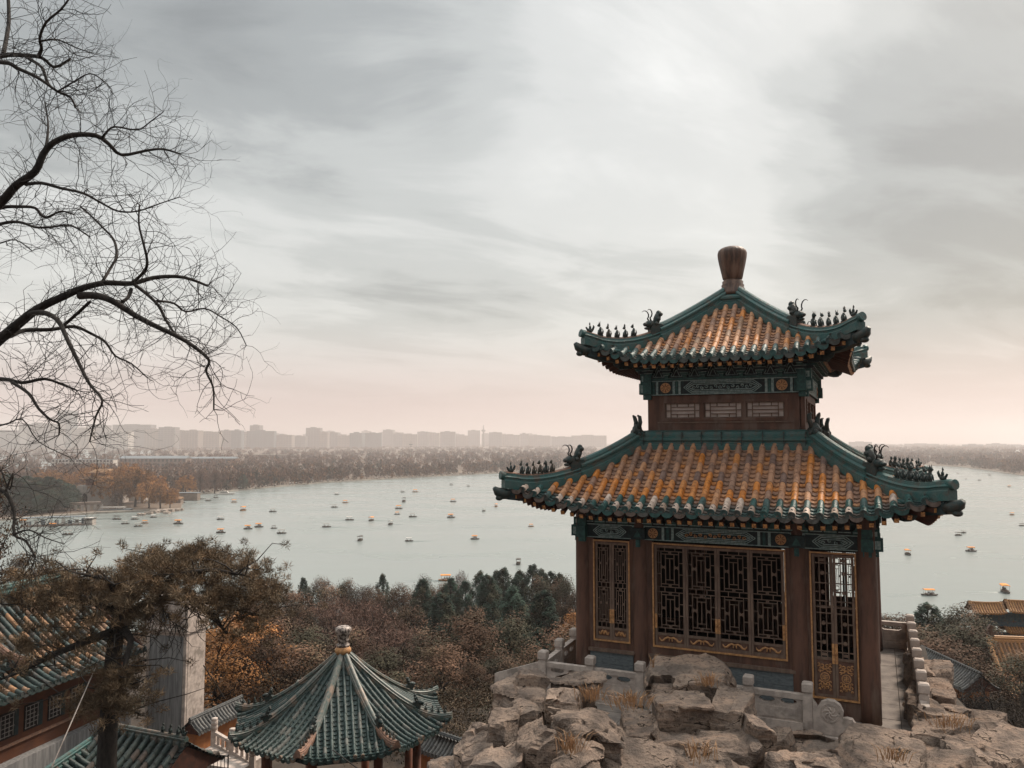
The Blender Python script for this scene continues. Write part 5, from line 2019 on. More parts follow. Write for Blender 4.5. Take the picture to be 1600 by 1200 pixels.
# ------------------------------------------------------------------ trees
def leaf_arrays(rng, centers, radii, per, size, squash=.8, aspect=.55, up=0.0, base=(.1, .06, .04), var=.25, base2=None, mixp=0.0, droop=0.0, tri=False):
    """many small leaf blades round the given clump centres"""
    n = len(centers)
    C_ = np.repeat(np.asarray(centers), per, axis=0)
    R_ = np.repeat(np.asarray(radii), per)
    N = n * per
    d = rng.normal(size=(N, 3))
    d /= np.linalg.norm(d, axis=1)[:, None] + 1e-9
    r = rng.random(N) ** (1 / 2.2)
    p = C_ + d * (R_ * r)[:, None] * np.array([1, 1, squash])
    a = rng.normal(size=(N, 3))
    if aspect > .3:
        # broad leaves face outward and up, as real foliage does
        cc = np.asarray(centers).mean(axis=0)
        out = p - cc
        out /= np.linalg.norm(out, axis=1)[:, None] + 1e-9
        nr = d * .9 + out * .7 + np.array([0, 0, .55]) + rng.normal(size=(N, 3)) * .42
        nr /= np.linalg.norm(nr, axis=1)[:, None] + 1e-9
        a -= nr * (a * nr).sum(axis=1)[:, None]
        a /= np.linalg.norm(a, axis=1)[:, None] + 1e-9
        b_ = np.cross(nr, a)
    else:
        a[:, 2] += up * 2.0 - droop * 2.5
        a += d * .8
        a /= np.linalg.norm(a, axis=1)[:, None] + 1e-9
        b_ = np.cross(a, rng.normal(size=(N, 3)))
        b_ /= np.linalg.norm(b_, axis=1)[:, None] + 1e-9
    s = size * (.6 + .8 * rng.random(N))
    L = a * s[:, None]
    W = b_ * (s * aspect * .5)[:, None]
    if tri:
        v = np.stack([p - W, p + W, p + L], axis=1).reshape(-1, 3)
        f = np.arange(N * 3).reshape(-1, 3)
    else:
        v = np.stack([p - L * .5, p + W, p + L * .5, p - W], axis=1).reshape(-1, 3)
        f = np.arange(N * 4).reshape(-1, 4)
    clump = np.repeat(rng.normal(size=n), per)
    k = np.exp(var * (clump * .75 + rng.normal(size=N) * .35))
    col = np.array(base)[None, :] * k[:, None]
    if base2 is not None:
        msk = np.repeat(rng.random(n), per) < mixp
        col[msk] = np.array(base2)[None, :] * k[msk][:, None]
    return v, f, col


def limb(b, p, q, r0, r1, rg, n=5, sag=.12, m=0, sides=6):
    p, q = Vector(p), Vector(q)
    L = (q - p).length
    pts = []
    for i in range(n + 1):
        f = i / n
        w_ = p.lerp(q, f)
        if 0 < i < n:
            w_ += Vector((rg.gauss(0, 1), rg.gauss(0, 1), rg.gauss(0, 1) + 1.0)) * L * sag * .5
        pts.append(w_)
    b.tube(pts, [r0 + (r1 - r0) * i / n for i in range(n + 1)], sides, m)
    return pts


def make_tree(name, kind, seed):
    """a prototype tree of unit height class; returns an Empty with crown and trunk"""
    rg = random.Random(seed)
    rn = np.random.default_rng(seed)
    root = empty(name)
    b = MB()
    H_ = 10.0
    cent, rad = [], []
    if kind in ('broad', 'orange', 'bare', 'dense'):
        th = H_ * rg.uniform(.22, .3)
        tp = limb(b, (0, 0, -1.5), (rg.uniform(-.3, .3), rg.uniform(-.3, .3), th + 1.2), .26, .18, rg, 4, .03)
        top = tp[-1]
        W = H_ * (.36 if kind != 'dense' else .30)
        ncl = {'broad': 46, 'orange': 40, 'bare': 60, 'dense': 46}[kind]
        for i in range(ncl):
            z = th + (H_ - th) * (i + .5) / ncl
            f = (z - th * .6) / (H_ - th * .6)
            prof = math.sin(min(1, f * 1.02) * math.pi * .86 + .30) ** .8 if f < .97 else .25
            rr = W * prof * (rg.random() ** .45)
            a = i * 2.39996 + rg.uniform(-.4, .4)
            c = Vector((rr * math.cos(a), rr * math.sin(a), z + rg.uniform(-.4, .4)))
            cent.append(c)
            rad.append(rg.uniform(.75, 1.3) * (1.0 if kind != 'bare' else 1.2))
            if i % 2 == 0 or kind == 'bare':
                src = top.lerp(Vector((0, 0, z)), rg.uniform(.1, .7)) if z > top.z else top
                limb(b, src, c, .085, .02, rg, 4, .1, 0, 5)
        spec = {'broad': dict(per=200, size=.18, base=(.125, .072, .047), base2=(.085, .06, .037), mixp=.35, var=.32),
                'orange': dict(per=200, size=.19, base=(.33, .15, .055), base2=(.19, .10, .05), mixp=.45, var=.28),
                'dense': dict(per=220, size=.18, base=(.062, .056, .037), base2=(.10, .064, .043), mixp=.35, var=.3),
                'bare': dict(per=110, size=.55, base=(.135, .08, .062), base2=(.10, .064, .05), mixp=.4, var=.25, aspect=.07, up=.35)}[kind]
        v, f, c = leaf_arrays(rn, [tuple(q) for q in cent], rad, **spec)
    elif kind == 'cypress':
        limb(b, (0, 0, -1.5), (0, 0, H_ * .93), .24, .03, rg, 6, .012)
        n = 74
        lob = [rg.uniform(.6, 1.25) for _ in range(9)]
        for i in range(n):
            f = (i + .5) / n
            z = H_ * (.10 + .90 * f)
            W = H_ * .185 * (1 - f ** 2.2) ** .9 + .14
            W *= .75 + .5 * lob[int(f * 8.9)] * .6
            a = i * 2.39996 + rg.uniform(-.5, .5)
            rr = W * rg.random() ** .4
            c = Vector((rr * math.cos(a), rr * math.sin(a), z))
            cent.append(c)
            rad.append((.62 * (1 - f) + .30) * rg.uniform(.8, 1.2))
            if i % 3 == 0:
                limb(b, (0, 0, z - .5), c, .05, .012, rg, 3, .04, 0, 4)
        v, f, c = leaf_arrays(rn, [tuple(q) for q in cent], rad, per=150, size=.19, squash=1.25, up=.5, aspect=.5, base=(.035, .058, .043), base2=(.06, .06, .038), mixp=.25, var=.3)
    elif kind == 'willow':
        th = H_ * .35
        tp = limb(b, (0, 0, -1), (.2, 0, th + 1.5), .3, .2, rg, 4, .03)
        for i in range(44):
            a = i * 2.39996
            z = H_ * (.45 + .5 * rg.random())
            rr = H_ * .42 * math.sqrt(max(.05, 1 - ((z / H_ - .5) / .55) ** 2)) * rg.random() ** .5
            c = Vector((rr * math.cos(a), rr * math.sin(a), z))
            limb(b, tp[-1], c, .08, .02, rg, 3, .08, 0, 4)
            for q in range(4):
                cent.append(c + Vector((rg.gauss(0, .3), rg.gauss(0, .3), -q * .75)))
                rad.append(.62)
        v, f, c = leaf_arrays(rn, [tuple(q) for q in cent], rad, per=34, size=.6, aspect=.16, droop=.8, base=(.34, .165, .06), base2=(.24, .125, .055), mixp=.3, var=.25)
    tr = b.build('trunk', [M['bark']], root)
    np_mesh('crown', v, f, M['leaf'], c, parent=root)
    return root


PROTO = {}


def tree(kind, pos, h, wf, label, group, seed, rz=None):
    name = {'broad': 'broadleaf_tree', 'orange': 'autumn_tree', 'bare': 'bare_tree', 'dense': 'broadleaf_tree', 'cypress': 'cypress_tree', 'willow': 'willow_tree'}[kind]
    nvar = {'broad': 3, 'cypress': 3, 'bare': 2, 'dense': 2, 'orange': 2, 'willow': 2}[kind]
    key = (kind, seed % nvar)
    if key not in PROTO:
        PROTO[key] = make_tree(name, kind, 40 + seed % nvar * 13 + len(kind))
        o = PROTO[key]
    else:
        o = copy_tree(PROTO[key])
    o.location = pos
    s = h / 10.0
    o.scale = (s * wf, s * wf, s)
    o.rotation_euler = (0, 0, seed * 1.7 if rz is None else rz)
    tag(o, label, {'cypress': 'conifer'}.get(kind, 'tree'), group)
    return o


# (u, v of the top, distance, kind, width factor)
SHORE_T = [
    (30, 872, 150, 'broad', 1.2), (72, 880, 140, 'dense', 1.1), (112, 886, 150, 'broad', 1.0), (150, 893, 145, 'broad', 1.1), (188, 892, 160, 'dense', 1.0),
    (438, 914, 150, 'broad', 1.0), (474, 910, 158, 'cypress', 1.3), (503, 904, 160, 'broad', .95), (540, 908, 150, 'dense', 1.0), (572, 922, 155, 'bare', 1.1), (598, 904, 160, 'cypress', 1.35),
    (630, 918, 150, 'broad', 1.0), (664, 907, 158, 'dense', 1.0), (692, 917, 150, 'broad', .9), (720, 902, 165, 'bare', .8), (750, 900, 155, 'cypress', 1.9), (787, 895, 150, 'cypress', 1.9),
    (832, 890, 145, 'cypress', 2.1), (860, 900, 150, 'cypress', 2.0), (884, 907, 140, 'dense', 1.0), (906, 925, 130, 'broad', 1.1), (935, 935, 140, 'dense', 1.0),
    (455, 924, 146, 'broad', 1.3), (488, 920, 152, 'dense', 1.3), (520, 922, 148, 'broad', 1.3), (556, 924, 150, 'bare', 1.4), (584, 926, 148, 'broad', 1.3), (614, 924, 152, 'dense', 1.2), (646, 925, 150, 'broad', 1.3),
    (678, 920, 150, 'broad', 1.2), (706, 918, 154, 'dense', 1.2), (728, 915, 145, 'cypress', 2.0), (768, 910, 140, 'cypress', 2.0), (808, 906, 148, 'cypress', 1.8), (846, 906, 140, 'dense', 1.1), (872, 914, 142, 'broad', 1.2), (418, 922, 140, 'dense', 1.2), (395, 915, 146, 'broad', 1.2),
    (762, 906, 136, 'cypress', 1.9), (776, 899, 158, 'cypress', 1.9), (813, 899, 152, 'cypress', 2.0), (846, 897, 156, 'cypress', 2.0), (874, 904, 150, 'cypress', 2.0), (705, 910, 148, 'cypress', 1.8), (660, 912, 144, 'cypress', 1.8),
    (1372, 962, 110, 'broad', 1.1), (1396, 968, 90, 'broad', 1.2), (1420, 968, 105, 'dense', 1.1), (1449, 951, 100, 'cypress', 2.1), (1478, 966, 104, 'dense', 1.0), (1498, 954, 95, 'dense', 1.15), (1524, 962, 92, 'dense', 1.1),
    (1548, 972, 110, 'dense', 1.1),
]
MID_T = [
    (455, 948, 105, 'broad', 1.15), (520, 946, 110, 'bare', 1.3), (578, 950, 100, 'bare', 1.3), (634, 956, 104, 'broad', 1.2), (690, 935, 112, 'cypress', 2.0), (740, 958, 100, 'broad', 1.1), (800, 925, 112, 'cypress', 2.0),
    (850, 930, 100, 'cypress', 1.9), (893, 960, 90, 'orange', .55), (425, 975, 80, 'broad', 1.2), (480, 985, 84, 'dense', 1.2), (548, 990, 80, 'broad', 1.2), (612, 985, 78, 'bare', 1.3), (665, 990, 80, 'dense', 1.2),
    (735, 968, 66, 'broad', 1.15), (798, 972, 74, 'dense', 1.0), (842, 990, 78, 'cypress', 1.5), (880, 985, 70, 'broad', 1.1), (600, 1020, 62, 'dense', 1.1), (470, 1015, 60, 'broad', 1.2), (690, 1015, 58, 'broad', 1.15), (780, 1030, 54, 'dense', 1.0),
    (740, 1040, 50, 'broad', 1.0), (100, 900, 100, 'broad', 1.2), (160, 905, 90, 'dense', 1.2), (40, 905, 96, 'broad', 1.3), (340, 915, 100, 'dense', 1.2), (250, 905, 105, 'broad', 1.2), (395, 940, 96, 'broad', 1.1),
    (375, 968, 60, 'orange', 1.15), (425, 1000, 56, 'broad', 1.0), (345, 985, 54, 'orange', .9), (1460, 996, 62, 'broad', 1.3), (1410, 1000, 70, 'broad', 1.2), (1506, 985, 72, 'dense', 1.2), (1440, 985, 80, 'dense', 1.2),
    (1480, 1030, 50, 'bare', .9), (1600, 1025, 55, 'dense', 1.1),
]
ADJ = {'broad': 'russet brown leafy tree', 'dense': 'olive brown dense tree', 'bare': 'bare twiggy brown tree', 'cypress': 'dark green pointed conifer', 'orange': 'orange leaved autumn tree'}


def where(u, v, row):
    if u < 260:
        base = 'behind the pine'
    elif u < 432:
        base = 'behind the stone stele'
    elif u < 700:
        base = 'behind the octagonal roof'
    elif u < 960:
        base = 'left of the pavilion columns'
    else:
        base = 'right of the pavilion'
    return base


allt = [(t, 'shore') for t in SHORE_T] + [(t, 'mid') for t in MID_T]
cnt = {}
for t_, row in sorted(allt, key=lambda q: (q[1], q[0][0])):
    pass
ORD = ['first', 'second', 'third', 'fourth', 'fifth', 'sixth', 'seventh', 'eighth', 'ninth', 'tenth', 'eleventh', 'twelfth', 'thirteenth', 'fourteenth', 'fifteenth', 'sixteenth', 'seventeenth', 'eighteenth', 'nineteenth', 'twentieth']
seen = {}
for i, (t_, row) in enumerate(sorted(allt, key=lambda q: (q[1], q[0][0]))):
    u, v, Y, kind, wf = t_
    if kind == 'cypress':
        v -= 6
        wf *= .66
    top = P(u, v, Y)
    gz = ground_z(top.x, top.y)
    h = max(3.0, top.z - gz)
    if row == 'shore':
        h = min(h, 17)
    key = (kind, row, where(u, v, row))
    seen[key] = seen.get(key, 0) + 1
    tot = sum(1 for (q, rw) in allt if q[3] == kind and rw == row and where(q[0], q[1], rw) == key[2])
    rowt = 'at the water edge' if row == 'shore' else 'on the wooded slope'
    lab = ADJ[kind] + ' ' + rowt + ' ' + key[2] + (', ' + ORD[seen[key] - 1] + ' from left' if tot > 1 else '')
    # taller crowns are kept slim so that they stay tree shaped
    ww = wf * min(1.35, 11.5 / h) if kind != 'cypress' else wf * min(1.3, 14 / h)
    tree(kind, Vector((top.x, top.y, top.z - h)), h, ww, lab, 'trees of the wooded slope', i)

# undergrowth that closes the slope between the trunks
rn = np.random.default_rng(9)
pts = []
rg = random.Random(4)
for _ in range(2600):
    y = 50 + 138 * rg.random() ** 1.2
    x = rg.uniform(-.75, .75) * y
    pts.append((x, y, ground_z(x, y) + .5 + rg.random() * 1.3))
v, f, c = leaf_arrays(rn, pts, [1.3] * len(pts), per=40, size=.3, base=(.075, .053, .035), base2=(.05, .048, .032), mixp=.4, var=.35)
tag(np_mesh('undergrowth', v, f, M['leaf'], c), kind='stuff')

pts = []
for _ in range(420):
    y = rg.uniform(37, 54)
    x = y * rg.uniform(-.20, .12)
    if math.hypot(x - OC.x, y - OC.y) > 5.5:
        pts.append((x, y, ground_z(x, y) + .2 + rg.random() * .9))
for _ in range(420):
    y = rg.uniform(16, 50)
    x = y * rg.uniform(.55, .78)
    if pav_local(x, y)[0] > 6.6:
        pts.append((x, y, ground_z(x, y) + .2 + rg.random() * .5))
v, f, c = leaf_arrays(rn, pts, [.8] * len(pts), per=90, size=.13, base=(.085, .06, .04), base2=(.06, .052, .036), mixp=.35, var=.3)
tag(np_mesh('terrace_shrubbery', v, f, M['leaf'], c), kind='stuff')

# ------------------------------------------------------------------ the pine
rg = random.Random(31)
rn = np.random.default_rng(31)
pine = tag(empty('pine_tree', P(166, 1240, 25.5)), 'tall dark pine with a broad flat crown rising in front of the stele and hall', 'tree')
po = pine.location
b = MB()
path = [(160, 1290, 25.5), (166, 1200, 25.5), (170, 1120, 25.6), (176, 1040, 25.8), (182, 985, 26), (186, 955, 26.2), (196, 925, 26.6), (212, 900, 27)]
pts = [P(*q) - po for q in path]
b.tube(pts, [.33, .31, .28, .26, .24, .2, .15, .1], 10, 0)
TW = []
LIMBS = [
    [(184, 965, 26.1), (240, 935, 26.6), (300, 935, 27.2), (360, 950, 27.6), (420, 965, 28)],
    [(190, 945, 26.4), (240, 905, 27), (290, 880, 27.6), (320, 868, 28)],
    [(186, 955, 26.2), (130, 935, 25.6), (80, 935, 25), (30, 945, 24.6)],
    [(182, 985, 26), (140, 1000, 25.2), (90, 1020, 24.6), (30, 1050, 24), (0, 1062, 23.8)],
    [(184, 970, 26), (205, 1000, 25.2), (195, 1040, 24.8), (205, 1070, 24.6)],
    [(190, 945, 26.4), (170, 905, 25.6), (120, 895, 25)],
    [(240, 935, 26.6), (270, 900, 26.2), (330, 890, 26.2), (390, 900, 26.6)],
    [(176, 1060, 25.7), (150, 1085, 25), (175, 1100, 24.7), (215, 1115, 24.8)],
    [(196, 925, 26.6), (230, 880, 28.5), (260, 870, 29.4)],
    [(300, 935, 27.2), (330, 960, 26.8), (355, 990, 26.6)],
]
for L in LIMBS:
    q = [P(*a) - po for a in L]
    b.tube(q, [.15 - .12 * i / (len(q) - 1) for i in range(len(q))], 6, 0)
    for i in range(len(q) - 1):
        for _ in range(7):
            f = rg.random()
            p0 = q[i].lerp(q[i + 1], f)
            p1 = p0 + Vector((rg.gauss(0, .8), rg.gauss(0, .8), rg.gauss(.1, .35)))
            limb(b, p0, p1, .03, .008, rg, 3, .12, 0, 4)
            TW.append(p1)
b.build('trunk', [M['bark']], pine)
# needle tufts: pads along the limbs plus the domed crown
cent = [tuple(q) for q in TW]
PADS = [(300, 885, 27.5, 1.9, .62, 150), (250, 900, 26.6, 1.7, .55, 120), (355, 905, 27, 1.8, .6, 130), (400, 940, 27.2, 1.2, .6, 80), (340, 945, 26.4, 1.5, .5, 90), (210, 925, 26.2, 1.4, .6, 90), (290, 925, 26.2, 1.4, .5, 80),
        (150, 925, 25.6, 1.4, .5, 80), (90, 935, 25.2, 1.3, .55, 80), (40, 950, 24.8, 1.2, .55, 60), (120, 985, 25, 1.4, .6, 42), (60, 1000, 24.6, 1.2, .5, 30), (20, 1030, 24.2, 1.0, .5, 24),
        (230, 965, 25.8, 1.0, .5, 60), (170, 1090, 24.6, .9, .5, 60), (205, 1100, 24.6, .9, .5, 60), (195, 1050, 24.9, .7, .5, 40), (135, 1095, 24.8, .6, .4, 30), (60, 905, 25.2, 1.3, .5, 60), (390, 985, 27, .8, .5, 40), (320, 870, 28, 1.3, .45, 70),
        (410, 915, 27.4, .9, .5, 50), (240, 880, 28, 1.0, .4, 50)]
for (u, v_, Y, rx, rz_, n) in PADS:
    c0 = P(u, v_, Y) - po
    for _ in range(int(n * .72)):
        d = Vector((rg.gauss(0, .5), rg.gauss(0, .5), rg.gauss(0, .5)))
        cent.append((c0.x + d.x * rx, c0.y + d.y * rx, c0.z + d.z * rz_ + .12 * rx * (1 - min(1, (d.x ** 2 + d.y ** 2)))))
v, f, c = leaf_arrays(rn, cent, [.17] * len(cent), per=75, size=.15, squash=.8, aspect=.13, up=.35, base=(.175, .125, .08), base2=(.225, .15, .09), mixp=.35, var=.35, tri=True)
np_mesh('crown', v, f, M['leaf'], c, parent=pine)
# fine bare twigs hanging in front of the stele
b = MB()
for (u, v_, Y) in ((262, 1000, 25.8), (275, 1015, 25.6), (255, 990, 25.7), (310, 1000, 26), (290, 985, 26), (240, 1000, 25.5)):
    p0 = P(u, v_ - 40, Y) - po
    for _ in range(5):
        p = p0.copy()
        d = Vector((rg.gauss(0, .5), rg.gauss(0, .3), -.9)).normalized()
        chain = [p.copy()]
        for s_ in range(7):
            d = (d + Vector((rg.gauss(0, .35), rg.gauss(0, .3), rg.gauss(0, .25)))).normalized()
            p = p + d * .24
            chain.append(p.copy())
        b.tube(chain, [.014 - .0014 * i for i in range(len(chain))], 4, 0)
b.build('bare_twigs', [M['twig']], pine)

# ------------------------------------------------------------------ the bare tree that hangs in from the left
rg = random.Random(12)
bt = tag(empty('bare_overhanging_tree', Vector((-9.5, 8.0, ground_z(-9.5, 8.0)))), 'large leafless tree whose dark crooked branches reach in from the left border', 'tree')
bo = bt.location
trunk_top = P(-330, 560, 8.6)
b = MB()
tb = [Vector((0, 0, -.5)), (Vector((-.3, .1, 4))), trunk_top - bo - Vector((.5, 0, 2.0)), trunk_top - bo]
b.tube(tb, [.42, .36, .30, .26], 10, 0)
u2 = P(-250, 420, 8.8) - bo
b.tube([tb[-1], u2, P(-180, 330, 9) - bo, P(-120, 200, 9) - bo, P(-90, 90, 9) - bo], [.26, .2, .16, .12, .08], 8, 0)
# traced main branches: (u, v, depth) and the radius in photo pixels at each point
BR = [
    ([(-330, 560, 8.6), (-120, 590, 8.4), (-40, 560, 8.3), (0, 530, 8.2), (30, 505, 8.1), (60, 482, 8.0), (100, 463, 8.0), (130, 450, 8.0), (165, 442, 8.1), (205, 443, 8.2), (240, 434, 8.3), (275, 432, 8.4), (300, 437, 8.5), (325, 447, 8.6)], 12, 2),
    ([(125, 462, 8.0), (150, 462, 7.9), (175, 470, 7.8), (210, 492, 7.8), (240, 508, 7.7), (270, 522, 7.7), (295, 536, 7.7), (320, 555, 7.7), (327, 566, 7.7), (322, 580, 7.7), (333, 605, 7.7), (334, 640, 7.7)], 7, 1.3),
    ([(40, 493, 8.1), (65, 488, 7.8), (90, 500, 7.6), (105, 530, 7.4), (122, 565, 7.3), (140, 600, 7.2), (160, 625, 7.1), (150, 650, 7.1), (140, 690, 7.0)], 5.5, 1.2),
    ([(15, 525, 8.2), (40, 516, 8.4), (80, 515, 8.5), (115, 510, 8.6), (140, 520, 8.7), (165, 535, 8.8), (180, 556, 8.8), (205, 568, 8.9), (230, 590, 9)], 4.5, 1.0),
    ([(95, 512, 8.5), (115, 495, 8.3), (140, 472, 8.1)], 3.2, 3),
    ([(-60, 600, 8.3), (0, 592, 7.8), (35, 598, 7.7), (70, 592, 7.7), (100, 602, 7.7), (120, 610, 7.7)], 4.5, 1.5),
    ([(20, 598, 7.7), (45, 615, 7.5), (60, 638, 7.4), (78, 655, 7.4), (92, 662, 7.4), (92, 680, 7.4)], 3.2, 1.3),
    ([(160, 440, 8.1), (172, 420, 8.3), (182, 400, 8.5), (178, 375, 8.7), (160, 355, 8.8), (140, 335, 8.9), (125, 322, 9)], 3.2, 1.4),
    ([(205, 443, 8.2), (225, 425, 8.0), (230, 408, 7.9), (224, 380, 7.8), (217, 350, 7.8), (218, 320, 7.8)], 3.2, 1.4),
    ([(208, 443, 8.2), (230, 460, 8.0), (248, 478, 7.9), (258, 498, 7.9), (272, 520, 7.8)], 3.6, 2.0),
    ([(205, 452, 8.2), (200, 465, 8.0), (190, 472, 7.9)], 3.4, 3.0),
    ([(245, 470, 8.0), (272, 474, 8.2), (290, 487, 8.3), (320, 482, 8.4), (345, 495, 8.5), (370, 512, 8.6), (385, 540, 8.7)], 2.4, .9),
    ([(-300, 480, 8.8), (-150, 420, 8.6), (-60, 370, 8.4), (0, 318, 8.2), (25, 290, 8.1), (55, 268, 8.0), (68, 240, 8.0), (85, 222, 8.0), (115, 211, 8.0), (150, 212, 8.1), (170, 225, 8.1), (190, 242, 8.2), (230, 235, 8.3), (255, 233, 8.4), (280, 240, 8.5)], 10, 1.5),
    ([(70, 238, 8.0), (74, 215, 8.2), (75, 190, 8.4), (70, 160, 8.6)], 3, 1.2),
    ([(160, 215, 8.1), (168, 205, 8.0), (180, 198, 7.9), (215, 203, 7.8), (235, 190, 7.7), (255, 175, 7.6)], 2.4, .8),
    ([(40, 288, 8.1), (65, 286, 7.9), (95, 294, 7.8), (130, 302, 7.7), (160, 318, 7.7), (185, 330, 7.7), (215, 330, 7.7), (250, 318, 7.7), (280, 308, 7.7)], 3.4, .8),
    ([(-40, 345, 8.3), (0, 325, 8.6), (30, 323, 8.7), (55, 325, 8.8), (70, 340, 8.8), (95, 330, 8.9), (115, 335, 9)], 4, 1.4),
    ([(-60, 370, 8.3), (0, 350, 8.0), (30, 347, 7.9), (55, 355, 7.8), (80, 355, 7.8), (110, 352, 7.8), (140, 370, 7.8)], 3.4, 1.2),
    ([(-180, 330, 9), (-80, 110, 8.8), (0, 88, 8.6), (30, 86, 8.5), (65, 90, 8.4), (85, 105, 8.4), (110, 92, 8.4)], 6, 2),
    ([(-80, 110, 8.8), (0, 97, 8.2), (30, 108, 8.1), (60, 122, 8.0), (90, 143, 8.0), (110, 152, 8.0), (118, 168, 8.0)], 4.5, 1.6),
    ([(60, 88, 8.4), (65, 75, 8.2), (62, 60, 8.1), (72, 35, 8.0), (95, 15, 8.0), (110, -5, 8.0)], 3.4, 1.6),
    ([(5, 85, 8.6), (10, 60, 8.8), (14, 30, 9), (12, -20, 9.2)], 4, 3),
    ([(45, 92, 8.4), (65, 105, 8.2), (75, 130, 8.1), (88, 142, 8.0)], 3, 2),
    ([(65, 64, 8.1), (90, 62, 8.2), (120, 75, 8.3), (150, 85, 8.4)], 2, .8),
    ([(90, 143, 8), (115, 128, 7.8), (140, 115, 7.7), (160, 125, 7.7), (175, 140, 7.7)], 1.8, .7),
    ([(-100, 800, 8), (-30, 760, 7.6), (8, 770, 7.4), (22, 800, 7.3), (22, 835, 7.2), (40, 845, 7.2), (55, 870, 7.2)], 4.5, 1.6),
    ([(22, 835, 7.2), (45, 828, 7.2), (70, 840, 7.3), (100, 850, 7.4)], 2, .7),
    ([(8, 770, 7.4), (20, 740, 7.4), (15, 765, 7.5), (2, 735, 7.5)], 2, 1),
    ([(-60, 660, 7.6), (0, 665, 7.3), (35, 655, 7.2), (60, 690, 7.2), (110, 715, 7.2)], 1.8, .7),
    ([(-40, 390, 8), (0, 380, 7.8), (25, 375, 7.8), (50, 392, 7.8)], 1.8, .8),
]
TWIG = MB()
PODS = TWIG


def smooth_path(q, sub=3):
    out = []
    for i in range(len(q) - 1):
        p0, p1, p2, p3 = q[max(i - 1, 0)], q[i], q[i + 1], q[min(i + 2, len(q) - 1)]
        for k in range(sub):
            t_ = k / sub
            out.append(.5 * ((2 * p1) + (p2 - p0) * t_ + (2 * p0 - 5 * p1 + 4 * p2 - p3) * t_ ** 2 + (3 * p1 - p0 - 3 * p2 + p3) * t_ ** 3))
    out.append(q[-1])
    return out


def grow(p, d, length, r, depth):
    n = max(3, int(length / .07))
    st = length / n
    pts = [p.copy()]
    kids = []
    q = p.copy()
    d = d.normalized()
    curl = Vector((rg.gauss(0, .16), rg.gauss(0, .16), rg.gauss(.03, .16)))
    for i in range(n):
        d = (d + Vector((rg.gauss(0, .22), rg.gauss(0, .22), rg.gauss(.0, .22))) + curl * .6).normalized()
        q = q + d * st
        pts.append(q.copy())
        if depth > 0 and i > 0 and rg.random() < .46:
            kids.append((q.copy(), d.copy(), i / n))
    TWIG.tube(pts, [r * (1 - .5 * i / n) for i in range(n + 1)], 3 if r < .006 else 4, 0, None, True, False)
    for kp, kd, f in kids:
        side = kd.cross(Vector((rg.gauss(0, 1), rg.gauss(0, 1), rg.gauss(0, 1))))
        if side.length < 1e-3:
            continue
        grow(kp, kd * .55 + side.normalized() * rg.uniform(.6, 1.0), length * rg.uniform(.35, .62), r * .6, depth - 1)


for path, ra, rb in BR:
    q = [P(*a) - bo for a in path]
    deps = [a[2] for a in path]
    sp_ = smooth_path(q)
    n = len(sp_) - 1
    rads = [(ra + (rb - ra) * (i / n) ** .8) * .9 / FPX * deps[min(int(i / 3), len(deps) - 1)] for i in range(n + 1)]
    b.tube(sp_, rads, 8 if ra > 5 else 6, 0)
    # twigs
    inside = [i for i in range(1, n + 1)]
    for i in inside:
        pu = sp_[i] + bo
        if pu.x < -.72 * pu.y:
            continue
        seg = (sp_[i] - sp_[i - 1])
        cnt_ = 2 if i < n else 4
        for _ in range(cnt_):
            if rg.random() < .28 and i < n:
                continue
            d = seg.normalized() * rg.uniform(.1, .9)
            side = seg.normalized().cross(Vector((rg.gauss(0, 1), rg.gauss(0, 1), rg.gauss(0, 1))))
            if side.length < 1e-3:
                continue
            d = d + side.normalized() * rg.uniform(.5, 1.1) + Vector((0, 0, .1))
            fo = i / n
            thick = rads[i]
            Lg = rg.uniform(.28, .62) * (1.0 if thick < .03 else .8)
            grow(sp_[i].copy(), d, Lg, min(.0044, thick * .5), 2)
b.build('branches', [M['bark']], bt)
TWIG.build('twigs', [M['twig']], bt)

# a brown leafed tree at the very left edge and the bare bush at the lower right
tree('broad', Vector((P(-18, 745, 62).x, 62, P(-18, 745, 62).z - 17)), 17, .52, 'brown tree at the left border cut by the frame beside the jetty', 'trees of the wooded slope', 200)
rgp = P(1580, 1090, 27)
rg = random.Random(8)
bb = tag(empty('bare_bush', Vector((rgp.x, rgp.y, rgp.z - 2.2))), 'dark leafless bush with twisted stems below the yellow roof at the right border', 'bush')
b = MB()
TWIG = MB()
for i in range(9):
    a = i * .7
    tip = Vector((rg.uniform(-1.9, 1.6), rg.uniform(-1.2, 1.2), rg.uniform(1.4, 2.5)))
    pts = limb(b, (rg.uniform(-.3, .3), rg.uniform(-.3, .3), -.5), tip, .07, .015, rg, 7, .12, 0, 6)
    for p_ in pts[2:]:
        for _ in range(6):
            d = Vector((rg.gauss(0, 1), rg.gauss(0, 1), rg.gauss(.3, .8)))
            L0 = rg.uniform(.5, 1.0)
            grow(p_.copy(), d, L0, .009, 2)
b.build('stems', [M['bark']], bb)
TWIG.build('twigs', [M['twig']], bb)
rn = np.random.default_rng(5)
cc = [(rg.uniform(-2, 1.7), rg.uniform(-1.3, 1.3), rg.uniform(.4, 2.0)) for _ in range(110)]
v, f, c = leaf_arrays(rn, cc, [.35] * len(cc), per=40, size=.3, aspect=.08, base=(.05, .038, .03), var=.3)
np_mesh('fine_twigs', v, f, M['leaf'], c, parent=bb)
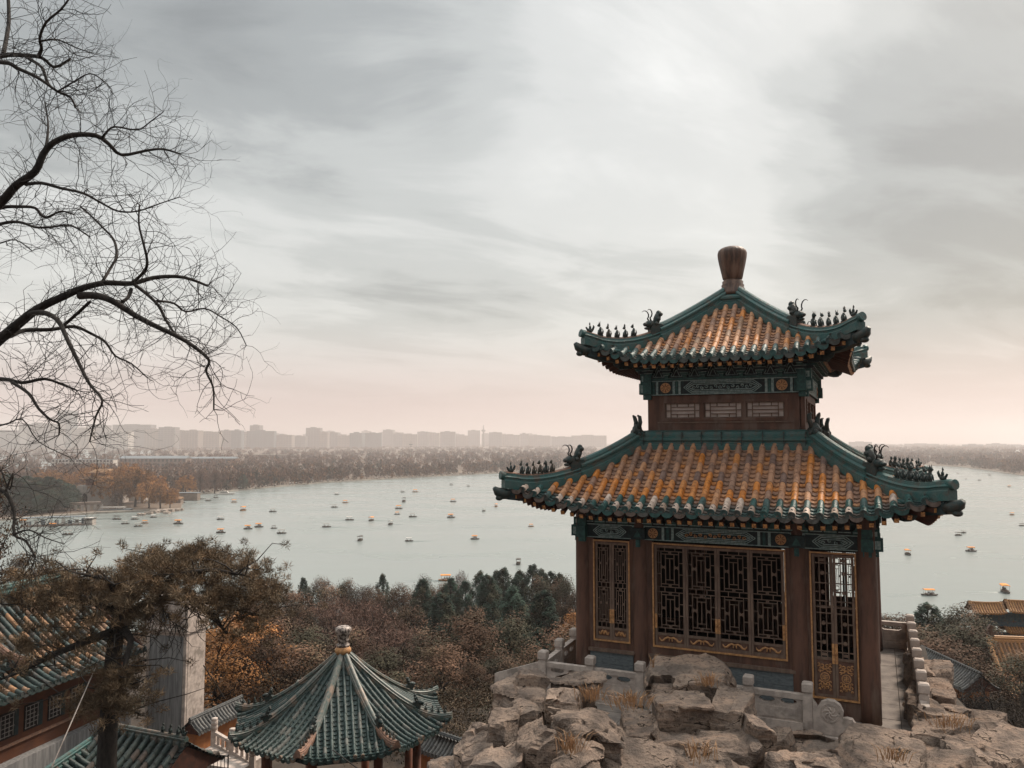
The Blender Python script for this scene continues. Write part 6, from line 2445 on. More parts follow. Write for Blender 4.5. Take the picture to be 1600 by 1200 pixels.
# ------------------------------------------------------------------ boats
M['hull'] = mat('dark_boat_hull', (.05, .045, .04), (.09, .08, .07), scale=2, rough=.6)
M['hull_o'] = mat('varnished_orange_hull', (.34, .15, .055), (.22, .10, .04), scale=2, rough=.5)
M['canvas_o'] = mat('orange_canopy', (.78, .28, .045), (.62, .23, .05), scale=2, rough=.8)
M['canvas_g'] = mat('grey_canopy', (.38, .37, .34), (.30, .30, .28), scale=2, rough=.8)
M['canvas_w'] = mat('white_canopy', (.62, .58, .54), (.5, .47, .44), scale=2, rough=.8)
M['canvas_d'] = mat('dark_canopy', (.085, .075, .065), (.06, .055, .05), scale=2, rough=.8)
M['cloth'] = mat('dark_clothing', (.04, .04, .045), (.08, .05, .04), scale=8, rough=.9)
M['skin'] = mat('skin', (.45, .27, .19), rough=.7)


def boat_proto(top, hull, big=False, roofy=True):
    root = empty('rowing_boat' if not roofy else ('canopy_boat' if not big else 'painted_boat'))
    L, W = (2.0, .78) if not big else (3.0, 1.05)
    b = MB()
    st = [(-1, .62, .30), (-.8, .9, .06), (0, 1.0, 0), (.7, .85, .04), (1.0, .18, .34)]
    rings = []
    for f, wf, keel in st:
        x = f * L
        rings.append([(x, -W * wf, .42 + .1 * abs(f) ** 3), (x, -W * wf * .8, keel - .1), (x, 0, keel - .18), (x, W * wf * .8, keel - .1), (x, W * wf, .42 + .1 * abs(f) ** 3)])
    vs = [p for r_ in rings for p in r_]
    fs = []
    for i in range(len(st) - 1):
        for j in range(4):
            fs.append((i * 5 + j, (i + 1) * 5 + j, (i + 1) * 5 + j + 1, i * 5 + j + 1))
        fs.append((i * 5 + 4, (i + 1) * 5 + 4, (i + 1) * 5, i * 5))
    fs.append((0, 1, 2, 3, 4)); fs.append((24, 23, 22, 21, 20))
    b.add(vs, fs, 0)
    b.build('hull', [hull], root)
    if roofy:
        zt = 1.62 if not big else 2.15
        for sx in (-.62, .45):
            for sy in (-1, 1):
                b = MB()
                b.tube([(sx * L, sy * W * .78, .4), (sx * L, sy * W * .78, zt)], .035, 5, 0)
                b.build('post', [hull], root)
        b = MB()
        b.prism([(-W * 1.02, zt), (W * 1.02, zt), (W * .7, zt + .16), (0, zt + .24), (-W * .7, zt + .16)], -L * .72, L * .55, 0, None, Matrix.Rotation(-math.pi / 2, 4, 'Z'))
        b.box(-L * .72, L * .55, -W * 1.04, -W * 1.02, zt - .14, zt + .02, 0)
        b.box(-L * .72, L * .55, W * 1.02, W * 1.04, zt - .14, zt + .02, 0)
        b.build('canopy', [top], root)
    b = MB()
    b.box(-.5 * L, -.3 * L, -W * .7, W * .7, .4, .75, 0)
    b.box(.15 * L, .3 * L, -W * .7, W * .7, .4, .75, 0)
    b.build('seat', [M['wood2']], root)
    return root


def sitter(parent_pos, rz, x, y, seed, label):
    """a seated passenger, one continuous skin-like body with head"""
    b = MB()
    # lofted body: hips, waist, chest, shoulders, neck, head as one surface of rings
    prof = [(.02, 0), (.19, .02), (.2, .16), (.165, .32), (.19, .5), (.2, .6), (.13, .68), (.06, .72), (.07, .78), (.1, .86), (.095, .95), (.05, 1.0), (.01, 1.01)]
    b.lathe([(r_, h) for r_, h in prof], 8, 0, 0, 0, 0)
    for i in range(len(b.v)):
        X, Y, Z = b.v[i]
        b.v[i] = (X * (.75 if Z < .7 else 1), Y * (1.15 if .3 < Z < .66 else 1), Z)
    for f in range(len(b.f)):
        zc = sum(b.v[q][2] for q in b.f[f]) / len(b.f[f])
        if .72 < zc < .9:
            b.m[f] = 1
    for sy in (-1, 1):
        b.tube([(0, sy * .1, .1), (.25, sy * .11, .12), (.42, sy * .11, .1), (.45, sy * .11, -.25)], [.09, .085, .07, .05], 6, 0)
        b.tube([(0, sy * .19, .58), (.08, sy * .24, .36), (.26, sy * .16, .26)], [.06, .05, .035], 6, 0)
    o = b.build('person', [M['cloth'], M['skin']])
    c, s = math.cos(rz), math.sin(rz)
    o.location = (parent_pos.x + x * c - y * s, parent_pos.y + x * s + y * c, .72)
    o.rotation_euler = (0, 0, rz)
    return tag(o, label, 'person', 'people seated in the boats')


BP = {}
COLR = {'o': ('canvas_o', 'hull'), 'g': ('canvas_g', 'hull'), 'w': ('canvas_w', 'hull'), 'd': ('canvas_d', 'hull'), 'b': ('canvas_o', 'hull_o')}
NM = {'o': 'orange topped boat', 'g': 'grey topped boat', 'w': 'white topped boat', 'd': 'dark topped boat', 'b': 'brown and orange boat'}
# u, v of the waterline, width in photo pixels, colour, heading (degrees), where it floats
BOATS = [
    (36, 818, 12, 'o', 0, 'moored at the left end of the long jetty'),
    (82, 824, 13, 'o', 0, 'floating just in front of the long jetty'),
    (105, 836, 16, 'g', 5, 'lying low on the water below the jetty'),
    (182, 812, 13, 'd', 0, 'first in the cluster right of the jetty'),
    (195, 819, 12, 'g', 10, 'in front of the cluster right of the jetty'),
    (210, 812, 11, 'w', 0, 'at the back of the cluster by the islet'),
    (215, 823, 13, 'g', 15, 'nearest of the cluster by the islet'),
    (226, 818, 10, 'b', 0, 'between two grey boats near the islet'),
    (239, 809, 10, 'w', 0, 'close against the rocky tip of the islet'),
    (278, 819, 14, 'o', 0, 'alone just off the rocky islet'),
    (282, 786, 12, 'd', 0, 'tied at the shelter roof behind the islet'),
    (314, 780, 8, 'g', 20, 'moored nearest the boathouse on the far shore'),
    (325, 783, 9, 'g', 0, 'moored in front of the boathouse, middle of three'),
    (337, 778, 8, 'd', 10, 'moored right of the boathouse by the white launch'),
    (344, 812, 11, 'w', 0, 'out from the islet with a flat white roof'),
    (344.5, 833, 14, 'o', 0, 'directly below the flat white roofed one'),
    (365.5, 785, 9, 'b', 0, 'small, close under the embankment'),
    (379.5, 798, 9, 'b', 70, 'seen end on below the embankment'),
    (387, 827, 13, 'o', 0, 'left one of the orange pair'),
    (404, 824, 13, 'o', 0, 'right one of the orange pair'),
    (426, 800, 11, 'g', 0, 'left of centre under the tree belt'),
    (427.5, 826, 10, 'd', 10, 'without much roof, beside a larger grey one'),
    (439.5, 834, 14, 'g', 0, 'largest grey one left of centre'),
    (510, 824, 13, 'g', 0, 'with a long wake pointing right'),
    (522.5, 793, 10, 'g', 0, 'beside a smaller brown one at centre'),
    (526, 773, 7, 'w', 0, 'tiny, nearest the embankment at centre'),
    (539.5, 786, 9, 'b', 0, 'near the grey ones at centre'),
    (546, 813, 13, 'w', 5, 'low, with a wake stretching left'),
    (580, 814, 9, 'o', 75, 'seen end on right of the low white one'),
    (562.5, 845, 8, 'd', 85, 'seen end on with dark reflection below centre'),
    (610, 820, 8, 'g', 80, 'seen end on between orange ones'),
    (620.5, 804, 9, 'o', 10, 'lower of two stacked close together'),
    (623, 795, 11, 'o', 0, 'upper of two stacked close together'),
    (631, 784, 6, 'd', 85, 'tiny and end on above the stacked two'),
    (629, 769, 7, 'g', 30, 'tiny near the embankment beside an orange one'),
    (649, 769, 9, 'b', 5, 'low and long near the embankment'),
    (645, 808, 12, 'g', 0, 'right of the stacked two'),
    (639, 846, 12, 'w', 0, 'with a wake drawn far to the right'),
    (708, 784, 9, 'o', 0, 'upper one straight above another orange one'),
    (704.5, 809, 12, 'o', 0, 'right of centre under the upper orange one'),
    (705, 758, 6, 'd', 20, 'speck near the far shore, left one'),
    (732, 760, 5, 'd', 30, 'speck near the far shore, right one'),
    (742, 843, 13, 'o', 0, 'with three passengers left of the pavilion'),
    (775, 792, 6, 'b', 80, 'small, under the left eave tip'),
    (756, 799, 7, 'g', 60, 'small, left of the eave tip'),
    (830, 823, 9, 'b', 15, 'small, under the left eave'),
    (810, 882, 9, 'd', 85, 'end on above the conifers'),
    (697, 908, 23, 'b', 0, 'largest, close above the tree tops'),
    (1367, 865, 12, 'g', 0, 'half hidden by the right corner column'),
    (1419.5, 867, 10, 'o', 80, 'end on right of the pavilion'),
    (1499, 837, 12, 'd', 10, 'left of two travelling together'),
    (1507, 833, 9, 'g', 20, 'right of two travelling together'),
    (1519, 862, 16, 'o', -8, 'with pale hull and wake to the right'),
    (1455, 931, 24, 'o', -4, 'with many passengers above the conifers'),
    (1573, 926, 20, 'o', 70, 'boxy, near the memorial arch'),
    (1582.5, 805, 9, 'b', 15, 'small, near the right border'),
    (1598, 822, 7, 'd', 0, 'cut by the right border'),
    (1531, 751, 5, 'd', 0, 'speck off the right shore, middle one'),
    (1510, 749, 4, 'd', 40, 'speck off the right shore, left one'),
    (1578, 761, 6, 'b', 0, 'speck off the right shore, nearest one'),
    (1547, 743, 4, 'd', 0, 'speck hugging the right shore'),
    (1497, 740, 4, 'd', 10, 'speck just beyond the roof figures'),
]
rg = random.Random(6)
WAKES = []
for (u, v_, wpx, k, hd, lab) in BOATS:
    p = onz(u, v_, 0)
    dist = p.y
    wm = wpx / FPX * dist
    hr = R(hd)
    big = wpx > 18
    key = (k, big)
    if key not in BP:
        BP[key] = boat_proto(M[COLR[k][0]], M[COLR[k][1]], big)
        o = BP[key]
    else:
        o = copy_tree(BP[key])
    L, W = (6.0, 2.1) if big else (4.0, 1.6)
    ext = abs(L * math.cos(hr)) * .95 + abs(W * math.sin(hr))
    s = min(1.9, max(.75, wm / ext))
    o.location = (p.x, p.y + W * .4, .02)
    o.rotation_euler = (0, 0, hr)
    o.scale = (s, s, s * (1.0 if s < 1.3 else 1.15))
    tag(o, NM[k] + ' ' + lab, 'boat', 'pleasure boats on the lake')
    if wpx >= 12 and dist < 470 and k in 'ob':
        n = 3 if not big else 4
        for i in range(n):
            sp = sitter(o.location, hr, (-.45 + i * .42) * s * (1.4 if big else 1.1), rg.uniform(-.25, .25), i, '')
            sp.scale = (s, s, s)
            sp.location.z = .7 * s
            NMB = {697: 'in the largest brown and orange boat', 1455: 'in the orange boat above the conifers', 1573: 'in the boxy orange boat near the arch', 1519: 'in the pale hulled orange boat', 742: 'in the three passenger orange boat',
                   387: 'in the left boat of the orange pair', 404: 'in the right boat of the orange pair', 278: 'in the orange boat off the islet', 82: 'in the orange boat before the jetty', 344.5: 'in the orange boat below the white roofed one', 36: 'in the moored orange boat'}
            tag(sp, 'dark clothed passenger seated ' + NMB.get(u, 'under an orange canopy') + (', at the bow', ', in the middle', ', astern', ', second from the bow')[(2, 1, 3, 0)[i] if n == 4 else (2, 1, 0)[i]])

# wakes: low ridges of disturbed water that trail the moving boats
M['wake'] = mat('rippled_wake', (.10, .14, .13), (.17, .21, .20), scale=1.2, rough=.35, bump=.8, bscale=3)
WK = {510: 1, 546: -1, 639: 1, 697: -1, 1455: -1, 1519: 1, 1573: -1, 610: 1, 1507: 1, 580: 1, 708: -1}
for (u, v_, wpx, k, hd, lab) in BOATS:
    if u in WK:
        p = onz(u, v_, 0)
        ln = wpx / FPX * p.y * 2.6
        b = MB()
        for q in range(2):
            n = 14
            for i in range(n):
                f0, f1 = i / n, (i + 1) / n
                ya, yb = .5 + (q * 2 - 1) * (.3 + 1.3 * f0), .5 + (q * 2 - 1) * (.3 + 1.3 * f1)
                xa, xb = WK[u] * (1.2 + ln * f0), WK[u] * (1.2 + ln * f1)
                h = .09 * (1 - f0) + .015
                wd = .28 * (1 - f0 * .6)
                b.add([(xa, ya - wd, .006), (xb, yb - wd, .006), (xb, yb, h), (xa, ya, h), (xa, ya + wd, .006), (xb, yb + wd, .006)], [(0, 1, 2, 3), (3, 2, 5, 4)], 0, None, True)
        o = b.build('wake', [M['wake']], None, Vector((p.x, p.y, 0)))
        tag(o, kind='stuff')

# white launch
p = onz(352, 773, 0)
la = tag(empty('motor_launch', (p.x, p.y, 0), R(4)), 'long white motor launch moored along the embankment', 'launch')
b = MB()
b.prism([(-7, .3), (6.4, .3), (8.2, 1.7), (-7.2, 1.4)], -1.5, 1.5, 0)
b.build('hull', [M['canvas_w']], la)
b = MB()
b.prism([(-4.5, 1.55), (2.8, 1.55), (1.6, 3.0), (-3.8, 3.0)], -1.1, 1.1, 0)
b.box(-3.6, 1.6, -1.13, -1.1, 2.0, 2.6, 1)
b.build('cabin', [M['canvas_w'], M['dark']], la)

# ------------------------------------------------------------------ the wharf, islet and tower on the left shore
def on_land(u, v_, z=1.1):
    return onz(u, v_, z)


def slab_box(name, label, cat, u0, u1, v_, h, depth, mats, roof=None, z0=0.0, group=None, roof_h=.6, win=None, zb=None):
    """a building standing where its front foot shows at (u0..u1, v)"""
    p0, p1 = onz(u0, v_, z0), onz(u1, v_, z0)
    c = (p0 + p1) / 2
    L = (p1 - p0).length
    rz = math.atan2((p1 - p0).y, (p1 - p0).x)
    root = tag(empty(name, (c.x, c.y, z0), rz), label, cat, group)
    b = MB()
    b.box(-L / 2, L / 2, 0, depth, -.5, h, 0)
    b.build('wall', [mats], root)
    if roof is not None:
        b = MB()
        if roof_h > 0:
            b.prism([(-.6, h), (depth + .6, h), (depth / 2, h + roof_h)], -L / 2 - .5, L / 2 + .5, 0, None, Matrix.Rotation(math.pi / 2, 4, 'Z'))
        else:
            b.box(-L / 2 - .4, L / 2 + .4, -.4, depth + .4, h + .004, h + .3, 0)
        b.build('roof', [roof], root)
    if win:
        rows, n, wm = win
        for r_ in range(rows):
            for i in range(n):
                x = -L / 2 + (i + .5) * L / n
                zc = h * (r_ + .5) / rows + h * .04
                b = MB()
                ww, wh = L / n * .28, h / rows * .28
                b.box(x - ww, x + ww, -.08, -.01, zc - wh, zc + wh, 0)
                b.build('window', [wm], root)
    return root


M['concrete'] = mat('pale_rendered_wall', (.42, .37, .33), (.34, .30, .27), scale=.3, rough=.9)
M['white_wall'] = mat('white_rendered_wall', (.62, .57, .52), (.52, .48, .44), scale=.3, rough=.9)
M['slate'] = mat('blue_grey_roof', (.20, .23, .25), (.15, .17, .185), scale=.5, rough=.7)
M['brown_wall'] = mat('brown_stone_wall', (.24, .185, .15), (.18, .14, .115), scale=.4, rough=.9)
M['win'] = mat('dark_window', (.06, .06, .065), rough=.4)

# long jetty with its roof
p0, p1 = onz(34, 824, 0), onz(146, 820, 0)
c = (p0 + p1) / 2
L = (p1 - p0).length
jt = tag(empty('jetty', (c.x, c.y, 0), math.atan2((p1 - p0).y, (p1 - p0).x)), 'long jetty under a flat grey roof with white posts at the left', 'jetty')
b = MB()
b.box(-L / 2, L / 2, 0, 6, -.6, .7, 0)
b.build('deck', [M['brown_wall']], jt)
b = MB()
b.box(-L / 2, L / 2 - 4, .2, 5.5, 4.4, 4.75, 0)
b.build('roof', [M['slate']], jt)
for i in range(12):
    b = MB()
    x = -L / 2 + .5 + i * (L - 5) / 11
    b.box(x - .14, x + .14, .4, .68, .7, 4.4, 0)
    b.build('post', [M['white_wall']], jt)
for i in range(9):
    b = MB()
    x = -L / 2 + 3 + i * (L - 8) / 8
    b.box(x - .9, x + .9, 1.6, 1.9, .7, 2.6 + .5 * (i % 3), 0)
    b.build('booth_panel', [M['white_wall'] if i % 2 else M['slate']], jt)
slab_box('kiosk', 'small white kiosk with flat roof at the right end of the jetty', 'kiosk', 132, 144, 819, 3.0, 4, M['concrete'], M['canvas_w'], .5, None, 0)
slab_box('pier', 'sloping reddish stone pier behind the jetty', 'pier', 52, 104, 800, 1.6, 8, M['brown_wall'], None, .4)
# low bridge of square openings before the tower
p0, p1 = onz(108, 800, .6), onz(158, 798, .6)
c = (p0 + p1) / 2
L = (p1 - p0).length
br = tag(empty('stone_bridge', (c.x, c.y, 0), math.atan2((p1 - p0).y, (p1 - p0).x)), 'low stone bridge with square openings in front of the gate tower', 'bridge')
b = MB()
b.box(-L / 2, L / 2, 0, 4, 4.6, 6.2, 0)
b.build('deck', [M['brown_wall']], br)
for i in range(6):
    b = MB()
    x = -L / 2 + i * L / 5
    b.box(x - .8, x + .8, .1, 3.9, -1, 4.6, 0)
    b.build('pier', [M['concrete']], br)

# gate tower
bp = on_land(150, 787)
gtw = tag(empty('gate_tower', (bp.x, bp.y + 8, 1.0), R(8)), 'grey masonry gate tower with stacked brown tiled roofs among willows', 'tower')
b = MB()
b.prism([(-15, -1), (15, -1), (14.2, 12.5), (-14.2, 12.5)], -7, 9, 0)
b.build('masonry_base', [M['concrete']], gtw)
for x in (-9, 0, 9):
    b = MB()
    b.prism([(x - 1.8, 0), (x + 1.8, 0), (x + 1.8, 5), (x + 1.1, 6.6), (x, 7.1), (x - 1.1, 6.6), (x - 1.8, 5)], -7.06, -6.9, 0)
    b.build('arch_opening', [M['dark']], gtw)
M['far_roof'] = mat('weathered_brown_roof', (.30, .17, .085), (.20, .12, .07), scale=.8, rough=.8)
for (half, z0, hh, rh) in ((11.5, 12.5, 4.6, 2.2), (8.0, 17.6, 3.6, 2.6)):
    b = MB()
    b.box(-half + 2, half - 2, -5.2, 6.2, z0, z0 + hh, 0)
    b.build('storey', [M['redcol']], gtw)
    b = MB()
    n = 14
    prof_ = []
    vs, fs = [], []
    for j, (k_, zz_) in enumerate(((1.12, z0 + hh - .3), (.98, z0 + hh + .1), (.8, z0 + hh + rh * .45), (.55, z0 + hh + rh))):
        for (sx, sy) in ((-1, -1), (1, -1), (1, 1), (-1, 1)):
            up_ = .7 if j == 0 else 0
            vs.append((sx * half * k_, sy * 7.2 * k_ + .5, zz_ + up_))
    for j in range(3):
        for k_ in range(4):
            fs.append((j * 4 + k_, j * 4 + (k_ + 1) % 4, (j + 1) * 4 + (k_ + 1) % 4, (j + 1) * 4 + k_))
    fs.append((12, 13, 14, 15)); fs.append((3, 2, 1, 0))
    b.add(vs, fs, 0)
    b.build('roof', [M['far_roof']], gtw)
slab_box('annex', 'pale annex wall right of the gate tower behind a bare willow', 'building', 146, 180, 789, 17, 9, M['concrete'], M['far_roof'], 1.0, None, 2.2)
slab_box('boathouse', 'flat roofed grey boathouse on the far shore left of the white launch', 'boathouse', 275, 308, 781, 5.0, 6, M['brown_wall'], M['slate'], .6, None, 0)
slab_box('shelter', 'low reddish roofed shelter between islet and boathouse', 'shelter', 252, 282, 787, 3.4, 5, M['brown_wall'], M['far_roof'], .6, None, 1.4)
slab_box('white_teahouse', 'white low teahouse right of the gate tower under orange willows', 'building', 186, 222, 783, 6.5, 8, M['concrete'], M['far_roof'], 1.0, None, 2.2)
# pale moored ferry in front of the tower
p = onz(178, 800, 0)
fe = tag(empty('ferry', (p.x, p.y, 0), R(3)), 'long pale blue ferry moored below the gate tower', 'ferry')
b = MB()
b.prism([(-9.5, 0), (9, 0), (11.5, 2.2), (-10, 1.4)], -1.8, 1.8, 0)
b.build('hull', [M['slate']], fe)
b = MB()
b.box(-8, 7, -1.5, 1.5, 2.9, 3.2, 0)
for x in (-7.5, -3, 2, 6.5):
    b.box(x - .1, x + .1, -1.4, -1.2, 1.2, 2.9, 0)
b.build('canopy', [M['canvas_w']], fe)
# rocky tip of the islet
rg = random.Random(15)
M['palerock'] = mat('pale_shore_stone', (.36, .30, .25), (.24, .19, .16), scale=1.2, rough=.9, bump=.5)
k = 0
for (u, v_, s) in ((240, 802, 3.2), (251, 801, 3.6), (262, 800, 3.4), (272, 799, 2.6), (280, 798, 2.0), (230, 804, 2.4), (218, 806, 2.2), (258, 803, 2.0)):
    vs, fs = rock_mesh((s * 2, s * 1.6, s * .8), 300 + k, 6, .5, 6, 2.0)
    b = MB()
    b.add(vs, fs, 0)
    q = onz(u, v_, 0)
    o = b.build('shore_rock', [M['palerock']], None, Vector((q.x, q.y + 2, .5)))
    tag(o, 'pale rough rock lining the waterside tip of the islet', 'rock', 'pale rocks on the islet shore')
    k += 1

# willows and dark cedars round the tower
WT = [(165, 788, 735, 'willow', 1.2), (190, 790, 728, 'willow', 1.3), (212, 792, 733, 'willow', 1.2), (232, 794, 752, 'willow', 1.2), (250, 795, 757, 'willow', 1.2), (266, 795, 762, 'willow', 1.0), (222, 786, 738, 'willow', 1.2),
      (242, 784, 742, 'willow', 1.2), (82, 775, 733, 'willow', 1.4), (66, 770, 738, 'willow', 1.3), (130, 770, 730, 'willow', 1.3), (150, 768, 724, 'willow', 1.2), (205, 775, 722, 'willow', 1.2), (182, 796, 768, 'bare', 1.2),
      (20, 800, 748, 'cypress', 2.9), (38, 800, 745, 'cypress', 2.9), (56, 801, 747, 'cypress', 2.9), (74, 800, 746, 'cypress', 2.9), (90, 798, 750, 'cypress', 2.9), (104, 794, 756, 'cypress', 2.9), (48, 805, 765, 'cypress', 2.2),
      (8, 800, 742, 'cypress', 2.9), (114, 788, 758, 'cypress', 2.0), (290, 776, 742, 'willow', 1.1), (312, 772, 738, 'bare', 1.3), (336, 769, 735, 'bare', 1.3), (380, 764, 741, 'cypress', 1.8)]
cn_ = {}
for i, (u, vb, vt, kind, wf) in enumerate(WT):
    q = on_land(u, vb)
    h = (vb - vt) / FPX * q.y
    cn_[kind] = cn_.get(kind, 0) + 1
    nmz = {'willow': 'orange willow around the gate tower', 'dense': 'dark cedar of the clump behind the jetty', 'cypress': 'dark green cedar of the clump near the gate tower', 'bare': 'bare brown tree near the far embankment'}[kind]
    tree(kind, q, h, wf, nmz + ', ' + ORD[cn_[kind] - 1] + ' of its kind', 'trees around the gate tower', i + 300)

# ------------------------------------------------------------------ the far wood, promenade crowd, buildings and skyline
rg = random.Random(2)
rn = np.random.default_rng(2)


def shore_y(x):
    """forward distance of the water's edge along the bearing x/y"""
    pass


TV, TF, TC = [], [], []
vo = 0
ntree = 0
us = np.array([s[0] for s in SHORE], float)
base_cols = np.array([(.135, .075, .048), (.105, .062, .043), (.16, .082, .043), (.085, .056, .04), (.12, .066, .045)])
dk = np.array((.045, .045, .034))
cents, rads, hs, cols = [], [], [], []
for row in range(64):
    f = row / 63
    for _ in range(int(52 + 60 * f + (150 if row < 5 else 0))):
        u = rg.uniform(-60, 1680)
        # skip what the pavilion hides
        if 930 < u < 1330:
            continue
        # water edge at this bearing
        for (ua, va), (ub, vb) in zip(SHORE[9:], SHORE[10:]):
            if ua <= u <= ub:
                ve = va + (vb - va) * (u - ua) / (ub - ua)
                break
        else:
            ve = 766 if u < 330 else 747
        d0 = EYE / ((ve - 688) / FPX) if u >= 268 else 760
        d1 = 5600
        near = 1.0 / d0
        inv = near + (1 / d1 - near) * f ** .85
        Y = 1 / inv * rg.uniform(.985, 1.015) + (8 if row == 0 else 14)
        X = (u - 800) / FPX * Y
        # clearings for the buildings
        cents.append((X, Y))
        hs.append(rg.uniform(8.5, 14.5) * (1.0 if row > 1 else .75) * (1.25 if u > 1330 else 1))
        cols.append(base_cols[rg.randrange(5)] * rg.uniform(.8, 1.2) if rg.random() > (.05 if row > 2 else .18) else dk)
N = len(cents)
vs_all, fs_all, cs_all = [], [], []
o_ = 0
per = 40
for (X, Y), h, c_ in zip(cents, hs, cols):
    s_ = max(1.0, Y / 1400)
    n = per
    d = rn.normal(size=(n, 3))
    d /= np.linalg.norm(d, axis=1)[:, None]
    r = rn.random(n) ** .4
    p = d * r[:, None] * np.array([h * .40 * s_, h * .40, h * .46]) + np.array([X, Y, 1.1 + h * .52])
    a = rn.normal(size=(n, 3)) * .55
    a[:, 2] += .9
    a /= np.linalg.norm(a, axis=1)[:, None]
    w_ = np.cross(a, rn.normal(size=(n, 3)))
    w_ /= np.linalg.norm(w_, axis=1)[:, None]
    sz = h * .29 * (.6 + .8 * rn.random(n))
    Lv = a * sz[:, None]
    Wv = w_ * (sz * .22 * s_)[:, None]
    vs_all.append(np.stack([p - Lv * .5, p + Wv, p + Lv * .5, p - Wv], axis=1).reshape(-1, 3))
    fs_all.append(np.arange(n * 4).reshape(-1, 4) + o_)
    cs_all.append(np.array(c_)[None, :] * np.exp(rn.normal(size=n) * .25)[:, None])
    o_ += n * 4
M['farleaf'] = mat('winter_twigs', None, (.8, .8, .8), attr=True, scale=.02, rough=.95, spec=.1)
tag(np_mesh('far_woods', np.concatenate(vs_all), np.concatenate(fs_all), M['farleaf'], np.concatenate(cs_all)), kind='stuff')

# the crowd and white stalls strung along the embankment read as one broken line
b = MB()
for i in range(9, len(SP) - 10):
    a, c = SP[i], SP[i + 1]
    n = int((c - a).length / 5.5)
    for q in range(n):
        p = a.lerp(c, (q + rg.random()) / n)
        x, y = p.x * 1.004, p.y * 1.004
        if rg.random() < .55:
            h = rg.uniform(1.4, 2.4)
            wd = rg.uniform(.4, .9)
            b.box(x - wd, x + wd, y, y + .6, 1.13, 1.13 + h * .55, 1)
            b.prism([(x - wd, 1.15 + h * .56), (x + wd, 1.15 + h * .56), (x + wd * .3, 1.15 + h), (x - wd * .3, 1.15 + h)], y, y + .7, 0)
        for _ in range(2):
            xx, yy_ = x + rg.uniform(-2.5, 2.5), y + rg.uniform(0, 2)
            b.ell((xx, yy_, 1.1 + .8), (.28, .25, .8), 1, None, None, 5, 4)
            b.ell((xx, yy_, 1.1 + 1.65), (.13, .13, .15), 1, None, None, 5, 3)
o = b.build('promenade_crowd', [M['canvas_w'], M['cloth']])
tag(o, kind='stuff')

# mid distance buildings
slab_box('long_white_block', 'long white three storey block with rows of dark windows in the wood', 'building', 80, 176, 734, 15, 14, M['white_wall'], M['slate'], 1.1, None, 0, (3, 18, M['win']))
hb = slab_box('long_hall', 'long brown hall with blue grey roof and pale gables in the wood', 'building', 186, 290, 731, 15, 22, M['brown_wall'], M['slate'], 1.1, None, 4, (2, 16, M['win']))
slab_box('long_hall', 'lower brown wing right of the blue roofed hall', 'building', 290, 368, 727, 12, 18, M['brown_wall'], M['slate'], 1.1, None, 3, (1, 14, M['win']))
slab_box('flat_hall', 'low pale flat roofed hall behind the long brown hall', 'building', 396, 462, 716, 9, 18, M['brown_wall'], M['concrete'], 1.1, None, 0)
slab_box('white_shed', 'low white shed among the trees below the skyline', 'building', 0, 46, 706, 9, 20, M['concrete'], M['slate'], 1.1, None, 0)
slab_box('pale_roof', 'long pale low roof under the left skyline blocks', 'building', 60, 148, 702.5, 7, 25, M['concrete'], M['canvas_w'], 1.1, None, 0)
slab_box('pale_house', 'small pale house right of the brown wing', 'building', 352, 366, 737, 6, 10, M['concrete'], M['far_roof'], 1.1, None, 2)

# radio mast in the wood
q = on_land(641.5, 726)
ms = tag(empty('mast', (q.x, q.y, 1)), 'slender pale mast with a cross arm standing in the wood', 'mast')
b = MB()
b.tube([(0, 0, 0), (0, 0, 44)], [.55, .3], 6, 0)
b.build('pole', [M['concrete']], ms)
b = MB()
b.box(-3.2, 3.2, -.3, .3, 36, 37, 0)
b.box(-1.6, 1.6, -.3, .3, 33, 33.8, 0)
b.build('cross_arm', [M['slate']], ms)

# skyline: u0, u1, top, distance, tone, note
def tower_mat(name, c, k):
    """facade with rows of window bands"""
    m = mat(name, c, tuple(x * .82 for x in c), scale=.03, rough=.85)
    t = NT(m.node_tree)
    b_ = m.node_tree.nodes['Principled BSDF']
    lk = b_.inputs['Base Color'].links[0].from_socket
    sp = t.n('ShaderNodeSeparateXYZ', ins={0: t.n('ShaderNodeTexCoord').outputs['Object']})
    fz = t.math('FRACT', t.math('DIVIDE', sp.outputs[2], 10.0))
    fx = t.math('FRACT', t.math('DIVIDE', t.math('ADD', sp.outputs[0], sp.outputs[1]), 15.0))
    msk = t.math('MULTIPLY', t.math('GREATER_THAN', fz, .5), t.math('GREATER_THAN', fx, .35))
    t.link(t.mix(t.math('MULTIPLY', msk, k), lk, (.07, .075, .08)), b_.inputs['Base Color'])
    return m


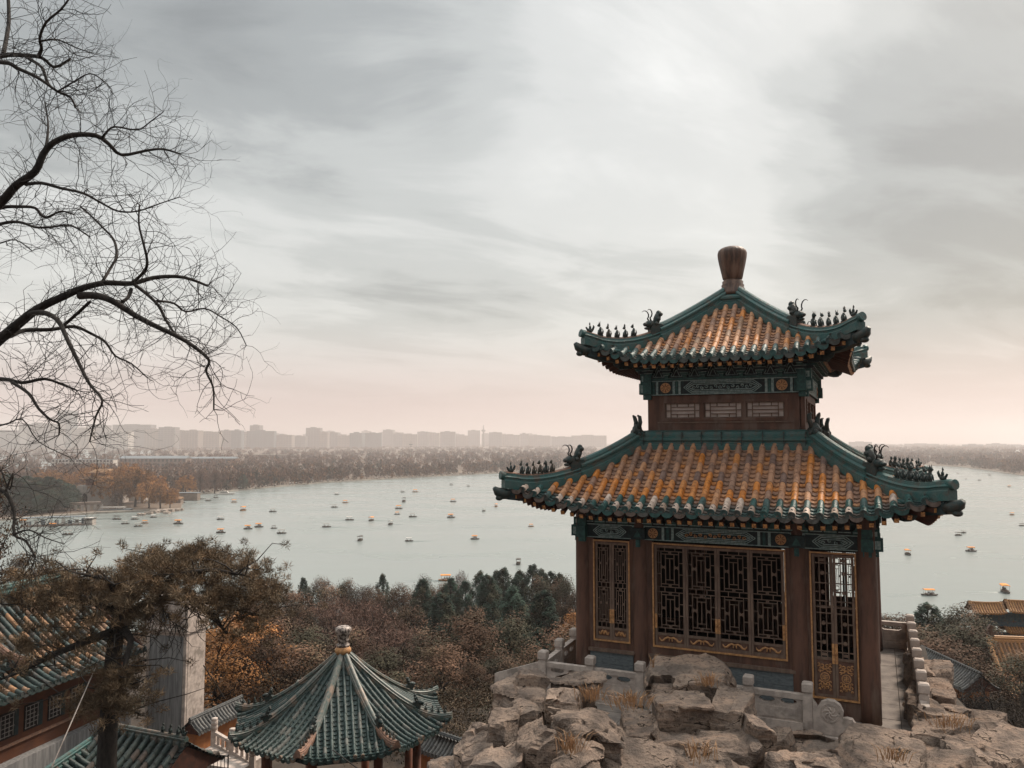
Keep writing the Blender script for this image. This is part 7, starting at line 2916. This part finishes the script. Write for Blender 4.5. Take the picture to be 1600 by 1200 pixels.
M['t1'] = tower_mat('hazy_tower_grey', (.20, .195, .19), .7)
M['t2'] = tower_mat('hazy_tower_buff', (.29, .245, .21), .6)
M['t3'] = tower_mat('hazy_tower_blue', (.10, .14, .155), .3)
M['t4'] = tower_mat('hazy_tower_pale', (.52, .48, .44), .8)
SKY = [
    (-30, 30, 667, 2300, 1, 'wide grey block cut by the left border'), (28, 92, 657, 2400, 1, 'broad slab left of the teal skyscraper'), (90, 112, 636, 2500, 3, 'teal glass skyscraper, tallest on the skyline'),
    (112, 140, 664, 2350, 2, 'buff block right against the skyscraper'), (140, 165, 659, 2450, 1, 'taller grey block right of the skyscraper'), (161, 200, 668, 2150, 4, 'white office block with window bands'),
    (175, 236, 658, 2550, 1, 'broad grey slab behind the white office block'), (226, 250, 665, 2400, 2, 'buff tower of the pair before the hanging twigs'), (248, 273, 662, 2350, 1, 'grey tower of the pair before the hanging twigs'),
    (273, 290, 668, 2500, 2, 'narrow buff tower after the grey pair'), (288, 310, 667, 2450, 2, 'broader buff tower after the grey pair'), (308, 342, 669, 2550, 2, 'triple buff block under the hanging twigs'),
    (344, 361, 667, 2600, 1, 'grey tower left of the dark blue one'), (361, 377, 667, 2450, 3, 'dark blue tower left of the tall one'), (376, 388, 670, 2650, 4, 'pale narrow tower beside the dark blue one'),
    (390, 406, 659, 2750, 1, 'tall narrow tower standing behind a flat block'), (386, 428, 668, 2600, 3, 'flat dark block in front of the tall narrow tower'), (428, 456, 674, 2650, 2, 'low buff block right of the flat dark block'),
    (456, 477, 676, 2800, 1, 'low pale grey block before the stepped group'), (478, 500, 665, 2850, 1, 'stepped tower with rooftop house, left of centre'), (498, 512, 670, 2750, 2, 'buff tower against the stepped tower'),
    (511, 528, 672, 2900, 1, 'grey tower second from the stepped tower'), (527, 547, 675, 2800, 2, 'buff block before the two dark cubes'), (546, 566, 671, 2700, 3, 'left one of two dark cubes'), (570, 596, 671, 2750, 3, 'right one of two dark cubes'),
    (598, 614, 668, 3300, 1, 'faint tower behind the right dark cube'), (614, 630, 674, 3100, 1, 'faint grey block right of the dark cubes'), (629, 652, 675, 3000, 2, 'faint buff block by the mast'), (652, 668, 671, 3200, 1, 'faint tower just right of the mast'),
    (671, 686, 673, 3200, 2, 'faint narrow tower second right of the mast'), (688, 711, 671, 3100, 1, 'faint squat tower third right of the mast'), (711, 732, 677, 3300, 2, 'faint low block left of the domed tower'),
    (731, 750, 669, 3500, 1, 'faint domed tower beside the radio spire'), (764, 784, 672, 3200, 1, 'faint block right of the radio spire'), (784, 812, 676, 3300, 2, 'faint low block near the left eave'),
    (812, 826, 674, 3400, 1, 'faint narrow block above the eave figures'), (826, 860, 677, 3200, 2, 'faint long block above the eave figures'), (862, 896, 679, 3300, 1, 'faint low block behind the ridge beast'),
    (895, 948, 677, 3300, 2, 'faint wide block left of the upper storey'), (1332, 1362, 687, 3000, 1, 'faint low block just right of the roof ridge'), (1362, 1400, 691, 3300, 2, 'faint lowest block behind the right ridge beast'),
    (1420, 1468, 690, 3200, 1, 'faint long low block over the right shore'), (1512, 1536, 689, 2700, 3, 'dark square block over the right shore'), (1550, 1573, 690, 2900, 1, 'grey block right of the dark square block'),
    (1576, 1612, 690, 2800, 1, 'grey block cut by the right border'),
]
for (u0, u1, vt, Y, tn, lab) in SKY:
    Y *= 1.62
    pt = P((u0 + u1) / 2, vt + (5.5 if Y < 4600 else 3.5), Y)
    wd = (u1 - u0) / FPX * Y
    h = pt.z
    dp = min(60, wd * .8)
    ro = tag(empty('apartment_block' if tn != 4 else 'office_block', (pt.x, Y, 0), R((u0 * 7) % 13 - 6)), lab, 'building', 'hazy skyline buildings')
    rg2 = random.Random(u0)
    b = MB()
    m_ = M['t%d' % tn]
    b.box(-wd / 2, wd / 2, 0, dp, 0, h, 0)
    nb = max(2, int(wd / 14))
    for i in range(nb):
        x = -wd / 2 + (i + .5) * wd / nb
        if rg2.random() < .7:
            b.box(x - wd / nb * .3, x + wd / nb * .3, -1.5, 0, 0, h * rg2.uniform(.94, .99), 0)
    b.build('wall', [m_], ro)
    b = MB()
    b.box(-wd * .22, wd * .12, dp * .2, dp * .7, h + .02, h + rg2.uniform(2.5, 5.5), 0)
    b.build('roof_house', [m_], ro)
# fainter blocks in a second row behind
for i in range(14, 38):
    a_, c_ = SKY[i], SKY[i + 1]
    u = (a_[1] + c_[0]) / 2 + 4
    Y = 6600
    vt = max(a_[2], c_[2]) + 1.5 + (i * 7 % 5)
    pt = P(u, vt, Y)
    wd = (11 + (i * 5) % 14) / FPX * Y
    b = MB()
    b.box(-wd / 2, wd / 2, 0, 40, 0, pt.z, 0)
    b.box(-wd * .3, wd * .1, 8, 30, pt.z - .5, pt.z + 4 + i % 4, 0)
    o = b.build('apartment_block', [M['t%d' % (1 + i % 2)]], None, (pt.x, Y, 0))
    tag(o, 'faint far block past the ' + a_[5], 'building', 'faint far buildings between the skyline blocks')
q = P(755.5, 664, 5400)
tvt = tag(empty('radio_spire', (q.x, 5400, 0)), 'thin radio spire with a round pod on the hazy skyline', 'tower')
b = MB()
b.tube([(0, 0, 0), (0, 0, 100), (0, 0, 152)], [9, 6, 2], 8, 0)
b.build('shaft', [M['t1']], tvt)
b = MB()
b.ell((0, 0, 112), (15, 15, 9), 0)
b.build('pod', [M['t1']], tvt)
